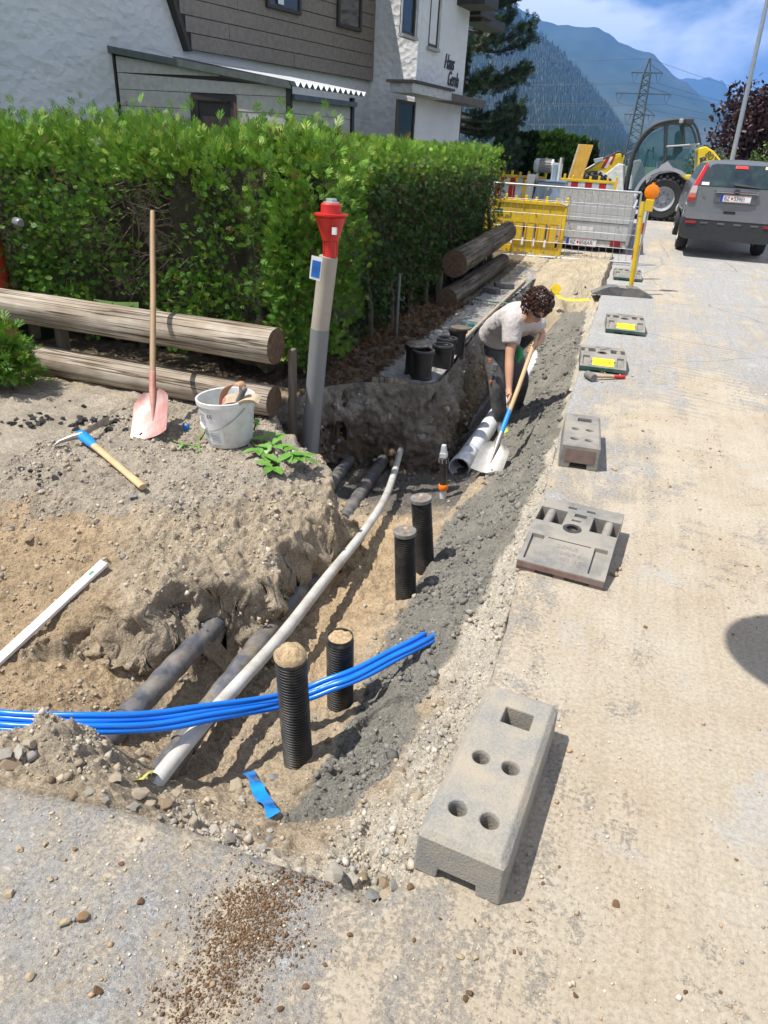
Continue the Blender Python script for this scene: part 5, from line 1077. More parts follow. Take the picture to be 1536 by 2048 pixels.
# projecting wing with the lettering
WG = 1.02; th2 = math.radians(10)
T2 = xf((WG, .0, 0), th - th2)
WN = np.array([math.cos(th2), -math.sin(th2), 0]); WD = np.array([math.sin(th2), math.cos(th2), 0]); WP = HP + HN * WG
def lw_(u, v):
    w_ = ray(u, v); t_ = (WN @ WP) / (WN @ w_); p = w_ * t_; return (float((p - WP) @ WD), CAM_H + float(w_[2] * t_))
wing_l = lw_(934, 90)[0]; print('wing', wing_l, lw_(785, 160))
MB().box((-6, .005, -.3), (0, wing_l, 5.4), T2).build('wing_wall', PLAS, HOUSE)
MB().box((-1.6, -.07, -.3), (.0, .0, 5.4), xf((WG, 0, 0))).build('corner_pier', PLAS, HOUSE)
WN = np.array([math.cos(th2), -math.sin(th2), 0]); WD = np.array([math.sin(th2), math.cos(th2), 0]); WP = HP + HN * WG
def lw_(u, v):
    w_ = ray(u, v); t_ = (WN @ WP) / (WN @ w_); p = w_ * t_; return (float((p - WP) @ WD), CAM_H + float(w_[2] * t_))
wing = empty('wing_front'); wing.parent = HOUSE; wing.matrix_local = T2
for (u0_, v0_, u1_, v1_) in [(803, 66, 829, 74), (855, 92, 873, 98)]:
    a, z0 = lw_(u0_, v0_); b2, z1 = lw_(u1_, v1_); wq = window(HOUSE, a, b2, z0, z0 + 1.35, -.045); 
    wq.matrix_local = T2; MB().box((-.001, a - .05, z0 - .02), (.004, a + .0, z0 + 1.4), T2).build('reveal', PLAS, HOUSE); MB().box((.006, b2, z0 - .0), (.05, b2 + .05, z0 + 1.4), T2).build('reveal', PLAS, HOUSE)
a, z0 = lw_(792, 198); b2, _ = lw_(827, 205); wq = window(HOUSE, a, b2, .6, z0, .002, sill=False); wq.matrix_local = T2
a, z0 = lw_(783, 168); b2, z1 = lw_(862, 180); c2, z2 = lw_(936, 190)
MB().box((.002, a - .05, z0 - .12), (.42, b2, z0 + .02), T2).build('canopy', M('pale_fascia', (.42, .42, .42), .7), HOUSE); MB().box((-.05, a - .1, z0 + .022), (.46, b2 + .05, z0 + .06), T2).build('canopy_cover', TRIM, HOUSE)
MB().box((.002, b2 + .002, z0 - .12), (.40, c2, z0 + .0), T2).build('beam', M('weathered_beam', (.09, .08, .07), .8), HOUSE)
y_, z_ = lw_(887, 136); lettering('Haus', .34, BLACKP, HOUSE, T2 @ Matrix(((0, 0, 1, .012), (1, 0, 0, y_), (0, 1, 0, z_), (0, 0, 0, 1))), .008, 'LEFT', shear=.35, xs=.62)
y_, z_ = lw_(893, 170); lettering('Gerda', .34, BLACKP, HOUSE, T2 @ Matrix(((0, 0, 1, .012), (1, 0, 0, y_), (0, 1, 0, z_), (0, 0, 0, 1))), .008, 'LEFT', shear=.35, xs=.58)
# roofs: main slab over the left wing, dark eave over the wing's far corner
MB().prism_y([(-9.5, 6.6), (-4.5, 6.9), (.12, 4.56), (.12, 4.70), (-4.5, 7.05), (-9.5, 6.75)], -12.3, .3).build('roof', TRIM, HOUSE)
e0_, ez = lw_(918, 12); e1_, _ = lw_(936, 28)
rf = MB().box((-5, -.4, 5.4), (.5, wing_l + .3, 5.58), T2).build('wing_roof', TRIM, HOUSE)
MB().box((-.3, e0_ - .1, ez - .0), (.55, e0_ + .55, 5.4), T2).build('eave_box', TRIM, rf); MB().box((-.3, wing_l + .3, ez - .12), (.12, wing_l + 1.6, ez + .02), T2).build('rafter', TRIM, rf); MB().box((-.3, wing_l + .05, ez - .05), (.2, wing_l + .75, ez + .35), T2).build('purlin', TRIM, rf)
bpy.data.objects.remove(wing)
# ------------------------------------------------------------------ shed
SA = HP + HD * ly_(225, 95)[0] + HN * .0; SA[2] = 0; ts = math.radians(83); SDv = np.array([math.sin(ts), math.cos(ts), 0])
def along(P0, d, u, v):
    best = None
    nrm = np.array([d[1], -d[0], 0]); w_ = ray(u, v); t_ = (nrm @ P0) / (nrm @ w_); p = w_ * t_; return float((p - P0) @ d), CAM_H + float(w_[2] * t_)
sw, sz1 = along(SA, SDv, 577, 165); SB = SA + SDv * sw; sr, sz2 = along(SB, HD, 705, 185); zl0 = along(SA, SDv, 226, 100)[1]
SHED = empty('garden_shed', SA, -ts, 'small grey board shed with corrugated roof against the house', 'shed')
# local: y along the front wall, x = outward normal of the front (towards the camera side)
zr = sz1 - .02; zl_ = zl0
bk = MB().hexa([(-.06, .0, -.2), (-.02, .0, -.2), (-.02, sw, -.2), (-.06, sw, -.2), (-.06, 0, zl_), (-.02, 0, zl_), (-.02, sw, zr), (-.06, sw, zr)]).build('front_wall', TRIM, SHED)
y0w, zt_ = along(SA, SDv, 384, 190); y1w, _ = along(SA, SDv, 470, 193)
zz = -.1
while zz < zl_ - .05:
    h = .185
    def top_at(y): return zl_ + (zr - zl_) * y / sw - .03
    segs = [(0.03, sw - .03)] if zz > zt_ else ([(0.03, y0w), (y1w, sw - .03)] if zz + h < zt_ + .02 else [(0.03, y0w), (y1w, sw - .03)])
    for a, b2 in segs:
        ymax = min(b2, sw * (zz + .0 - zl_ + .06) / (zr - zl_)) if zz > zr - .06 else b2
        if ymax - a < .1: continue
        ta = min(zz + h - .006, top_at(a)); tb2 = min(zz + h - .006, max(top_at(ymax), zz + .01))
        MB().hexa([(-.02, a, zz), (.004, a, zz), (.004, ymax, zz), (-.02, ymax, zz), (-.02, a, ta), (.0, a, ta), (.0, ymax, tb2), (-.02, ymax, tb2)]).build('plank', SHEDM, bk)
    zz += h
wq = window(SHED, y0w, y1w, zt_ - .9, zt_, -.05, sill=False, fr=.07); MB().box((-.022, y1w - .02, zt_ - .9), (.012, y1w + .02, zt_)).build('casing', M('reddish_casing', (.13, .05, .035), .6), SHED); MB().box((-.022, y0w - .01, zt_ - .05), (.014, y1w + .02, zt_ + .02)).build('casing', TRIM, SHED); MB().box((-.022, y0w - .03, zt_ - .9), (.012, y0w + .015, zt_)).build('casing', TRIM, SHED)
MB().box((-.06, -.025, -.2), (.02, .015, zl_)).build('corner_post', TRIM, SHED); MB().box((-.06, sw - .03, -.2), (.02, sw + .03, zr)).build('corner_post', TRIM, SHED)
# side wall along the road direction
TS = xf((0, sw, 0), ts - th)      # local x = outward normal of the side, y along
sb_ = MB().box((-.06, .03, -.2), (-.02, sr, zr - .1), TS).build('side_wall', TRIM, SHED); zz = -.1
while zz < zr - .2:
    MB().box((-.02, .04, zz), (.003, sr - .04, min(zz + .18, zr - .12)), TS).build('plank', SHEDM, sb_); zz += .186
MB().box((-.03, sr - .03, -.2), (.03, sr + .02, zr - .05), TS).build('corner_post', TRIM, SHED); MB().box((-.02, .02, zr - .16), (.09, sr, zr - .10), TS).build('gutter', M('zinc_gutter', (.10, .11, .12), .4, .5), SHED)
# corrugated roof: waves run down the slope
nw = 13; b_ = MB(); vs_ = []; NS = nw * 8
for i in range(NS + 1):
    yv = -.06 + (sr + .16) * i / NS
    for j in range(2):
        p_low = TS @ Vector((.16, yv, zr + .0)); p_hi = TS @ Vector((-sw * math.sin(ts - th) - .05, yv - (0 if j else 0), zl_ + .02)); q = p_low if j == 0 else p_hi
        vs_.append((q.x, q.y, q.z + .026 * math.cos(2 * PI * nw * i / NS)))
m_ = len(vs_); vs_ += [(x, y, z - .006) for x, y, z in vs_]; fs = []
for i in range(NS): a = 2 * i; fs += [(a, a + 2, a + 3, a + 1), (m_ + a, m_ + a + 1, m_ + a + 3, m_ + a + 2), (a, m_ + a, m_ + a + 2, a + 2)]
b_.add(vs_, fs).build('corrugated_roof', M('corrugated_plastic', (.45, .46, .48), .4, 0, .1), SHED, smooth=60)
MB().hexa([(.0, -.06, zl_ - .03), (.07, -.06, zl_ - .03), (.07, sw + .05, zr - .05), (.0, sw + .05, zr - .05), (.0, -.06, zl_ + .045), (.07, -.06, zl_ + .045), (.07, sw + .05, zr + .03), (.0, sw + .05, zr + .03)]).build('verge_board', M('green_grey_verge', (.085, .10, .095), .6), SHED)
# ------------------------------------------------------------------ site fence, barriers, beacon
GALV = M('galvanised_steel', (.42, .43, .44), .45, .6, .12, 10); zr_ = lambda y: float(zroad(y))
Yf = 12.8; fx0, fx1, fz0, fz1 = -2.45, .0, .13, 1.20
t = empty('mesh_fence_panel', (fx1, Yf, zr_(Yf)), 0, 'galvanised mesh fence panel closing the trench end', 'fence panel'); g0 = zr_(Yf)
def lp(x, z, y=0): return (x - fx1, y, z - g0)
for a, b2, nm in [((fx0, fz0 - .05), (fx1, fz0 + .02), 'bottom_rail'), ((fx0, fz1), (fx1 - .08, fz1), 'top_rail'), ((fx1, fz0 + .02), (fx1 - .08, fz1), 'side_post'), ((fx0, fz0 - .05), (fx0, fz1), 'side_post')]:
    MB().tube([lp(*a), lp(*b2)], .017, 8).build(nm, GALV, t, smooth=60)
n = 22
for k in range(1, n):
    x = fx0 + (fx1 - fx0) * k / n; s_ = (x - fx0) / (fx1 - fx0); MB().tube([lp(x, fz0 - .05 + .07 * s_, .006), lp(x - .08 * s_, fz1, .006)], .0036, 4, cap=False).build('wire', GALV, t)
for k in range(1, 5):
    z = fz0 + (fz1 - fz0) * k / 5; MB().tube([lp(fx0, z, -.004), lp(fx1 - .08 * k / 5, z + .01, -.004)], .0036, 4, cap=False).build('wire', GALV, t)
for dx in (0, .075): MB().tube([lp(-1.24 + dx, -.0 + g0 - .02), lp(-1.24 + dx, fz0)], .019, 8).build('leg', M('dark_leg', (.08, .08, .08), .6), t, smooth=60)
cp = lp(-1.2, .93, -.01); MB().tube([(cp[0] - .12, -.02, cp[2] + .03), (cp[0], -.03, cp[2]), (cp[0] + .05, -.02, cp[2] + .05), (cp[0] + .02, -.02, cp[2] + .16)], .014, 8).build('clamp', GALV, t, smooth=60)
def yellow_panel(loc, rz, W, H, label, stripe=None, group='plastic site barriers'):
    """slotted plastic barrier; origin at its left foot"""
    t = empty('site_barrier', loc, rz, label, 'barrier', group); b_ = MB(); y0, y1 = -.03, .03
    z1 = H - .07; zs = H * .56; zl_ = H * .18
    body = b_
    if not stripe:
        b_.box((0, y0, zs), (W, y1, z1)); b_.box((0, y0, .02), (W, y1, zl_)); nsl = max(3, int(W / .185)); wv = W / nsl
        for k in range(nsl + 1):
            x = k * wv; b_.box((max(0, x - wv * .34), y0 + .004, zl_), (min(W, x + wv * .34), y1 - .004, zs))
        b_.box((0, y0 - .02, z1 - .06), (W, y1 + .02, z1)); b_.box((W - .045, y0 - .012, .0), (W, y1 + .012, H)); b_.box((0, y0 - .012, .0), (.045, y1 + .012, H))
        body = b_.build('panel', YELP, t, bevel=.008)
        for k in range(nsl):
            x = (k + .5) * wv; MB().box((x + wv * .06, y0 - .008, zl_ - .01), (x + wv * .17, y0 + .002, zs + .005)).build('slot_rib', M('yellow_orange_plastic', (.80, .38, .01), .5, 0, .1), t, bevel=.003)
        for k in range(int(W / .22)):
            x = .12 + .22 * k; MB().lathe([(.014, 0), (.014, .006)], 10, xf((x, y0 - .004, zs + .14 + .10 * (k % 2)), 0, PI / 2)).build('plug', M('brown_plug', (.22, .13, .02), .7), t); MB().lathe([(.014, 0), (.014, .006)], 10, xf((x, y0 - .004, zl_ * .55), 0, PI / 2)).build('plug', MATS['brown_plug'], t)
    else:
        b_.box((0, y0, .0), (.06, y1, z1)); b_.box((W - .06, y0, .0), (W, y1, z1)); b_.box((.06, y0, z1 - .05), (W - .06, y1, z1)); b_.box((.06, y0, z1 - .36), (W - .06, y1, z1 - .31)); nb = int(W / .16)
        for k in range(1, nb): b_.box((k * W / nb - .012, y0 + .01, .02), (k * W / nb + .012, y1 - .01, z1 - .36))
        b_.box((.06, y0, .0), (W - .06, y1, .06)); b_.build('frame', YELP, t, bevel=.006)
        ns = int(W / .135); ww_ = (W - .12) / ns
        for k in range(ns): MB().box((.06 + k * ww_, y0 + .008, z1 - .31), (.06 + (k + 1) * ww_ - .001, y1 - .008, z1 - .05)).build('stripe', M('reflective_red', (.40, .015, .015), .45) if k % 2 == 0 else M('reflective_white', (.50, .52, .55), .4), t)
    nt_ = int(W / .165)
    for k in range(nt_ + 1): x = .02 + k * (W - .04) / nt_; MB().box((x - .022, y0 + .005, z1), (x + .022, y1 - .005, H - .012 + .02 * (k % 2))).build('tooth', YELP, t, bevel=.008)
    for x in (.25, W - .25): MB().box((x - .05, -.25, 0), (x + .05, .25, .04)).build('foot', BLACKP, t, bevel=.01)
    return t
yb = yellow_panel((-3.15, 13.06, .06), 0, 1.95, .97, 'solid yellow slotted plastic barrier behind the mesh fence'); lettering('BAUVERLEIH', .075, M('green_print', (.01, .10, .03), .5), yb, Matrix(((1, 0, 0, .60), (0, 0, -1, -.033), (0, 1, 0, .60), (0, 0, 0, 1))), .001, 'LEFT')
MB().box((.72, -.034, .68), (.86, -.031, .74)).build('print_mark', MATS['green_print'], yb)
yellow_panel((-3.9, 14.7, .12), 0, 1.7, 1.12, 'yellow open frame barrier partly hidden behind the hedge end', 1)
yellow_panel((-3.5, 15.6, .30), 0, 1.55, 1.05, 'red and white striped barrier left of the motor unit', 1)
yellow_panel((-1.78, 15.6, .32), math.radians(1), 1.20, 1.03, 'red and white striped barrier under the loader arm', 1)
# beacon post, foot and warning lamp
Yp = 10.5; t = empty('barrier_foot', (-.06, 10.35, 0), math.radians(12), 'wide dark rubber barrier foot carrying the yellow post', 'barrier foot')
MB().prism_y([(-.40, 0), (.40, 0), (.40, .02), (.30, .07), (.19, .115), (.06, .12), (.05, .10), (-.05, .10), (-.06, .12), (-.19, .115), (-.30, .07), (-.40, .02)], -.10, .10).build('foot', M('dark_recycled_foot', (.105, .105, .11), .75, 0, .3, 20, (.3, .27, .22), .4, 6), t, bevel=.006)
MB().box((-.05, -.102, .102), (.05, .102, .110)).build('socket_plate', RUBB, t, bevel=.004); MB().hexa([(.31, -.06, .069), (.39, -.06, .028), (.39, .03, .028), (.31, .03, .069), (.31, -.06, .072), (.39, -.06, .031), (.39, .03, .031), (.31, .03, .072)]).build('yellow_wear', M('scuffed_yellow', (.5, .42, .12), .7), t)
t = empty('beacon_post', (.05, Yp, .07), 0, 'leaning yellow plastic post with orange warning lamp', 'post'); MB().tube([(0, 0, 0), (-.012, 0, .15), (-.065, 0, 1.0), (-.072, 0, 1.10)], [.028, .032, .032, .026], 14).build('post', YELP, t, smooth=50); MB().tube([(-.062, 0, .93), (-.066, 0, 1.0)], .036, 14).build('collar', YELP, t, smooth=50)
wl0 = Vector(AY(1304, 384, Yp + .35)); t = empty('warning_lamp', (wl0.x, Yp + .35, wl0.z - .21), 0, 'orange round warning lamp on a yellow battery box', 'lamp')
ORL = M('orange_lens', (.85, .22, .005), .2, 0, .15, 12, None, bmp=.3, bscale=40); MB().tube([(0, -.035, .21), (0, -.025, .21), (0, .025, .21), (0, .035, .21)], [.075, .095, .095, .075], 24).build('lens', ORL, t, smooth=50); MB().lathe([(.02, .28), (.02, .325)], 10).build('knob', ORL, t, smooth=50); MB().box((-.055, -.05, -.03), (.055, .05, .12)).build('battery_box', YELP, t, bevel=.01); MB().tube([(0, 0, -.95), (0, 0, -.02)], .012, 8).build('stem', GALV, t, smooth=50)
t = empty('guide_beacon', (.03, 11.75, zr_(11.75)), math.radians(8), 'narrow red and white striped beacon plate behind the yellow post', 'beacon')
for k in range(5): MB().hexa([(-.055, -.012, .12 + k * .16), (.055, -.012, .19 + k * .16), (.055, .012, .19 + k * .16), (-.055, .012, .12 + k * .16), (-.055, -.012, .278 + k * .16), (.055, -.012, .348 + k * .16), (.055, .012, .348 + k * .16), (-.055, .012, .278 + k * .16)]).build('stripe', MATS['reflective_red'] if k % 2 else WHITEP, t)
MB().box((-.02, -.01, 0), (.02, .01, .14)).build('stem', GALV, t)
base_plate((-.02, 11.55, zr_(11.6)), math.radians(4), .40, .55, RUBG, 'green rimmed base plate carrying the striped beacon', None)
# ------------------------------------------------------------------ flatbed truck seen from behind
Yt = 13.7; gt = zr_(14.5); t = empty('flatbed_truck', (-.75, Yt, gt), 0, 'white flatbed truck tailgate with plate behind the mesh fence', 'truck'); o0 = Vector(t.location)
def tp(u, v, y=Yt): p = AY(u, v, y); return (p[0] - o0.x, p[2] - o0.z)
xl, xr = -1.55 - o0.x + .0, -.15 - o0.x; ALU = M('bare_aluminium', (.55, .56, .56), .45, .35, .1, 8, (.35, .33, .3), .3); za = .36 - o0.z; zb = .91 - o0.z; zc = 1.16 - o0.z
gate = MB(); 
for k, (z0, z1, d) in enumerate([(za + .02, za + .13, 0), (za + .14, za + .29, .012), (za + .30, za + .42, 0), (za + .43, zb, .012)]): gate.box((xl, d, z0), (xr, .05, z1))
gate.build('tailgate', ALU, t, bevel=.004); MB().box((xl, .05, za - .05), (xr + .02, 3.9, za + .02)).build('bed', ALU, t)
MB().box((xr - .035, -.012, za - .04), (xr + .02, .05, zb + .02)).build('corner_post', GALV, t, bevel=.004)
for s_, nm in ((xr - .03, 'side_board'), (xl, 'side_board')): MB().box((s_, .051, za + .02), (s_ + .03, 3.9, zb)).build(nm, ALU, t)
MB().box((xl + .1, .10, zb - .3), (xr - .05, .13, zc)).build('osb_board', M('grey_strand_board', (.47, .46, .44), .8, 0, .2, 30, (.3, .29, .27), .5, 26), t)
for x in (xl + .35, xr - .2): MB().lathe([(.014, 0), (.014, .02)], 10, xf((x, -.001, za + .24), 0, PI / 2)).build('bolt', STEEL, t)
MB().box((xl + .5, -.003, za + .15), (xl + .78, -.001, za + .22)).build('white_label', WHITEP, t)
MB().box((xl, .02, za - .10), (xr, .08, za - .0)).build('rear_beam', M('cream_beam', (.50, .48, .42), .6), t); MB().box((xl + .05, .12, -.02), (xr - .05, .5, za - .06)).build('underrun', DARK, t)
PLW = M('plate_white', (.74, .74, .74), .4, 0, .03, 6, None, bmp=0); PLB = M('plate_blue', (.01, .05, .35), .4); PLR = M('plate_red', (.45, .02, .02), .4)
def plate(par, x, y, z, w_, text):
    p = MB().box((x, y, z), (x + w_, y + .008, z + w_ * .23)).build('number_plate', PLW, par); MB().box((x, y - .002, z), (x + w_ * .095, y - .0005, z + w_ * .23)).build('blue_band', PLB, p); MB().box((x + w_ * .1, y - .0022, z + w_ * .008), (x + w_ * .99, y - .0008, z + w_ * .02)).build('red_line', PLR, p); MB().box((x + w_ * .1, y - .0022, z + w_ * .21), (x + w_ * .99, y - .0008, z + w_ * .222)).build('red_line', PLR, p)
    a, b2 = text.split('|'); mt = lambda xx: Matrix(((1, 0, 0, xx), (0, 0, -1, y - .0012), (0, 1, 0, z + w_ * .055), (0, 0, 0, 1)))
    lettering(a, w_ * .185, BLACKP, p, mt(x + w_ * .13), .0006, 'LEFT', xs=.85); lettering(b2, w_ * .185, BLACKP, p, mt(x + w_ * .45), .0006, 'LEFT', xs=.85)
    MB().prism_y([(x + w_ * .36, z + w_ * .16), (x + w_ * .42, z + w_ * .16), (x + w_ * .42, z + w_ * .10), (x + w_ * .39, z + w_ * .07), (x + w_ * .36, z + w_ * .10)], y - .002, y - .0008).build('crest', PLR, p); return p
p0 = tp(1131, 489); p1 = tp(1191, 492); plate(t, p0[0], -.012, p0[1], p1[0] - p0[0], 'BZ|858AR')
q0 = tp(1219, 493); q1 = tp(1243, 482); MB().box((q0[0], .0, q0[1]), (q1[0], .04, q1[1])).build('tail_lamp', M('dark_red_lens', (.22, .015, .02), .3), t, bevel=.005)
for x in (xl + .12, xr - .25): MB().tube([(x, 1.2, .28), (x + .2, 1.2, .28)], .28, 20).build('wheel', M('tyre_black', (.02, .02, .021), .75, 0, .2, 30), t, smooth=40)
MB().box((xl + .1, 3.95, .15), (xr - .05, 5.3, .80)).build('cab', WHITEP, t, bevel=.08, bseg=3); MB().box((xl + .16, 3.93, .45), (xr - .11, 3.96, .74)).build('cab_rear_window', GLASS, t)
# motor unit standing on the bed
BLG = M('blue_grey_paint', (.26, .34, .42), .4, .1, .1, 6); MTR = M('light_motor_grey', (.50, .52, .54), .4, .2, .08, 8); RIB = M('ribbed_motor', (.26, .255, .24), .6, .2, .1, 8)
Ym = 15.0; t = empty('electric_motor_unit', (-1.85, Ym, gt + .45), 0, 'grey electric motor on a blue grey machine frame', 'machine'); o0 = Vector(t.location)
zm = 1.48 - o0.z
MB().tube([(-.29, 0, zm), (-.26, 0, zm), (-.19, 0, zm)], [.08, .115, .12], 22).build('fan_cowl', MTR, t, smooth=50); MB().tube([(-.19, 0, zm), (.04, 0, zm)], .112, 22).build('motor_body', RIB, t, smooth=50)
for k in range(18): a = k * 2 * PI / 18; MB().box((-.19, -.004, .11), (.04, .004, .124), Matrix.Translation((0, 0, zm)) @ Matrix.Rotation(a, 4, 'X')).build('cooling_fin', RIB, t)
MB().tube([(.04, 0, zm), (.075, 0, zm)], .118, 22).build('end_bell', MTR, t, smooth=50); MB().lathe([(.015, 0), (.015, .03)], 8, xf((-.08, 0, zm + .115))).build('lifting_eye', STEEL, t)
MB().box((.075, -.16, zm - .30), (.20, .16, zm + .06)).build('gear_plate', MTR, t, bevel=.006); MB().box((.10, -.18, zm - .26), (.17, -.161, zm + .03)).build('blue_label', BLG, t); MB().tube([(.16, -.1, zm + .05), (.19, -.1, zm + .15), (.24, -.1, zm + .16), (.26, -.1, zm + .05)], .014, 8).build('hose', BLACKP, t, smooth=60); MB().box((.20, -.2, zm - .4), (.23, .2, zm + .15)).build('upright', WHITEP, t, bevel=.004)
MB().hexa([(-.20, -.3, zm - .62), (.36, -.3, zm - .62), (.36, .3, zm - .62), (-.20, .3, zm - .62), (-.13, -.3, zm - .27), (.37, -.3, zm - .27), (.37, .3, zm - .27), (-.13, .3, zm - .27)]).build('machine_frame', BLG, t, bevel=.008); MB().box((-.16, -.32, zm - .26), (.38, .3, zm - .235)).build('frame_top', BLG, t); MB().box((-.36, -.25, zm - .8), (-.21, .2, zm - .16)).build('white_box', WHITEP, t, bevel=.01); MB().tube([(-.05, -.31, zm - .6), (.12, -.31, zm - .34)], .014, 6).build('brace', GALV, t)
pa, pb, pc, pd = [AY(u, v, 16.2) for u, v in [(1157, 288), (1187, 290), (1168, 345), (1139, 345)]]; t = empty('plywood_sheet', (pd[0], 16.2, pd[2] - .5), 0, 'upright orange shuttering board behind the motor', 'board'); o0 = Vector(t.location); k_ = 1.9
pts = [Vector(p) - o0 for p in (pa, pb, pc, pd)]; ext = (pts[3] - pts[0]) * .9
b_ = MB().hexa([pts[3] + ext, pts[2] + ext, pts[2] + ext + Vector((0, .03, 0)), pts[3] + ext + Vector((0, .03, 0)), pts[0], pts[1], pts[1] + Vector((0, .03, 0)), pts[0] + Vector((0, .03, 0))]); b_.build('board', M('yellow_shuttering', (.66, .38, .06), .6, 0, .22, 9, None, bmp=.2, stretch=(5, 5, .8)), t, bevel=.004)
MB().hexa([pts[3] + ext + Vector((0, -.004, 0)), pts[3] * .88 + pts[2] * .12 + ext + Vector((0, -.004, 0)), pts[3] * .88 + pts[2] * .12 + ext, pts[3] + ext, pts[0] + Vector((0, -.004, 0)), pts[0] * .88 + pts[1] * .12 + Vector((0, -.004, 0)), pts[0] * .88 + pts[1] * .12, pts[0]]).build('pale_edge', M('pale_wood_edge', (.70, .55, .36), .7), t)
# ------------------------------------------------------------------ wheel loader
Yl = 20.3; gl_ = zr_(21); t = empty('wheel_loader', (.4, Yl, gl_), 0, 'yellow and grey wheel loader parked across the road', 'loader'); o0 = Vector(t.location); LW = 1.85
def q(u, v): p = AY(u, v, Yl); return (p[0] - o0.x, p[2] - o0.z)
LY = M('loader_yellow', (.74, .52, .01), .35, 0, .1, 5, None, bmp=.03, coat=.3); LG = M('loader_grey', (.36, .37, .39), .4, .1, .1, 5, None, bmp=.03); LDK = M('loader_dark', (.035, .037, .042), .6, 0, .2, 8); TYRE = M('tyre_black', (.02, .02, .021), .75)
CG = bpy.data.materials.new('cab_glass'); CG.use_nodes = True; nt = CG.node_tree; b = nt.nodes['Principled BSDF']; b.inputs['Base Color'].default_value = (.035, .14, .16, 1); b.inputs['Roughness'].default_value = .03; b.inputs['Transmission Weight'].default_value = 0; b.inputs['Alpha'].default_value = .22
def ext_y(poly, y0, y1, nm, mat, par=None, bevel=None): return MB().prism_y([q(*p) for p in poly], y0, y1).build(nm, mat, par or t, bevel=bevel)
body = ext_y([(1240, 395), (1245, 388), (1290, 388), (1300, 358), (1322, 346), (1350, 345), (1372, 355), (1385, 375), (1388, 400), (1375, 405), (1280, 405)], .25, LW - .25, 'chassis', LDK)
def wheel(par, cx, cz, y0, y1, R_, rim_mat=LG):
    w_ = MB(); n = 40; y_m = (y0 + y1) / 2; T_ = xf((cx, y0, cz), 0, PI / 2, 0)
    wo = empty('wheel'); wo.parent = par
    d = y1 - y0
    w_.lathe([(R_ * .56, .02), (R_ * .62, .0), (R_ * .86, .0), (R_ * .97, .05), (R_, .09), (R_, d - .09), (R_ * .97, d - .05), (R_ * .86, d), (R_ * .56, d - .02)], n, Matrix.Translation((cx, y1, cz)) @ Matrix.Rotation(PI / 2, 4, 'X'), cap=False); w_.build('tyre', TYRE, wo, smooth=40)
    lg = MB()
    for k in range(22):
        a = k * 2 * PI / 22
        for s_ in (0, 1):
            a2 = a + (PI / 22 if s_ else 0); T3 = Matrix.Translation((cx, y_m, cz)) @ Matrix.Rotation(a2, 4, 'Y'); y_a, y_b = (-d / 2 + .005, -.02) if s_ == 0 else (.02, d / 2 - .005)
            lg.box((-.035, y_a, R_ - .03), (.035, y_b, R_ + .03), T3)
    lg.build('tread_lug', TYRE, wo)
    MB().lathe([(R_ * .58, .0), (R_ * .58, .03), (R_ * .50, .05), (R_ * .44, .11), (R_ * .2, .12), (R_ * .18, .08), (0, .08)], 30, Matrix.Translation((cx, y0 + .01, cz)) @ Matrix.Rotation(-PI / 2, 4, 'X'), cap=False).build('rim', rim_mat, wo, smooth=35)
    for k in range(8): a = k * PI / 4; MB().lathe([(.018, 0), (.018, .02)], 8, Matrix.Translation((cx + R_ * .3 * math.cos(a), y0 + .10, cz + R_ * .3 * math.sin(a))) @ Matrix.Rotation(PI / 2, 4, 'X')).build('lug_nut', LDK, wo)
    return wo
wc = q(1325, 398); wheel(t, wc[0], .505, .0, .40, .505); wheel(t, wc[0], .505, LW - .4, LW, .505); wheel(t, wc[0] - 1.75, .505, .0, .4, .505); wheel(t, wc[0] - 1.75, .505, LW - .4, LW, .505)
# fenders: arc over the rear wheel
arc = [(wc[0] + .72 * math.cos(a), .52 + .70 * math.sin(a)) for a in np.linspace(math.radians(172), math.radians(48), 18)]; arc2 = [(wc[0] + .64 * math.cos(a), .52 + .62 * math.sin(a)) for a in np.linspace(math.radians(48), math.radians(172), 18)]
for y0 in (.0, LW - .45): MB().prism_y(arc + arc2, y0, y0 + .45).build('fender', LG, t, smooth=40)
ext_y([(1294, 372), (1306, 352), (1322, 330), (1336, 322), (1352, 344), (1335, 345), (1318, 348), (1305, 360)], .04, LW - .04, 'side_panel', LG)
ext_y([(1356, 350), (1372, 349), (1388, 350), (1395, 352), (1397, 296), (1412, 292), (1428, 302), (1447, 326), (1452, 350), (1450, 400), (1408, 402), (1392, 400), (1386, 378), (1374, 362)], .06, LW - .06, 'engine_hood', LY, bevel=.03)
ext_y([(1368, 352), (1376, 350), (1398, 350), (1399, 402), (1387, 403), (1385, 378), (1378, 364)], -.01, LW + .01, 'rear_fender', LY, bevel=.015)
ext_y([(1400, 318), (1412, 318), (1424, 332), (1424, 347), (1400, 347)], .054, .2, 'hood_vent', LDK); ext_y([(1390, 356), (1440, 352), (1440, 395), (1392, 395)], .056, .2, 'hood_mesh', LDK)
lt = q(1409, 310); lettering('80T', .20, LDK, t, Matrix.Translation((lt[0], .054, lt[1])) @ Matrix.Rotation(math.radians(38), 4, 'Y') @ Matrix(((1, 0, 0, 0), (0, 0, -1, 0), (0, 1, 0, 0), (0, 0, 0, 1))), .002, 'LEFT')
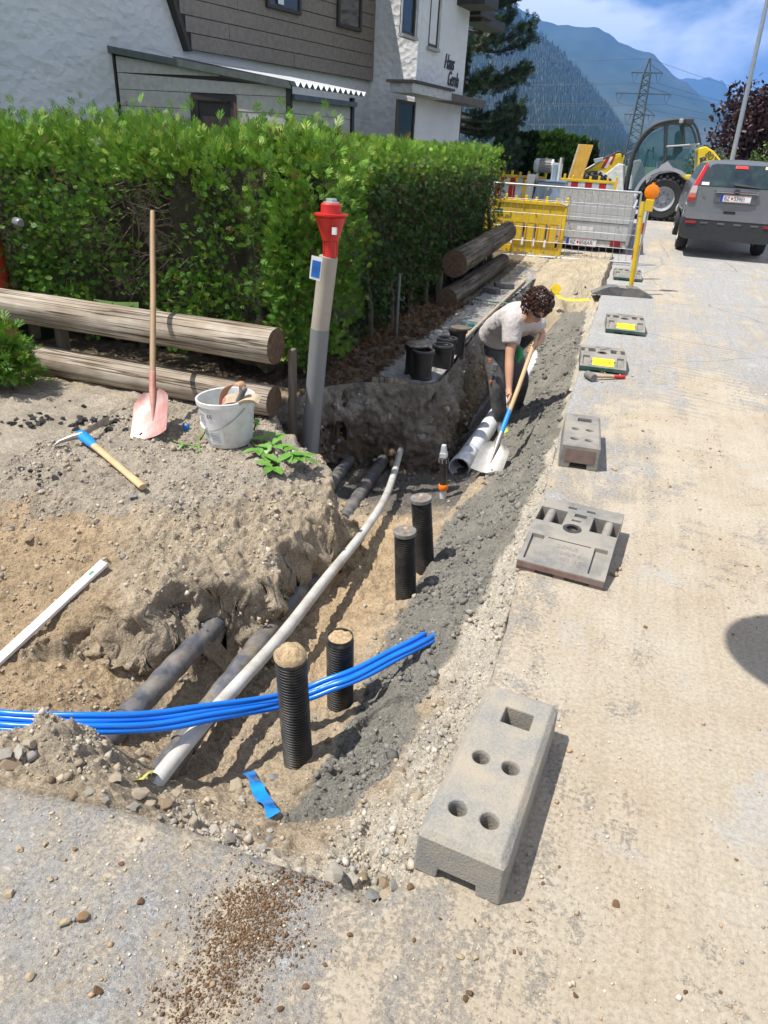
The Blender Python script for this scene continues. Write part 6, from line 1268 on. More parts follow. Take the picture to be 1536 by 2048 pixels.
# cab: hoop tubes, pillars, panes, seat and wheel
A_ = [(1249, 384), (1256, 345), (1266, 308), (1280, 279), (1298, 258), (1318, 246), (1345, 240), (1372, 239)]; R2 = [(1372, 239), (1388, 246), (1397, 265), (1402, 290)]
for y0, nm in ((.16, 'near'), (LW - .16, 'far')):
    MB().tube(smooth_path([(q(*p)[0], y0, q(*p)[1]) for p in A_], 5), .045, 8).build('cab_hoop', LDK, t, smooth=60); MB().tube(smooth_path([(q(*p)[0], y0, q(*p)[1]) for p in R2], 4), .03, 8).build('rear_hoop', LDK, t, smooth=60)
    MB().tube([(q(1333, 243)[0], y0, q(1333, 243)[1]), (q(1331, 345)[0], y0, q(1331, 345)[1])], .035, 8).build('door_pillar', LDK, t, smooth=60); MB().tube([(q(1366, 241)[0], y0, q(1366, 241)[1]), (q(1369, 292)[0], y0, q(1369, 292)[1])], .028, 8).build('rear_pillar', LDK, t, smooth=60)
    MB().tube([(q(1250, 384)[0], y0, q(1250, 384)[1]), (q(1296, 384)[0], y0, q(1296, 384)[1]), (q(1312, 350)[0], y0, q(1312, 350)[1]), (q(1330, 318)[0], y0, q(1330, 318)[1])], .025, 8).build('door_frame', LDK, t, smooth=60)
    MB().tube([(q(1333, 293)[0], y0 - .02, q(1333, 293)[1]), (q(1400, 288)[0], y0 - .02, q(1400, 288)[1])], .022, 8).build('window_rail', LG, t, smooth=60)
    for poly in ([(1256, 382), (1262, 340), (1272, 306), (1286, 280), (1302, 262), (1330, 248), (1329, 318), (1310, 350), (1294, 382)], [(1336, 246), (1364, 244), (1368, 290), (1336, 292)], [(1369, 243), (1386, 250), (1396, 270), (1399, 287), (1371, 290)], [(1334, 296), (1386, 294), (1384, 350), (1368, 350), (1336, 325)]):
        MB().prism_y([q(*p) for p in poly], y0 + .0, y0 + .006).build('pane', CG, t)
MB().prism_y([q(*p) for p in [(1300, 254), (1318, 243), (1345, 237), (1374, 236), (1388, 243), (1386, 248), (1345, 243), (1320, 249)]], .12, LW - .12).build('cab_roof', LDK, t, bevel=.02)
ext_y([(1352, 262), (1362, 258), (1366, 285), (1368, 300), (1350, 318), (1346, 312), (1350, 290)], .55, 1.05, 'seat_back', LDK, bevel=.04); ext_y([(1320, 312), (1352, 310), (1352, 322), (1320, 322)], .55, 1.05, 'seat', LDK, bevel=.03); ext_y([(1315, 322), (1366, 318), (1366, 355), (1310, 360)], .5, 1.1, 'seat_box', LG)
s1, s2 = q(1283, 345), q(1296, 297); MB().tube([(s1[0], .8, s1[1]), (s2[0], .8, s2[1])], [.05, .03], 8).build('steering_column', LDK, t); MB().tube([(s2[0] + .10 * math.cos(a) , .8 + .16 * math.sin(a), s2[1] - .10 * math.cos(a) * .5) for a in np.linspace(0, 2 * PI, 17)], .014, 6).build('steering_wheel', LDK, t); ext_y([(1262, 384), (1266, 322), (1280, 318), (1290, 340), (1292, 384)], .3, LW - .3, 'dashboard', LG, bevel=.02)
MB().tube([(q(1308, 320)[0], .6, q(1308, 320)[1]), (q(1306, 293)[0], .6, q(1306, 293)[1])], [.02, .03], 8).build('joystick', LDK, t)
wl_ = q(1381, 243); MB().cbox((wl_[0], .05, wl_[1]), (.14, .12, .13)).build('work_lamp', LDK, t, bevel=.02); wl_ = q(1374, 240); MB().cbox((wl_[0] - .12, .12, wl_[1] - .02), (.1, .1, .1)).build('work_lamp', GALV, t, bevel=.02)
for v_ in (386, 400): a = q(1245, v_); b2 = q(1277, v_); MB().box((a[0], -.02, a[1] - .05), (b2[0], .35, a[1])).build('step', GALV, t, bevel=.006)
ext_y([(1245, 384), (1277, 384), (1279, 420), (1246, 420)], .15, LW - .15, 'step_box', LDK)
# lift arm and linkage
for y0 in (.35, LW - .55): ext_y([(1246, 312), (1240, 306), (1225, 309), (1180, 335), (1127, 362), (1132, 370), (1170, 358), (1210, 352), (1238, 340)], y0, y0 + .2, 'lift_arm', LY, bevel=.015); 
for a, b2 in (((1183, 352), (1195, 334)), ((1201, 352), (1214, 318))): pass
for k, (x0, x1) in enumerate(((1200, 1206), (1213, 1219))): ext_y([(x0, 337 - 9 * k), (x1 + 5, 315 - 5 * k), (x1 + 12, 313 - 5 * k), (x0 + 9, 338 - 8 * k)], .345, .349, 'red_stripe', MATS['reflective_red'])
ext_y([(1206, 337), (1220, 314), (1225, 313), (1213, 336)], .3445, .349, 'white_stripe', WHITEP); MB().tube([(q(1140, 357)[0], .33, q(1140, 357)[1]), (q(1200, 322)[0], .33, q(1200, 322)[1])], .03, 8).build('hydraulic_ram', STEEL, t, smooth=60)
MB().tube(smooth_path([(q(*p)[0], .3, q(*p)[1]) for p in [(1205, 318), (1222, 310), (1236, 303), (1243, 306), (1244, 314)]], 5), .022, 8).build('hydraulic_hose', LDK, t, smooth=60); ext_y([(1185, 318), (1205, 314), (1206, 322), (1188, 327)], .3, .5, 'valve_block', GALV, bevel=.01)
ext_y([(1195, 343), (1203, 341), (1215, 352), (1214, 357), (1203, 358)], .05, .1, 'mudguard', WHITEP); ext_y([(1208, 350), (1238, 326), (1246, 330), (1247, 384), (1226, 384), (1222, 360)], .05, LW - .05, 'front_fender', M('loader_offwhite', (.62, .61, .57), .4), bevel=.02)
# ------------------------------------------------------------------ grey car
Yc = 14.05; gc = zr_(14.9); CAR = empty('parked_car', (1.43, Yc, gc), 0, 'dark grey compact SUV parked on the right, seen from behind', 'car')
CP = M('car_paint_grey', (.19, .20, .225), .25, .3, .06, 4, None, bmp=0, coat=.8); BP = M('bumper_plastic', (.025, .026, .028), .55, 0, .15, 10); CHR = M('chrome', (.55, .6, .66), .12, 1, .05, 4, None, bmp=0); REDL = M('red_lens', (.48, .01, .012), .18, 0, .15, 8, None, bmp=0, coat=.5)
W2 = .765
def loft(name, rings, mat, par, smooth=40, bevel=None):
    """rings: list of (y, [(x,z)...]) half outlines from bottom to top, mirrored"""
    vs_ = []; n = len(rings[0][1]); m2 = 2 * n
    for y, pr in rings:
        ys = y if isinstance(y, (list, tuple)) else [y] * n
        vs_ += [(-x, ys[k], z) for k, (x, z) in enumerate(pr)] + [(x, ys[n - 1 - k], z) for k, (x, z) in enumerate(pr[::-1])]
    fs = []
    for i in range(len(rings) - 1):
        for k in range(m2): a = i * m2 + k; b2 = i * m2 + (k + 1) % m2; fs.append((a, b2, b2 + m2, a + m2))
    fs += [tuple(range(m2)), tuple(range((len(rings) - 1) * m2, len(rings) * m2))[::-1]]
    return MB().add(vs_, fs).build(name, mat, par, smooth=smooth, bevel=bevel)
low = [(.70, .56), (W2 - .01, .62), (W2, .70), (W2 - .015, .86), (W2 - .05, 1.08)]
sc = lambda pr, k: [(x * k, z) for x, z in pr]
loft('body', [(.03, sc(low, .965)), (.10, sc(low, .992)), (.5, low), (1.2, sc(low, 1.01)), (3.0, sc(low, 1.0)), (3.3, [(x * .98, z if z < .9 else .9) for x, z in low]), (4.0, [(x * .9, min(z, .80)) for x, z in low])], CP, CAR)
gh = [(W2 - .055, 1.06), (W2 - .10, 1.16), (W2 - .205, 1.42), (W2 - .27, 1.475), (.25, 1.50), (.0, 1.505)]
loft('greenhouse', [([.05, .09, .25, .30, .29, .29], gh), ([.12, .16, .35, .42, .42, .42], gh), (1.2, gh), (2.2, gh), ([3.1, 3.0, 2.5, 2.4, 2.4, 2.4], gh)], CP, CAR)
loft('bumper', [(-.03, [(.62, .245), (.70, .28), (W2 - .01, .36), (W2 - .005, .50), (.73, .575)]), (.05, [(.64, .24), (.73, .27), (W2 + .005, .36), (W2 + .005, .53), (W2 - .01, .59)]), (.45, [(.64, .24), (.73, .28), (W2 + .008, .40), (W2 + .008, .53), (W2, .60)])], BP, CAR)
loft('bumper_top', [(-.035, [(.70, .57), (.725, .585), (.735, .62), (.71, .665), (.68, .672)]), (.10, [(.71, .565), (W2, .58), (W2 + .003, .62), (W2 - .005, .668), (.73, .675)]), (.4, [(.71, .565), (W2, .58), (W2 + .004, .62), (W2 - .0, .668), (.73, .675)])], CP, CAR)
def rear(poly, off, nm, mat, bevel=None, th_=.02):
    """flat piece laid on the sloping tail: poly in (x, z)"""
    def yz(z): return .028 + (max(0, z - 1.06) / .36) * .20
    vs_ = [(x, yz(z) - off, z) for x, z in poly] + [(x, yz(z) - off + th_, z) for x, z in poly]; n = len(poly)
    return MB().add(vs_, [tuple(range(n)), tuple(range(2 * n - 1, n - 1, -1))] + [((k + 1) % n, k, n + k, n + (k + 1) % n) for k in range(n)]).build(nm, mat, CAR, bevel=bevel)
CGL = M('car_rear_glass', (.025, .035, .04), .05, 0, .3, 5, (.06, .10, .08), .4, 4, 0, spec=.9)
rear([(-.60, 1.09), (.60, 1.09), (.58, 1.16), (.475, 1.405), (.40, 1.43), (-.40, 1.43), (-.475, 1.405), (-.58, 1.16)], .012, 'rear_window', CGL, th_=.01)
for s_ in (-1, 1):
    rear([(s_ * .625, 1.085), (s_ * .705, 1.085), (s_ * .585, 1.40), (s_ * .515, 1.42)], .022, 'tail_lamp', REDL, .006, .03)
    rear([(s_ * .63, .965), (s_ * .735, .965), (s_ * .71, 1.08), (s_ * .628, 1.08)], .022, 'clear_lens', M('clear_lens', (.55, .45, .44), .15, 0, .1), .006, .03); rear([(s_ * .63, .895), (s_ * .742, .895), (s_ * .736, .962), (s_ * .63, .962)], .024, 'indicator_lens', M('orange_red_lens', (.6, .16, .10), .2), .006, .03); rear([(s_ * .64, .84), (s_ * .742, .84), (s_ * .742, .892), (s_ * .63, .892)], .022, 'lower_lens', REDL, .006, .03)
    MB().box((s_ * .62 - .085, -.045, .495), (s_ * .62 + .085, -.025, .535)).build('reflector', M('dull_red_lens', (.30, .02, .02), .3), CAR, bevel=.004)
    MB().tube([(s_ * .60, .35, 1.50), (s_ * .585, 1.0, 1.52), (s_ * .585, 2.2, 1.51)], .016, 8).build('roof_rail', LDK, CAR, smooth=60)
    w_ = wheel(CAR, s_ * .64, .30, .62, .62 + .001, .30) if False else None
    wo = empty('wheel'); wo.parent = CAR
    for yy in (.78, 3.2):
        T_ = Matrix.Translation((s_ * (W2 - .02) - (.19 if s_ > 0 else 0), yy, .315)) @ Matrix.Rotation(PI / 2, 4, 'Y'); MB().lathe([(.19, .0), (.285, .0), (.31, .03), (.315, .05), (.315, .14), (.31, .16), (.285, .19), (.19, .19)], 32, T_, cap=False).build('tyre', TYRE, wo, smooth=35)
        for g_ in (.06, .095, .13): MB().lathe([(.3155, g_ - .006), (.3155, g_ + .006)], 32, T_, cap=False).build('tread_groove', DARK, wo)
        MB().lathe([(.0, .05), (.10, .04), (.19, .03), (.20, .0), (.20, .16)], 24, T_, cap=False).build('rim', STEEL, wo, smooth=35)
px0 = -.24; pz0 = .86
MB().box((-.33, .008, .835), (.33, .035, 1.0)).build('plate_recess', M('recess_grey', (.12, .125, .14), .4, .3), CAR, bevel=.02); plate(CAR, px0, .0, pz0, .48, 'BZ|534EI')
MB().box((-.34, -.012, .995), (.34, .03, 1.045)).build('chrome_strip', CHR, CAR, bevel=.012)
em = MB(); em.box((-.042, -.022, .99), (-.030, -.012, 1.055)); em.box((.030, -.022, .99), (.042, -.012, 1.055)); em.box((-.030, -.022, 1.012), (.030, -.012, 1.026)); em.build('emblem', CHR, CAR, bevel=.003); MB().box((-.05, -.014, .983), (.05, -.0125, 1.062)).build('emblem_ground', BP, CAR)
lettering('T2', .06, CHR, CAR, Matrix(((1, 0, 0, -.545), (0, 0, -1, .018), (0, 1, 0, .925), (0, 0, 0, 1))), .003, 'LEFT')
MB().box((-.13, -.005, .66 + .03), (.05, .03, .72)).build('handle_gap', DARK, CAR); rear([(-.10, 1.37), (.10, 1.37), (.09, 1.415), (-.09, 1.415)], .024, 'brake_light', M('bright_red_lens', (.75, .06, .05), .3), .004); rear([(-.06, 1.115), (.33, 1.095), (.33, 1.108), (-.05, 1.155), (-.08, 1.14)], .035, 'wiper', BP, .004); rear([(-.58, 1.10), (-.46, 1.10), (-.46, 1.145), (-.575, 1.145)], .0155, 'window_sticker', WHITEP, None, .003); rear([(.36, 1.38), (.47, 1.38), (.46, 1.42), (.36, 1.42)], .0155, 'window_sticker', M('cream_sticker', (.7, .66, .4), .5), None, .003)
MB().tube([(.43, -.035, .27), (.43, .2, .27)], .045, 16, cap=False).build('exhaust', STEEL, CAR, smooth=50); MB().tube([(.43, -.0, .27), (.43, .02, .27)], .04, 16).build('exhaust_bore', DARK, CAR)
for x in (-.40, -.13, .13, .40): MB().box((x - .06, -.037, .50), (x + .06, -.02, .53)).build('bumper_scoop', M('scoop_grey', (.09, .095, .10), .4), CAR, bevel=.012)
MB().tube([(.05, .55, 1.50), (.06, .50, 1.60)], [.008, .003], 6).build('antenna', BP, CAR); MB().lathe([(.022, -.04), (.022, -.028)], 12, xf((-.33, 0, .42), 0, PI / 2)).build('tow_cover', BP, CAR)
# seats seen through the glass
# ------------------------------------------------------------------ street lamp pole
lp0 = AY(1468, 320, 22); lp1 = AY(1537, 10, 22); t = empty('lamp_post', (lp0[0], 22, zr_(22)), 0, 'tall slim grey lamp post rising behind the car', 'lamp post'); dx = (lp1[0] - lp0[0]) / (lp1[2] - lp0[2])
MB().tube([(0, 0, 0), (0 + dx * 1, 0, 1), (dx * 7.2, 0, 7.2)], [.075, .06, .04], 14).build('pole', M('lamp_pole_grey', (.33, .36, .40), .4, .4, .08), t, smooth=60); MB().tube([(dx * 7.2, 0, 7.2), (dx * 7.2 + .3, 0, 7.4), (dx * 7.2 + 1.0, 0, 7.45)], [.035, .03, .03], 8).build('arm', MATS['lamp_pole_grey'], t, smooth=60); MB().box((dx * 7.2 + .9, -.12, 7.38), (dx * 7.2 + 1.5, .12, 7.5)).build('lantern', LDK, t, bevel=.03)
# ------------------------------------------------------------------ mountains
def forest_mat(name, c1, c2, c3, sc):
    m, nt, b = new_mat(name); n = noise_node(nt, sc, 8, .7); n2 = noise_node(nt, sc * .12, 5, .6); r = ramp(nt, n.outputs[0], [(.3, c1), (.7, c2)]); r2 = ramp(nt, n2.outputs[0], [(.5, (0, 0, 0)), (.72, (1, 1, 1))])
    nt.links.new(mixc(nt, r2.outputs[0], r.outputs[0], c3), b.inputs['Base Color']); b.inputs['Roughness'].default_value = 1; b.inputs['Specular IOR Level'].default_value = 0; return m
def mountain(name, ridge, Y0, depth, mat, seed, rows=60, cols=160, rough_=.05, back=.5):
    R_ = [AY(u, v, Y0) for u, v in ridge]; xs = np.array([p[0] for p in R_]); zs = np.array([p[2] for p in R_]); X = np.linspace(xs[0], xs[-1], cols); Zr = np.interp(X, xs, zs)
    Zr = Zr + Y0 * .0022 * fbm(X / Y0 * 60, X * 0 + seed, 4, seed); T = np.linspace(-back, 1, rows); V = np.zeros((rows, cols, 3))
    for i, t_ in enumerate(T):
        k = abs(t_); prof = 1 - k ** .85 if t_ > 0 else 1 - (k / back) * .9
        d = depth * t_; gul = fbm(X / Y0 * 22 + t_ * 1.1, X * 0 + t_ * 2.2 + seed, 4, seed + 5) * rough_ * min(1, k * 5) * Zr.max() * (1 - max(0, t_)) ** .5
        V[i, :, 0] = X + t_ * depth * .0; V[i, :, 1] = Y0 - d + gul * .6; V[i, :, 2] = Zr * prof + gul * .5 - 6 * (t_ >= 1)
    idx = np.arange(rows * cols).reshape(rows, cols); F = np.stack([idx[:-1, :-1], idx[:-1, 1:], idx[1:, 1:], idx[1:, :-1]], -1).reshape(-1, 4)
    o = np_mesh(name, V.reshape(-1, 3), F, mat, smooth=True); tag(o, kind='structure'); return V
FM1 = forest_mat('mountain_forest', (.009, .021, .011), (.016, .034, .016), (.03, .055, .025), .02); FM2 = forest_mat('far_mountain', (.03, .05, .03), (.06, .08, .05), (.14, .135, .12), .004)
V1 = mountain('forested_mountain', [(300, -60), (700, -80), (940, -50), (1000, -8), (1040, 26), (1070, 55), (1100, 80), (1150, 132), (1200, 190), (1235, 240), (1262, 290), (1300, 350), (1330, 378)], 2300, 1500, FM1, 11)
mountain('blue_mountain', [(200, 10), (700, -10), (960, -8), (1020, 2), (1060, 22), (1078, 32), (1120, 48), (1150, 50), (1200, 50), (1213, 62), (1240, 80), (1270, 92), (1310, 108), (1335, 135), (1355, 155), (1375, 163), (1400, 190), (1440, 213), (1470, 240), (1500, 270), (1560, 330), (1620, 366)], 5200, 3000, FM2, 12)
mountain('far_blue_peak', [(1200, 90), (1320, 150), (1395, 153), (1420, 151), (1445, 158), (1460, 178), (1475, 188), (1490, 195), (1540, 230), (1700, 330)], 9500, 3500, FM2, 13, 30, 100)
mountain('right_slope', [(1370, 352), (1400, 280), (1430, 250), (1460, 225), (1490, 203), (1536, 178), (1700, 100), (2100, 60), (2600, 80)], 4200, 2600, FM1, 14, 40, 120)
# conifers on the near mountain: a far wood that reads as one mass
rng = np.random.default_rng(9); n = 30000; ii = rng.uniform(.34, .99, n) * (V1.shape[0] - 1); jj = rng.uniform(.30, 1, n) * (V1.shape[1] - 1); i0 = np.clip(ii.astype(int), 0, V1.shape[0] - 2); j0 = np.clip(jj.astype(int), 0, V1.shape[1] - 2); fi = (ii - i0)[:, None]; fj = (jj - j0)[:, None]
P = (V1[i0, j0] * (1 - fi) + V1[i0 + 1, j0] * fi) * (1 - fj) + (V1[i0, j0 + 1] * (1 - fi) + V1[i0 + 1, j0 + 1] * fi) * fj; h = rng.uniform(8, 18, n)
tm = np.array([(0, 0, 1), (.17, 0, 0), (-.085, .147, 0), (-.085, -.147, 0)]); V = P[:, None, :] + tm[None] * h[:, None, None] * rng.uniform(.8, 1.2, (n, 1, 1)); F = (np.array([(0, 1, 2), (0, 2, 3), (0, 3, 1)])[None] + (np.arange(n) * 4)[:, None, None]).reshape(-1, 3)
c = np.array([.010, .023, .012]) * rng.uniform(.75, 1.35, (n, 1)); c[rng.random(n) < .04] = (.026, .04, .02); o = np_mesh('mountain_wood', V.reshape(-1, 3), F, FOL, attr=np.repeat(c, 4, 0)); tag(o, 'dense far conifer wood covering the mountainside', 'wood', kind='stuff')
# clearing with a chalet on that slope
def on_v1(u, v):
    best = None
    r_ = ray(u, v); r_ = r_ / r_[1]; Q = V1.reshape(-1, 3); pr = np.stack([r_[0] * Q[:, 1], CAM_H + r_[2] * Q[:, 1]], 1); d = (pr[:, 0] - Q[:, 0]) ** 2 + (pr[:, 1] - Q[:, 2]) ** 2; return Q[np.argmin(d)]
GRN = M('alpine_meadow', (.17, .30, .06), 1, 0, .15, .05)
for k, poly in enumerate([[(1020, 240), (1040, 246), (1050, 262), (1046, 275), (1028, 278), (1018, 262)], [(1052, 262), (1070, 268), (1062, 288), (1050, 276)]]):
    c_ = np.mean([on_v1(*p) for p in poly], 0); pts = [AY(u, v, c_[1] - 60) for u, v in poly]; b_ = MB().add([tuple(p) for p in pts] + [(p[0], p[1] + 90, p[2] - 8) for p in pts], [tuple(range(6) if len(pts) == 6 else range(4)), ] + [(i, (i + 1) % len(pts), len(pts) + (i + 1) % len(pts), len(pts) + i) for i in range(len(pts))]); o = b_.build('meadow', GRN); tag(o, kind='structure')
    if k == 0:
        hp = pts[1]; t = empty('chalet', (hp[0] - 18, hp[1] - 8, hp[2] - 2), .3, 'tiny pale chalet in the clearing on the mountain', 'house'); MB().box((-9, -6, -4), (9, 6, 6)).build('wall', WHITEP, t); MB().prism_y([(-11, 5.5), (11, 5.5), (0, 11)], -8, 8).build('roof', M('chalet_roof', (.16, .10, .08), .8), t)
# ------------------------------------------------------------------ pylon and lines
PYM = M('pylon_steel', (.09, .10, .095), .6, .3, .1); Yq = 220.; pt_ = AY(1300, 117, Yq); px_ = pt_[0]; t = empty('power_pylon', (px_, Yq, 0), 0, 'steel lattice power pylon with three cross arms', 'pylon'); TOP = pt_[2]
def hw(z): return np.interp(z, [0, 14, 22, TOP - 3.2, TOP], [1.7, 1.2, .85, .75, .1])
for sx_ in (-1, 1):
    for sy_ in (-1, 1): zsn = [0, 7, 14, 18, 22, TOP - 3.2, TOP]; MB().tube([(sx_ * hw(z), sy_ * hw(z), z) for z in zsn], .20, 4).build('leg', PYM, t)
zz = 2.; k = 0
while zz < TOP - 3.5:
    z2 = zz + max(1.0, hw(zz) * 1.1)
    for f_ in range(4):
        a = Matrix.Rotation(f_ * PI / 2, 3, 'Z'); p = a @ Vector((hw(zz), -hw(zz) if k % 2 else hw(zz), zz)); r2 = a @ Vector((hw(z2), hw(z2) if k % 2 else -hw(z2), z2)); MB().tube([p, r2], .11, 4, cap=False).build('brace', PYM, t)
    zz = z2; k += 1
ins = []
for (u0_, v0_, u1_, v1_) in [(1263, 145, 1326, 146), (1232, 185, 1342, 190), (1249, 228, 1310, 231)]:
    a = AY(u0_, v0_, Yq); b2 = AY(u1_, v1_, Yq); z_ = (a[2] + b2[2]) / 2; xa, xb = a[0] - px_, b2[0] - px_; MB().box((xa, -.35, z_ - .12), (xb, .35, z_ + .08)).build('cross_arm', PYM, t)
    for xx in (xa, xb):
        MB().tube([(xx, 0, z_), (.0 + hw(z_) * (1 if xx > 0 else -1), 0, z_ + 1.6)], .07, 4).build('stay', PYM, t); s_ = 1 if xx > 0 else -1; c_ = (xx - s_ * .9, 0, z_ - 2.2); MB().tube([(xx - s_ * .1, 0, z_ - .1), c_, (xx - s_ * 1.7, 0, z_ - .1)], .06, 4).build('insulator', PYM, t); ins.append((px_ + c_[0], Yq, c_[2]))
ins.append((px_, Yq, TOP))
WIRE = M('line_wire', (.06, .065, .07), .6)
for k, p in enumerate(ins):
    sidew = ['lower left', 'lower right', 'middle left', 'middle right', 'upper left', 'upper right', 'earth']
    lab = ['from the top arm left tip', 'from the top arm right tip', 'from the middle arm left tip', 'from the middle arm right tip', 'from the lowest arm left tip', 'from the lowest arm right tip', 'from the pylon peak'][k]
    o0 = np.array(p); b_ = MB(); e1 = np.array([90., 330, 17 + p[2] * .25]); e2 = np.array([-190., 225, p[2] + 6])
    for e in (e1 + np.array([p[0] - px_, 0, 0]), e2): b_.tube([tuple((e - o0) * s + np.array([0, 0, -5 * s * (1 - s) * 4 * .8])) for s in np.linspace(0, 1, 14)], .035, 4, cap=False)
    o = b_.build('power_line', WIRE, loc=o0); tag(o, 'thin power line strung ' + lab, 'power line', 'power lines on the pylon')
# ------------------------------------------------------------------ trees
def leafy(name, loc, label, cat, R3, n, size, c1, c2, trunk_h, seed, clumps=16, tmpl=None, lowz=.0, group=None, sun=.0):
    """tree or shrub: crown of leaf-sized faces in clumps"""
    rng = np.random.default_rng(seed); t = empty(name, loc, 0, label, cat, group); C = rng.normal(0, 1, (clumps, 3)); C /= np.linalg.norm(C, axis=1, keepdims=True); C *= rng.uniform(.35, .85, (clumps, 1)); k = rng.integers(0, clumps, n); P = C[k] + rng.normal(0, .20, (n, 3)); rr = np.linalg.norm(P, axis=1, keepdims=True); P = np.where(rr > 1.05, P / rr * 1.05, P)
    P = P * np.array(R3) + np.array([0, 0, trunk_h + R3[2] * (1 - lowz)]); col = np.array(c1) + (np.array(c2) - np.array(c1)) * rng.random((n, 1)) ; col = col * (rng.uniform(.7, 1.25, (clumps, 1))[k])
    scatter_sprays('crown', P, rng.normal(0, 1, (n, 3)) + np.array([0, 0, .2]), rng.uniform(.7, 1.3, n) * size, col, tmpl or leaf_template(), FOL2, t, rng=rng)
    MB().tube([(0, 0, -.3), (.03, .02, trunk_h * .6), (0, 0, trunk_h + R3[2] * .9)], [max(.05, R3[0] * .06), max(.04, R3[0] * .05), .02], 8).build('trunk', MATS['hedge_trunk'], t, smooth=60)
    for q_ in range(6): a = rng.uniform(0, 2 * PI); MB().tube([(0, 0, trunk_h + R3[2] * .3), (math.cos(a) * R3[0] * .45, math.sin(a) * R3[1] * .45, trunk_h + R3[2] * rng.uniform(.7, 1.2))], [.03, .012], 5).build('limb', MATS['hedge_trunk'], t)
    return t
def at_px(u, y): p = AY(u, 330, y); return (p[0], y, zr_(y))
leafy('copper_tree', at_px(1508, 30), 'dark purple leaved tree behind the lamp post', 'tree', (1.75, 1.6, 1.75), 5200, .17, (.022, .012, .014), (.075, .035, .036), .6, 71, 26)
leafy('green_shrub', at_px(1412, 27), 'grey green rounded shrub between loader and lamp post', 'shrub', (.75, .8, .85), 2600, .10, (.06, .09, .04), (.16, .19, .09), .05, 72, 18)
leafy('green_shrub', at_px(1452, 28.5), 'second grey green shrub touching the purple tree', 'shrub', (.7, .8, .75), 2200, .10, (.05, .085, .035), (.14, .18, .08), .05, 73, 16)
leafy('orange_shrub', at_px(1505, 25), 'orange brown shrub above the parked car', 'shrub', (.9, .6, .62), 2200, .08, (.12, .05, .02), (.27, .12, .04), .05, 74, 16)
leafy('green_bush', at_px(1552, 24), 'bright green bush at the right edge of the frame', 'bush', (.75, .6, 1.0), 2600, .09, (.06, .12, .02), (.16, .25, .05), .1, 75, 18)
# row of clipped conifers
def cone_tree(u, y, h, r, dark, label, seed):
    rng = np.random.default_rng(seed); p = at_px(u, y); t = empty('columnar_conifer', p, 0, label, 'conifer', 'row of clipped conifers'); n = 1500; z = rng.random(n) ** .8; rad = r * (1 - .72 * z ** 1.6) * (1 + .12 * np.sin(z * 40 + seed)) * rng.uniform(.75, 1.05, n); a = rng.uniform(0, 2 * PI, n); P = np.stack([rad * np.cos(a), rad * np.sin(a), .1 + z * h], 1)
    c = (np.array([.012, .028, .010]) if dark else np.array([.05, .105, .02])) * rng.uniform(.6, 1.5, (n, 1)); scatter_sprays('crown', P, P * np.array([1.5, 1.5, 0]) + np.array([0, 0, .5]) + rng.normal(0, .15, (n, 3)), rng.uniform(.18, .32, n), c, leaf_template(), FOL2, t, rng=rng)
    MB().lathe([(.05, -.2), (.06, .1), (r * .62, .15), (r * .60, h * .45), (.04, h * .92)], 10).build('trunk', MATS['hedge_inner_brown'], t)
for k, (u, h, r, dk, lab) in enumerate([(1020, 2.25, .42, 1, 'leftmost dark clipped conifer beside the house'), (1040, 2.2, .40, 1, 'second dark clipped conifer in the row'), (1060, 2.25, .40, 1, 'third dark clipped conifer left of the light ones'), (1085, 2.3, .45, 0, 'light green conifer just above the motor'), (1108, 2.35, .48, 0, 'light green conifer right of the motor'), (1132, 2.2, .5, 0, 'light green conifer left of the orange board'), (1152, 2.15, .5, 0, 'light green conifer half hidden by the orange board'), (1172, 2.0, .45, 1, 'dark conifer peeping out right of the orange board'), (1000, 2.2, .42, 1, 'dark conifer mostly hidden by the hedge end')]): cone_tree(u, 27, h * .74, r * .85, dk, lab, 80 + k)
# stone pine behind the house
pp = AY(915, 300, 24); t = empty('pine_tree', (pp[0] - .2, 24, .3), 0, 'dark pine with upturned branches beside the house corner', 'tree'); rng = np.random.default_rng(33); hT = 9.
MB().tube([(0, 0, -.3), (.05, 0, 4), (0, 0, hT)], [.24, .17, .04], 10).build('trunk', MATS['hedge_trunk'], t, smooth=60); Ps = []; Ds = []
for k in range(56):
    z = .8 + (k // 8) * 1.1 + (k % 8) * .07 + rng.uniform(-.05, .05); L_ = np.interp(z, [.5, 2, 5, 9], [2.3, 2.1, 1.9, .5]) * rng.uniform(.75, 1.1); a = rng.uniform(-1.9, 1.9) if k % 3 else rng.uniform(-.5, .5); d = np.array([math.cos(a), math.sin(a), 0]); S = smooth_path([(0, 0, z), tuple(d * L_ * .5 + [0, 0, z - .10]), tuple(d * L_ * .85 + [0, 0, z + .10]), tuple(d * L_ + [0, 0, z + .35])], 4); MB().tube(S, [.05 - .04 * i / len(S) for i in range(len(S))], 5).build('branch', MATS['hedge_trunk'], t)
    m_ = 170; w_ = rng.uniform(.15, 1, m_); ii = w_ * (len(S) - 1); i0 = np.clip(ii.astype(int), 0, len(S) - 2); S_ = np.array(S); q_ = S_[i0] * (1 - (ii - i0))[:, None] + S_[i0 + 1] * (ii - i0)[:, None]; Ps.append(q_ + rng.normal(0, .085, (m_, 3))); Ds.append(rng.normal(0, .5, (m_, 3)) + d * .5 + np.array([0, 0, .45]))
P = np.concatenate(Ps); D = np.concatenate(Ds); n = len(P); scatter_sprays('crown', P, D, rng.uniform(.16, .30, n), np.array([.022, .042, .020]) * rng.uniform(.5, 1.9, (n, 1)), SPR, FOL, t, rng=rng)
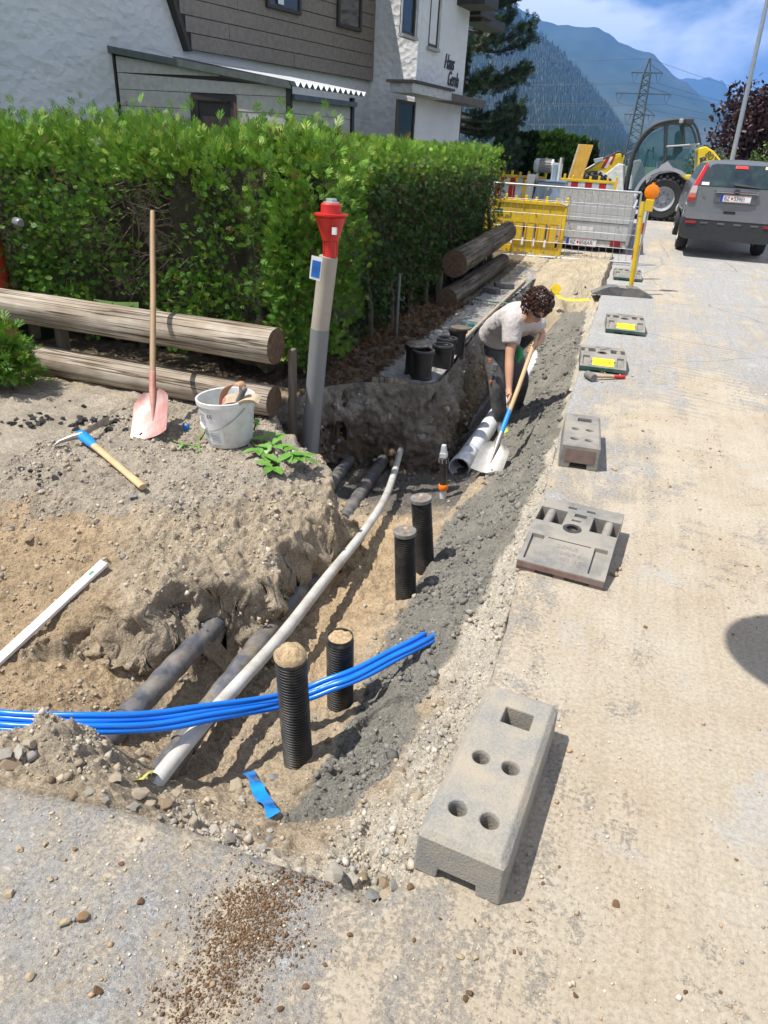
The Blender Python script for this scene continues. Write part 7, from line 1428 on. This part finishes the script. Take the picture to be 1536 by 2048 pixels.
# pale stones piled beyond the car
for k, (u, v, s_) in enumerate([(1374, 428, .22), (1385, 420, .25), (1368, 418, .2), (1380, 408, .18)]):
    p = AY(u, v, 20.0); b_ = MB(); bm = bmesh.new(); bmesh.ops.create_icosphere(bm, subdivisions=2, radius=1); me = bpy.data.meshes.new('boulder')
    for w_ in bm.verts: w_.co *= 1 + .3 * float(fbm(np.array([w_.co.x * 1.3 + k]), np.array([w_.co.y * 1.3 + w_.co.z]), 3, 50 + k)[0])
    bm.to_mesh(me); bm.free(); me.materials.append(M('pale_boulder', (.42, .41, .36), .9, 0, .3, 6, None, bmp=.6, bscale=10, bdist=.05)); o = bpy.data.objects.new('boulder', me); COL.objects.link(o); o.location = (p[0], 19.9 + .2 * k, p[2]); o.scale = (s_, s_, s_ * .8); tag(o, ['lowest pale boulder beside the loader wheel', 'largest pale boulder next to the car', 'left pale boulder against the loader wheel', 'top pale boulder of the small pile'][k], 'boulder', 'boulders by the loader')
# ------------------------------------------------------------------ air
HZ = MB().box((-9500, -950, -8), (9500, 12600, 1420)); hm_ = bpy.data.materials.new('haze_air'); hm_.use_nodes = True; nt = hm_.node_tree
for n_ in list(nt.nodes): nt.nodes.remove(n_)
om = nt.nodes.new('ShaderNodeOutputMaterial'); pv = nt.nodes.new('ShaderNodeVolumePrincipled'); pv.inputs['Color'].default_value = (.17, .40, .95, 1); pv.inputs['Density'].default_value = 1.2e-4; pv.inputs['Anisotropy'].default_value = .1; nt.links.new(pv.outputs[0], om.inputs['Volume'])
hm_.cycles.homogeneous_volume = True; hm_.cycles.volume_sampling = 'DISTANCE'; hz_ = HZ.build('haze', hm_); tag(hz_, 'pale blue air between here and the mountains', 'haze', kind='stuff')
# ------------------------------------------------------------------ worker bending over his shovel in the trench
SKIN = M('sunlit_skin', (.50, .27, .17), .5, 0, .08, 6, None, bmp=.05); SHIRT = M('pale_grey_shirt', (.47, .435, .425), .9, 0, .06, 6, None, bmp=.9, bscale=9, bdist=.03); TROU = M('dark_work_trousers', (.048, .05, .056), .85, 0, .3, 9, (.19, .18, .165), .5, 7, .6, 16, .012); HAIR = M('dark_brown_hair', (.045, .017, .010), .45, 0, .7, 60)
W = {k: Vector(AY(*p)) for k, p in dict(pelvis=(994, 676, 6.34), waist=(1008, 655, 6.24), chest=(1040, 640, 6.05), neck=(1060, 634, 5.94), head=(1075, 613, 5.82), shR=(1026, 645, 5.93), elR=(1019, 716, 5.80), wrR=(1018, 776, 5.68), haR=(1018, 796, 5.63), shL=(1070, 650, 6.12), elL=(1085, 672, 6.10), wrL=(1074, 688, 5.98), haL=(1064, 694, 5.93),
    hipR=(988, 694, 6.33), knR=(994, 772, 6.20), anR=(1001, 845, 6.22), hipL=(1020, 694, 6.42), knL=(1043, 762, 6.40), anL=(1030, 816, 6.62)).items()}
base = Vector((W['anR'].x, W['anR'].y, -.72)); WK = empty('person', base, 0, 'person in pale shirt and dark work trousers bending over a shovel in the trench', 'person')
def skin_mesh(name, nodes, edges, rad, mat, par, root, sub=2):
    me = bpy.data.meshes.new(name); ks = list(nodes); me.from_pydata([tuple(nodes[k] - base) for k in ks], [(ks.index(a), ks.index(b2)) for a, b2 in edges], []); o = bpy.data.objects.new(name, me); COL.objects.link(o); o.parent = par
    md = o.modifiers.new('skin', 'SKIN'); md.use_smooth_shade = True
    for k, v in enumerate(ks):
        r = rad[v]; me.skin_vertices[0].data[k].radius = r if isinstance(r, tuple) else (r, r)
        me.skin_vertices[0].data[k].use_root = (v == root)
    ss = o.modifiers.new('sub', 'SUBSURF'); ss.levels = sub; ss.render_levels = sub
    bpy.context.view_layer.update(); m2 = bpy.data.meshes.new_from_object(o.evaluated_get(bpy.context.evaluated_depsgraph_get())); o.modifiers.clear(); o.data = m2; m2.name = name; m2.materials.clear(); m2.materials.append(mat); m2.shade_smooth(); return o
def mid(a, b2, t_=.5): return W[a] * (1 - t_) + W[b2] * t_
N = dict(W); N['foreR'] = mid('elR', 'wrR', .35); N['foreL'] = mid('elL', 'wrL', .35); N['calfR'] = mid('knR', 'anR', .35); N['calfL'] = mid('knL', 'anL', .35); N['thR'] = mid('hipR', 'knR', .4); N['thL'] = mid('hipL', 'knL', .4)
del N['head']; N['skull'] = W['neck'] * .4 + W['head'] * .6; 
rad = dict(pelvis=.13, waist=.115, chest=.135, neck=.055, skull=.06, shR=.06, elR=.040, foreR=.042, wrR=.027, haR=.03, shL=.06, elL=.040, foreL=.042, wrL=.027, haL=.03, hipR=.085, thR=.082, knR=.058, calfR=.056, anR=.036, hipL=.085, thL=.082, knL=.058, calfL=.056, anL=.036)
edges = [('pelvis', 'waist'), ('waist', 'chest'), ('chest', 'neck'), ('neck', 'skull'), ('chest', 'shR'), ('shR', 'elR'), ('elR', 'foreR'), ('foreR', 'wrR'), ('wrR', 'haR'), ('chest', 'shL'), ('shL', 'elL'), ('elL', 'foreL'), ('foreL', 'wrL'), ('wrL', 'haL'), ('pelvis', 'hipR'), ('hipR', 'thR'), ('thR', 'knR'), ('knR', 'calfR'), ('calfR', 'anR'), ('pelvis', 'hipL'), ('hipL', 'thL'), ('thL', 'knL'), ('knL', 'calfL'), ('calfL', 'anL')]
body = skin_mesh('body', N, edges, rad, SKIN, WK, 'pelvis')
# shirt and trousers over it
_unused = {'p': W['pelvis'] * .75 + W['waist'] * .25, 'w': W['waist'], 'c': W['chest'], 'n': mid('chest', 'neck', .75), 'sr': W['shR'], 'ar': mid('shR', 'elR', .62), 'sl': W['shL'], 'al': mid('shL', 'elL', .75)}
sp = smooth_path([tuple(W['pelvis'] * .85 + W['waist'] * .15 - base), tuple(W['waist'] - base), tuple(mid('waist', 'chest', .6) + Vector((0, 0, .012)) - base), tuple(W['chest'] + Vector((0, 0, .01)) - base), tuple(mid('chest', 'neck', .6) - base), tuple(W['neck'] - base)], 5); rr_ = np.interp(np.linspace(0, 5, len(sp)), [0, 1, 2, 3, 4, 5], [.172, .158, .165, .172, .13, .075]); sb2 = MB()
sb2.tube(sp, [float(r) * (1 + .02 * math.sin(k * 1.9)) for k, r in enumerate(rr_)], 22, flat=(.86, 1.12))
for a, b2, r0, r1 in (('shR', 'elR', .092, .075), ('shL', 'elL', .088, .07)): sb2.tube(smooth_path([tuple(W['chest'] * .6 + W[a] * .4 - base), tuple(W[a] + Vector((0, 0, .012)) - base), tuple(mid(a, b2, .35) - base), tuple(mid(a, b2, .62) - base)], 4), [float(q_) for q_ in np.interp(np.linspace(0, 3, 13), [0, 1, 2, 3], [.10, r0, r0 * .92, r1])], 16)
o = sb2.build('shirt', SHIRT, WK, smooth=80); md = o.modifiers.new('fuse', 'REMESH'); md.mode = 'VOXEL'; md.voxel_size = .012; md.use_smooth_shade = True; ms_ = o.modifiers.new('soft', 'SMOOTH'); ms_.factor = .5; ms_.iterations = 6
Tn = {'w': mid('pelvis', 'waist', .35), 'p': W['pelvis'], 'hr': W['hipR'], 'tr': N['thR'], 'kr': W['knR'], 'cr': N['calfR'], 'ar': mid('knR', 'anR', .97), 'hl': W['hipL'], 'tl': N['thL'], 'kl': W['knL'], 'cl': N['calfL'], 'al': mid('knL', 'anL', .97)}
skin_mesh('trousers', Tn, [('w', 'p'), ('p', 'hr'), ('hr', 'tr'), ('tr', 'kr'), ('kr', 'cr'), ('cr', 'ar'), ('p', 'hl'), ('hl', 'tl'), ('tl', 'kl'), ('kl', 'cl'), ('cl', 'al')], dict(w=.14, p=.155, hr=.108, tr=.102, kr=.082, cr=.078, ar=.068, hl=.108, tl=.102, kl=.082, cl=.078, al=.068), TROU, WK, 'p')
# pocket flaps and orange bits on the near trouser leg
for (u, v, y, s_, mt) in [(980, 722, 6.20, .030, 'o'), (984, 748, 6.14, .026, 'b'), (981, 764, 6.14, .022, 'o'), (990, 735, 6.12, .05, 'b'), (985, 660, 6.22, .032, 's')]:
    p = Vector(AY(u, v, y)) - base; MB().cbox(tuple(p), (s_, s_ * .5, s_ * 1.4)).build('pocket', {'o': M('orange_tag', (.6, .13, .04), .6), 'b': M('grey_pocket', (.13, .135, .14), .8), 's': M('skin_patch', (.5, .22, .15), .6)}[mt], WK, bevel=s_ * .2)
def boot(an, toe, nm):
    a = W[an] - base; d = (Vector(toe) - W[an]); d.z = 0; d = d.normalized(); b_ = MB(); P = [a + Vector((0, 0, .10)), a + Vector((0, 0, .02)), a + d * .05 + Vector((0, 0, -.045)), a + d * .13 + Vector((0, 0, -.065)), a + d * .20 + Vector((0, 0, -.072))]; b_.tube(smooth_path([tuple(p) for p in P], 4), [.058 - .0009 * k for k in range(17)], 12); o = b_.build('boot', M('worn_boot', (.05, .048, .044), .7, 0, .3, 14, (.25, .23, .2), .4), WK, smooth=60)
    MB().tube([tuple(a - d * .06 + Vector((0, 0, -.085))), tuple(a + d * .08 + Vector((0, 0, -.105))), tuple(a + d * .22 + Vector((0, 0, -.105)))], [.045, .05, .045], 10, flat=(.5, 1)).build('sole', M('boot_sole', (.3, .29, .26), .8), WK, smooth=60); MB().tube([tuple(a + d * .14 + Vector((0, 0, -.035))), tuple(a + d * .20 + Vector((0, 0, -.05)))], [.042, .035], 10).build('lime_patch', M('lime_yellow', (.45, .60, .04), .5), WK, smooth=60)
boot('anR', AY(1016, 872, 6.0), 'r'); boot('anL', AY(1040, 830, 6.4), 'l')
# hands: palm plus five bent fingers closed round the handle
SH_b = Vector(on_ground(972, 952)) + Vector((0, 0, .015)); SH_t = W['haL'] + (W['haL'] - W['haR']).normalized() * .10
hdir = (W['haL'] - W['haR']).normalized()
def hand(c, wrist, sgn):
    c = c - base; wv = (wrist - base - c).normalized(); ax = hdir; side = ax.cross(wv).normalized(); b_ = MB()
    b_.tube([tuple(c + wv * .075), tuple(c + wv * .035), tuple(c + wv * .01 + side * sgn * .012)], [.026, .036, .033], 10, flat=(1, .62)); o = b_.build('palm', SKIN, WK, smooth=60)
    for k in range(4):
        f0 = c + ax * (-.030 + .020 * k) + side * sgn * .022 + wv * .005; L_ = [.85, 1, .95, .8][k]; P = [f0, f0 - wv * .028 * L_ + side * sgn * .008, f0 - wv * .042 * L_ - side * sgn * .022, f0 - wv * .022 * L_ - side * sgn * .044]; MB().tube(smooth_path([tuple(p) for p in P], 3), .0092, 8).build('finger', SKIN, WK, smooth=60)
    P = [c + wv * .03 + ax * .030, c + ax * .045 - side * sgn * .012, c - wv * .012 + ax * .040 - side * sgn * .034]; MB().tube(smooth_path([tuple(p) for p in P], 3), [.012, .0115, .011, .0105, .010, .0095, .009], 8).build('thumb', SKIN, WK, smooth=60)
hand(W['haR'], W['wrR'], 1); hand(W['haL'], W['wrL'], -1)
# head: face turned down to the right, curly hair, dark glasses
H0 = W['head'] - base; fwd = Vector((.42, -.52, -.74)).normalized(); upv = Vector((.35, -.5, .55)); upv = (upv - fwd * upv.dot(fwd)).normalized(); rgt = fwd.cross(upv)
HM = Matrix.Translation(H0) @ Matrix((rgt, fwd, upv)).transposed().to_4x4()
bm = bmesh.new(); bmesh.ops.create_uvsphere(bm, u_segments=24, v_segments=16, radius=1)
for v in bm.verts:
    x, y, z = v.co; j = 1 - .22 * max(0, -z) ** 1.3; X = x * .076 * j; Y_ = y * .098 * (1 - .08 * max(0, -z)); Z = z * .118
    if y > .3: Y_ += .028 * math.exp(-((x / .16) ** 2 + ((z + .12) / .28) ** 2)) - .010 * math.exp(-((abs(x) - .42) / .16) ** 2 - ((z - .08) / .12) ** 2) + .010 * math.exp(-((x / .28) ** 2 + ((z + .62) / .1) ** 2))
    v.co = Vector((X, Y_, Z))
me = bpy.data.meshes.new('head'); bm.to_mesh(me); bm.free(); me.materials.append(SKIN); me.shade_smooth(); o = bpy.data.objects.new('head', me); COL.objects.link(o); o.parent = WK; o.matrix_local = HM
for s_ in (-1, 1):
    MB().tube([(s_ * .076, .0, -.02), (s_ * .083, -.01, .015), (s_ * .078, -.005, .03)], [.012, .018, .010], 8, flat=(1, .5), T=HM).build('ear', SKIN, WK, smooth=60)
    MB().tube([(s_ * .012, .106, .022), (s_ * .036, .100, .020), (s_ * .066, .074, .022)], [.017, .021, .014], 10, flat=(1, .3), T=HM).build('sunglass_lens', M('blue_black_lens', (.01, .012, .06), .08, 0, .2), WK, smooth=60); MB().tube([(s_ * .066, .074, .026), (s_ * .080, .0, .026)], .004, 6, T=HM).build('sunglass_arm', BLACKP, WK)
MB().tube([(-.022, .094, -.062), (0, .100, -.066), (.022, .094, -.062)], [.004, .007, .004], 8, T=HM).build('mouth', M('lips', (.38, .14, .11), .5), WK, smooth=60)
rnd = random.Random(5); hb_ = MB(); hb_.lathe([(.001, .132), (.05, .122), (.083, .085), (.094, .04), (.088, .0)], 16, HM @ Matrix.Translation((0, -.012, 0)), cap=False)
for k in range(520):
    while True:
        d = Vector((rnd.gauss(0, 1), rnd.gauss(0, 1), rnd.gauss(0, 1))).normalized()
        if d.z > -.35 and not (d.y > .55 and d.z < .42): break
    r0 = rnd.uniform(.92, 1.1); p = Vector((d.x * .098 * r0, d.y * .112 * r0 - .012, d.z * .134 * r0)); a = d.orthogonal().normalized(); c = d.cross(a); rr = rnd.uniform(.007, .015); ph = rnd.uniform(0, 6.28); P = [tuple(p + a * rr * math.cos(ph + q_) + c * rr * math.sin(ph + q_) + d * (.004 * q_ + rnd.uniform(0, .004))) for q_ in np.linspace(0, 5.6, 8)]; hb_.tube(P, [.0048] * 6 + [.004, .002], 4, T=HM)
o = hb_.build('hair', HAIR, WK, smooth=70)
# glove clipped in green at the belt
p = W['haL'] - base + Vector((-.10, .02, -.02)); MB().tube([tuple(p), tuple(p + Vector((.01, 0, -.07))), tuple(p + Vector((-.01, .01, -.13)))], [.02, .03, .012], 8, flat=(1, .5)).build('green_glove', M('green_fabric', (.03, .36, .12), .7), WK, smooth=60)
# his shovel: square steel blade, handle up through both hands
b0 = Vector(SH_b); tp0 = W['haL'] + (W['haL'] - W['haR']).normalized() * .12
ax_ = (tp0 - b0); 
shovel(b0, tp0, (-.1, -.75, .66), M('worn_silver_blade', (.42, .41, .39), .45, .55, .12, 8, (.20, .18, .15), .35, 9), 'square bladed shovel with blue sleeve held by the person', .29, .235, M('blade_socket', (.30, .29, .28), .5, .5), False, blue=True)
# ------------------------------------------------------------------ stones, gravel and crumbs
STT = foliage_mat('stone_tones', 0.0, .92)
def rock_mat(name, c):
    return M(name, c, .92, 0, .25, 30, None, bmp=.6, bscale=70, bdist=.006, spec=.2)
def rock_mesh(k, sub=2):
    bm = bmesh.new(); bmesh.ops.create_icosphere(bm, subdivisions=sub, radius=1)
    for v in bm.verts:
        c = v.co.copy(); a = float(fbm(np.array([c.x * 1.2 + k * 7.1 + c.z * .7]), np.array([c.y * 1.2 - c.z * .9]), 3, 200 + k)[0]); v.co = c * (1 + .33 * a)
        for nrm in [Vector((math.cos(k + q_ * 2.1), math.sin(k * 1.7 + q_ * 1.3), math.sin(q_ + k))).normalized() for q_ in range(7)]:      # chip flat facets
            e = v.co.dot(nrm) - .58
            if e > 0: v.co -= nrm * e * .95
    me = bpy.data.meshes.new('stone'); bm.to_mesh(me); bm.free(); return me
ROCKC = [(.30, .275, .235), (.38, .32, .235), (.24, .24, .23), (.42, .38, .32), (.28, .21, .14), (.05, .048, .047)]
ROCKS = []
for k in range(12):
    me = rock_mesh(k, 2); me.materials.append(rock_mat('stone_%d' % (k % 5), ROCKC[k % 5])); ROCKS.append(me)
DARKR = []
for k in range(4):
    me = rock_mesh(20 + k, 3); me.materials.append(M('old_asphalt_lump', ROCKC[5], .9, 0, .5, 40, (.12, .11, .10), .3, 14, 1, 80, .01)); DARKR.append(me)
def put_stone(p, s, me, parent=dug, sink=.25, flat=.7, name='stone'):
    o = bpy.data.objects.new(name, me); COL.objects.link(o); o.parent = parent; o.location = (float(p[0]), float(p[1]), float(p[2] + s * flat * (1 - 2 * sink) * .8)); o.scale = (s * random.uniform(.8, 1.3), s * random.uniform(.8, 1.2), s * flat * random.uniform(.75, 1.1)); o.rotation_euler = (random.uniform(-.4, .4), random.uniform(-.4, .4), random.uniform(0, 6.3))
def spx(u, v, s, me=None, **k):
    p = on_ground(u, v); put_stone(p, s, me or random.choice(ROCKS), **k)
for (u, v, s) in [(192, 1045, .028), (188, 1035, .02), (60, 1080, .034), (85, 985, .026), (20, 1060, .024), (150, 1080, .02), (452, 1148, .022), (543, 1012, .018), (432, 1047, .016), (265, 1358, .016), (130, 1288, .016), (475, 1575, .04), (497, 1585, .022), (482, 1600, .018), (640, 1570, .02), (668, 1755, .04), (745, 1795, .034), (700, 1765, .03), (775, 1790, .04), (770, 1770, .028), (790, 1775, .022), (20, 1530, .05), (5, 1515, .035), (40, 1505, .03), (60, 1490, .03), (230, 1560, .03), (280, 1590, .035), (330, 1610, .03), (265, 1615, .022), (210, 1600, .02), (180, 1585, .018), (380, 1625, .024), (150, 1590, .02), (120, 1610, .018), (300, 1560, .02), (350, 1590, .022), (195, 1525, .025), (100, 1560, .02), (400, 1650, .02), (430, 1660, .022), (460, 1680, .025), (490, 1690, .022), (520, 1700, .02), (470, 1650, .018), (540, 1680, .018), (880, 1420, .022), (905, 1360, .02), (860, 1480, .025), (840, 1550, .022), (825, 1585, .022), (890, 1450, .016), (935, 1240, .02), (960, 1170, .02), (1040, 1060, .02), (700, 1080, .02), (665, 1120, .018), (620, 1000, .02), (1150, 588, .05), (1170, 575, .035), (1115, 575, .04), (1130, 640, .03), (1020, 1120, .018), (1080, 1050, .03), (1005, 1160, .03), (680, 1140, .018), (735, 1030, .022), (800, 1000, .02)]: spx(u, v, s * .82)
for (u, v, m_) in [(80, 838, 22), (30, 855, 14), (140, 855, 12), (215, 855, 12), (250, 838, 8), (285, 870, 4), (70, 950, 9), (155, 806, 3), (185, 842, 8)]:
    for q_ in range(m_): spx(u + random.gauss(0, 20), v + random.gauss(0, 8), random.uniform(.008, .026), random.choice(DARKR), name='asphalt_lump', flat=.85)
for q_ in range(120):
    i_ = random.randrange(4, FACE[1] - 4); j_ = random.randrange(4, FACE[2] - 3); p = FACE[0][i_ * FACE[2] + j_]; put_stone((p[0], p[1], p[2]), random.choice([.010, .014, .02, .028, .036]) * random.uniform(.8, 1.2), random.choice(ROCKS), parent=bpy.data.objects['trench_face'], sink=.5, flat=.8)
# rocks in the dark pit and on the cut faces
rng = np.random.default_rng(77)
# countable mid stones, scattered where the soil is stony
cnt = 0
while cnt < 150:
    x = rng.uniform(-2.6, -.22); y = rng.uniform(1.0, 4.2) if rng.random() < .8 else rng.uniform(4.2, 6); m_ = at_zone(z_mort, x, y)
    if m_ > .3 or x > edge_x(y) - .03 or y < cut_y(x) + .02: continue
    g_ = at_zone(z_grav, x, y); 
    if rng.random() > .35 + .65 * g_: continue
    s = float(np.clip(rng.lognormal(-4.35, .35), .008, .03)); put_stone((x, y, float(ground_z(x, y))), s, ROCKS[rng.integers(0, 12)], sink=.3); cnt += 1
OCT = (np.array([(1, 0, 0), (-1, 0, 0), (0, 1, 0), (0, -1, 0), (0, 0, 1), (0, 0, -1)], float), np.array([(0, 2, 4), (2, 1, 4), (1, 3, 4), (3, 0, 4), (2, 0, 5), (1, 2, 5), (3, 1, 5), (0, 3, 5)]))
def pebbles(name, P, S, C, label, cat='gravel'):
    """many small angular stones in one object"""
    n = len(P); V0, F0 = OCT; A = rng.normal(size=(n, 3, 3)); Q, _ = np.linalg.qr(A); J = 1 + rng.uniform(-.35, .35, (n, 6, 1)); sc_ = S[:, None, None] * rng.uniform(.65, 1.25, (n, 1, 3)); V = np.einsum('nij,nkj->nki', Q, V0[None] * J * sc_) + P[:, None, :]
    F = (F0[None] + (np.arange(n) * 6)[:, None, None]).reshape(-1, 3); o = np_mesh(name, V.reshape(-1, 3), F, STT, attr=np.repeat(C, 6, 0)); tag(o, label, cat, kind='stuff'); return o
def tones(n, pal, w_):
    k = rng.choice(len(pal), n, p=np.array(w_) / np.sum(w_)); return np.array(pal)[k] * rng.uniform(.75, 1.25, (n, 1))
# loose gravel over the dug soil
n = 90000; x = rng.uniform(-3.0, -.2, n); y = 1.0 * np.exp(rng.random(n) * math.log(5.2)); m_ = at_zone(z_mort, x, y); g_ = at_zone(z_grav, x, y); bk_ = at_zone(z_bank, x, y); tp_ = at_zone(z_top, x, y); hp_ = np.exp(-(((x + 1.25) / .35) ** 2 + ((y - 1.12) / .16) ** 2)); or_ = at_zone(z_org, x, y); sl_ = at_zone(_slope, x, y)
cl_ = .5 + .9 * fbm(x * 3, y * 3, 3, 90); pr = np.clip(.10 + .75 * g_ + .35 * bk_ + .40 * tp_ + .55 * hp_ + .12 * sl_ - .1 * or_, 0, 1) * np.clip(cl_, .1, 1) * (1 - .93 * m_); k = (rng.random(n) < pr) & (x < edge_x(y) - .004) & (y > cut_y(x) + .006); x, y = x[k], y[k]; n = len(x)
S = np.clip(rng.lognormal(-5.75, .62, n), .0014, .014) * (1 + .12 * y); z = np.array([0.]) + ground_z(x, y) + S * .25
gg = at_zone(z_grav, x, y)[:, None]; tt = at_zone(np.linalg.norm(tone, axis=2), x, y)[:, None]; own = tone[np.clip(np.searchsorted(gy, y) - 1, 0, ni - 1), np.clip(np.searchsorted(gx, x) - 1, 0, nj - 1)]
C = tones(n, [(.36, .335, .29), (.42, .35, .25), (.24, .24, .235), (.50, .46, .40), (.31, .235, .155)], [3, 3, 2, 1.2, 2.5]); C = C * .6 + own * rng.uniform(.6, 1.4, (n, 1)) * .4
pebbles('loose_gravel', np.stack([x, y, z], 1), S, C, 'loose gravel and crumbs over the dug soil'); print('gravel', n)
# mortar crumbs
n = 34000; x = rng.uniform(-1.3, -.2, n); y = 1.3 * np.exp(rng.random(n) * math.log(7)); k = (at_zone(z_mort, x, y) > .5) & (rng.random(n) < np.clip(.45 + .8 * fbm(x * 4, y * 4, 3, 93), .05, 1)); x, y = x[k], y[k]; n = len(x); S = np.clip(rng.lognormal(-5.5, .65, n), .0015, .02) * (1 + .1 * y)
pebbles('mortar_crumbs', np.stack([x, y, ground_z(x, y) + S * .15], 1), S, np.array([.175, .168, .15]) * rng.uniform(.6, 1.35, (n, 1)), 'crumbs of grey mortar in the trench', 'mortar')
# dark brown soil crumbs spilled on the apron
def road_pt(u, v): return G(u, v, 0)[:2]
n = 5200; c0_ = np.array([road_pt(u, v) for u, v in [(530, 1800), (470, 1880), (440, 1960), (380, 2020), (540, 1870), (590, 1760), (480, 1830)]]); kk = rng.choice(7, n, p=np.array([3, 3, 2.4, 1.6, 1.6, 1.6, 2]) / 15.2); x = c0_[kk, 0] + rng.normal(0, .05, n); y = c0_[kk, 1] + rng.normal(0, .028, n); k = (y < cut_y(x) - .005) & (x < -.2); x, y = x[k], y[k]; n = len(x); S = np.clip(rng.lognormal(-6.25, .45, n), .0009, .0055)
pebbles('soil_crumbs', np.stack([x, y, S * .45], 1), S, tones(n, [(.16, .095, .05), (.22, .14, .08), (.12, .075, .04)], [3, 2, 2]), 'dark brown soil crumbs spilled on the foreground asphalt', 'soil')
# grit and pebbles strewn over the road
n = 15000; y = .6 * np.exp(rng.random(n) * math.log(11)); x = rng.uniform(-1.5, 2.2, n); e_ = np.where(y > 1.085, edge_x(y), -9); k = (x > e_ + .01) & ((y < cut_y(x) - .006) | (x > -.2)) & (rng.random(n) < np.clip(.35 + .9 * fbm(x * 1.7, y * 1.7, 3, 95) + .5 * np.exp(-np.abs(x - e_) / .12) + .5 * (x < -.3), .04, 1)); x, y = x[k], y[k]; n = len(x); S = np.clip(rng.lognormal(-6.2, .55, n), .0009, .008) * (1 + .12 * y)
pebbles('road_grit', np.stack([x, y, zroad(y) + S * .4], 1), S, tones(n, [(.50, .40, .27), (.36, .25, .15), (.55, .50, .42), (.30, .29, .28)], [4, 3, 2, 1]), 'fine grit strewn over the dusty road', 'grit')
# countable pebbles and clods on the road
CL = []
for k in range(4):
    me = rock_mesh(40 + k, 2); me.materials.append(rock_mat('soil_clod_%d' % k, [(.20, .115, .06), (.27, .17, .09), (.46, .36, .23), (.15, .09, .05)][k])); CL.append(me)
def rpx(u, v, s, k): p = GR(u, v); put_stone(p, s, CL[k], parent=road, sink=.12, flat=.75, name='clod')
for (u, v, s, k) in [(282, 1805, .0085, 3), (195, 1985, .012, 3), (165, 1838, .017, 1), (130, 1847, .014, 2), (60, 1955, .012, 2), (242, 1728, .007, 0), (820, 1776, .009, 0), (1232, 1810, .010, 0), (1085, 1768, .005, 0), (880, 1838, .005, 0), (828, 1882, .006, 0), (950, 1842, .005, 3), (1028, 1905, .006, 0), (1040, 1907, .006, 0), (920, 1915, .009, 2), (950, 1916, .009, 2), (940, 1988, .009, 3), (930, 1998, .008, 3), (1150, 1992, .007, 3), (1118, 1735, .005, 0), (1472, 1720, .006, 1), (1228, 1150, .018, 2), (1238, 1140, .012, 2), (1228, 940, .018, 2), (1285, 863, .014, 1), (1385, 1100, .008, 1), (1340, 975, .01, 1), (1290, 1255, .01, 1), (1420, 1500, .006, 2), (1250, 1355, .006, 2), (1060, 1820, .006, 0), (1370, 1985, .006, 3), (1440, 1985, .005, 0), (380, 1790, .006, 0), (460, 1905, .006, 0), (700, 1870, .007, 0), (650, 1930, .006, 0), (610, 1975, .008, 0), (560, 2020, .007, 3), (100, 1760, .008, 2), (40, 1700, .01, 2), (90, 1690, .008, 2), (150, 1700, .008, 1), (20, 1790, .012, 2), (210, 1760, .007, 2), (330, 1850, .006, 2), (1035, 1626, .008, 1)]: rpx(u, v, s, k)
# clods caught on the first foot block
# ------------------------------------------------------------------ added unseen excavator; its skip is hung there to shade the asphalt
EX = empty('added_excavator', (3.1, 1.0, 0), 0, 'added unseen orange excavator, its skip hung to shade the asphalt', 'excavator'); EO = M('excavator_orange', (.62, .20, .02), .4, 0, .15, 5, (.3, .25, .18), .25); e0 = Vector((3.1, 1.0, 0))
for s_ in (-1, 1):
    b_ = MB(); P = [(math.cos(a) * .2 + (.62 if math.cos(a) > 0 else -.62), .2 + math.sin(a) * .2) for a in np.linspace(0, 2 * PI, 25)[:-1]]; b_.prism_y(P, s_ * .55 - .14, s_ * .55 + .14).build('track', BLACKP, EX, bevel=.02)
    for x in (-.62, -.2, .2, .62): MB().lathe([(.12, -.15), (.12, .15)], 14, xf((x, s_ * .55, .2), 0, PI / 2)).build('track_wheel', LDK, EX, smooth=40)
MB().box((-.35, -.4, .28), (.35, .4, .42)).build('undercarriage', LDK, EX); MB().box((-.5, -.55, .42), (.75, .55, .95)).build('house_body', EO, EX, bevel=.08, bseg=3); MB().box((-.35, -.5, .95), (.45, .12, 1.9)).build('cab', GLASS, EX, bevel=.05)
for x in (-.36, .46):
    for y in (-.51, .13): MB().tube([(x, y, .95), (x, y, 1.92)], .03, 6).build('cab_post', EO, EX)
MB().box((-.42, -.56, 1.9), (.52, .18, 1.98)).build('cab_roof', EO, EX, bevel=.03)
def ex(p): return tuple(Vector(p) - e0)
MB().tube([ex((2.55, 1.15, .75)), ex((1.9, 1.3, 2.1)), ex((1.1, 1.45, 3.35))], [.11, .12, .09], 8).build('boom', EO, EX, smooth=40); MB().tube([ex((1.1, 1.45, 3.42)), ex((.3, 1.6, 3.45)), ex((-.12, 1.68, 3.4))], [.09, .085, .06], 8).build('stick', EO, EX, smooth=40); MB().tube([ex((1.9, 1.3, 2.3)), ex((1.15, 1.45, 3.6)), ], .045, 8).build('ram', STEEL, EX, smooth=40)
T_ = xf(ex((-.40, 1.72, 3.0))); MB().lathe([(.20, 0), (.265, .05), (.27, .12), (.255, .24), (.24, .24), (.25, .12), (.19, .02), (0, .02)], 36, T_, cap=False).build('shade_skip', LDK, EX, smooth=40)
for a in (0, 2.1, 4.2): MB().tube([T_ @ Vector((.24 * math.cos(a), .24 * math.sin(a), .23)), T_ @ Vector((.12, 0, .5)), ], .008, 6).build('chain', STEEL, EX)
MB().tube([T_ @ Vector((.12, 0, .48)), ex((-.12, 1.68, 3.3))], .02, 8).build('hook', STEEL, EX)
MB().lathe([(.24, .0), (0, .02)], 24, xf(tuple(T_.translation + Vector((0, 0, .18)))), cap=False).build('shade_skip_fill', MATS['cast_concrete'], EX)
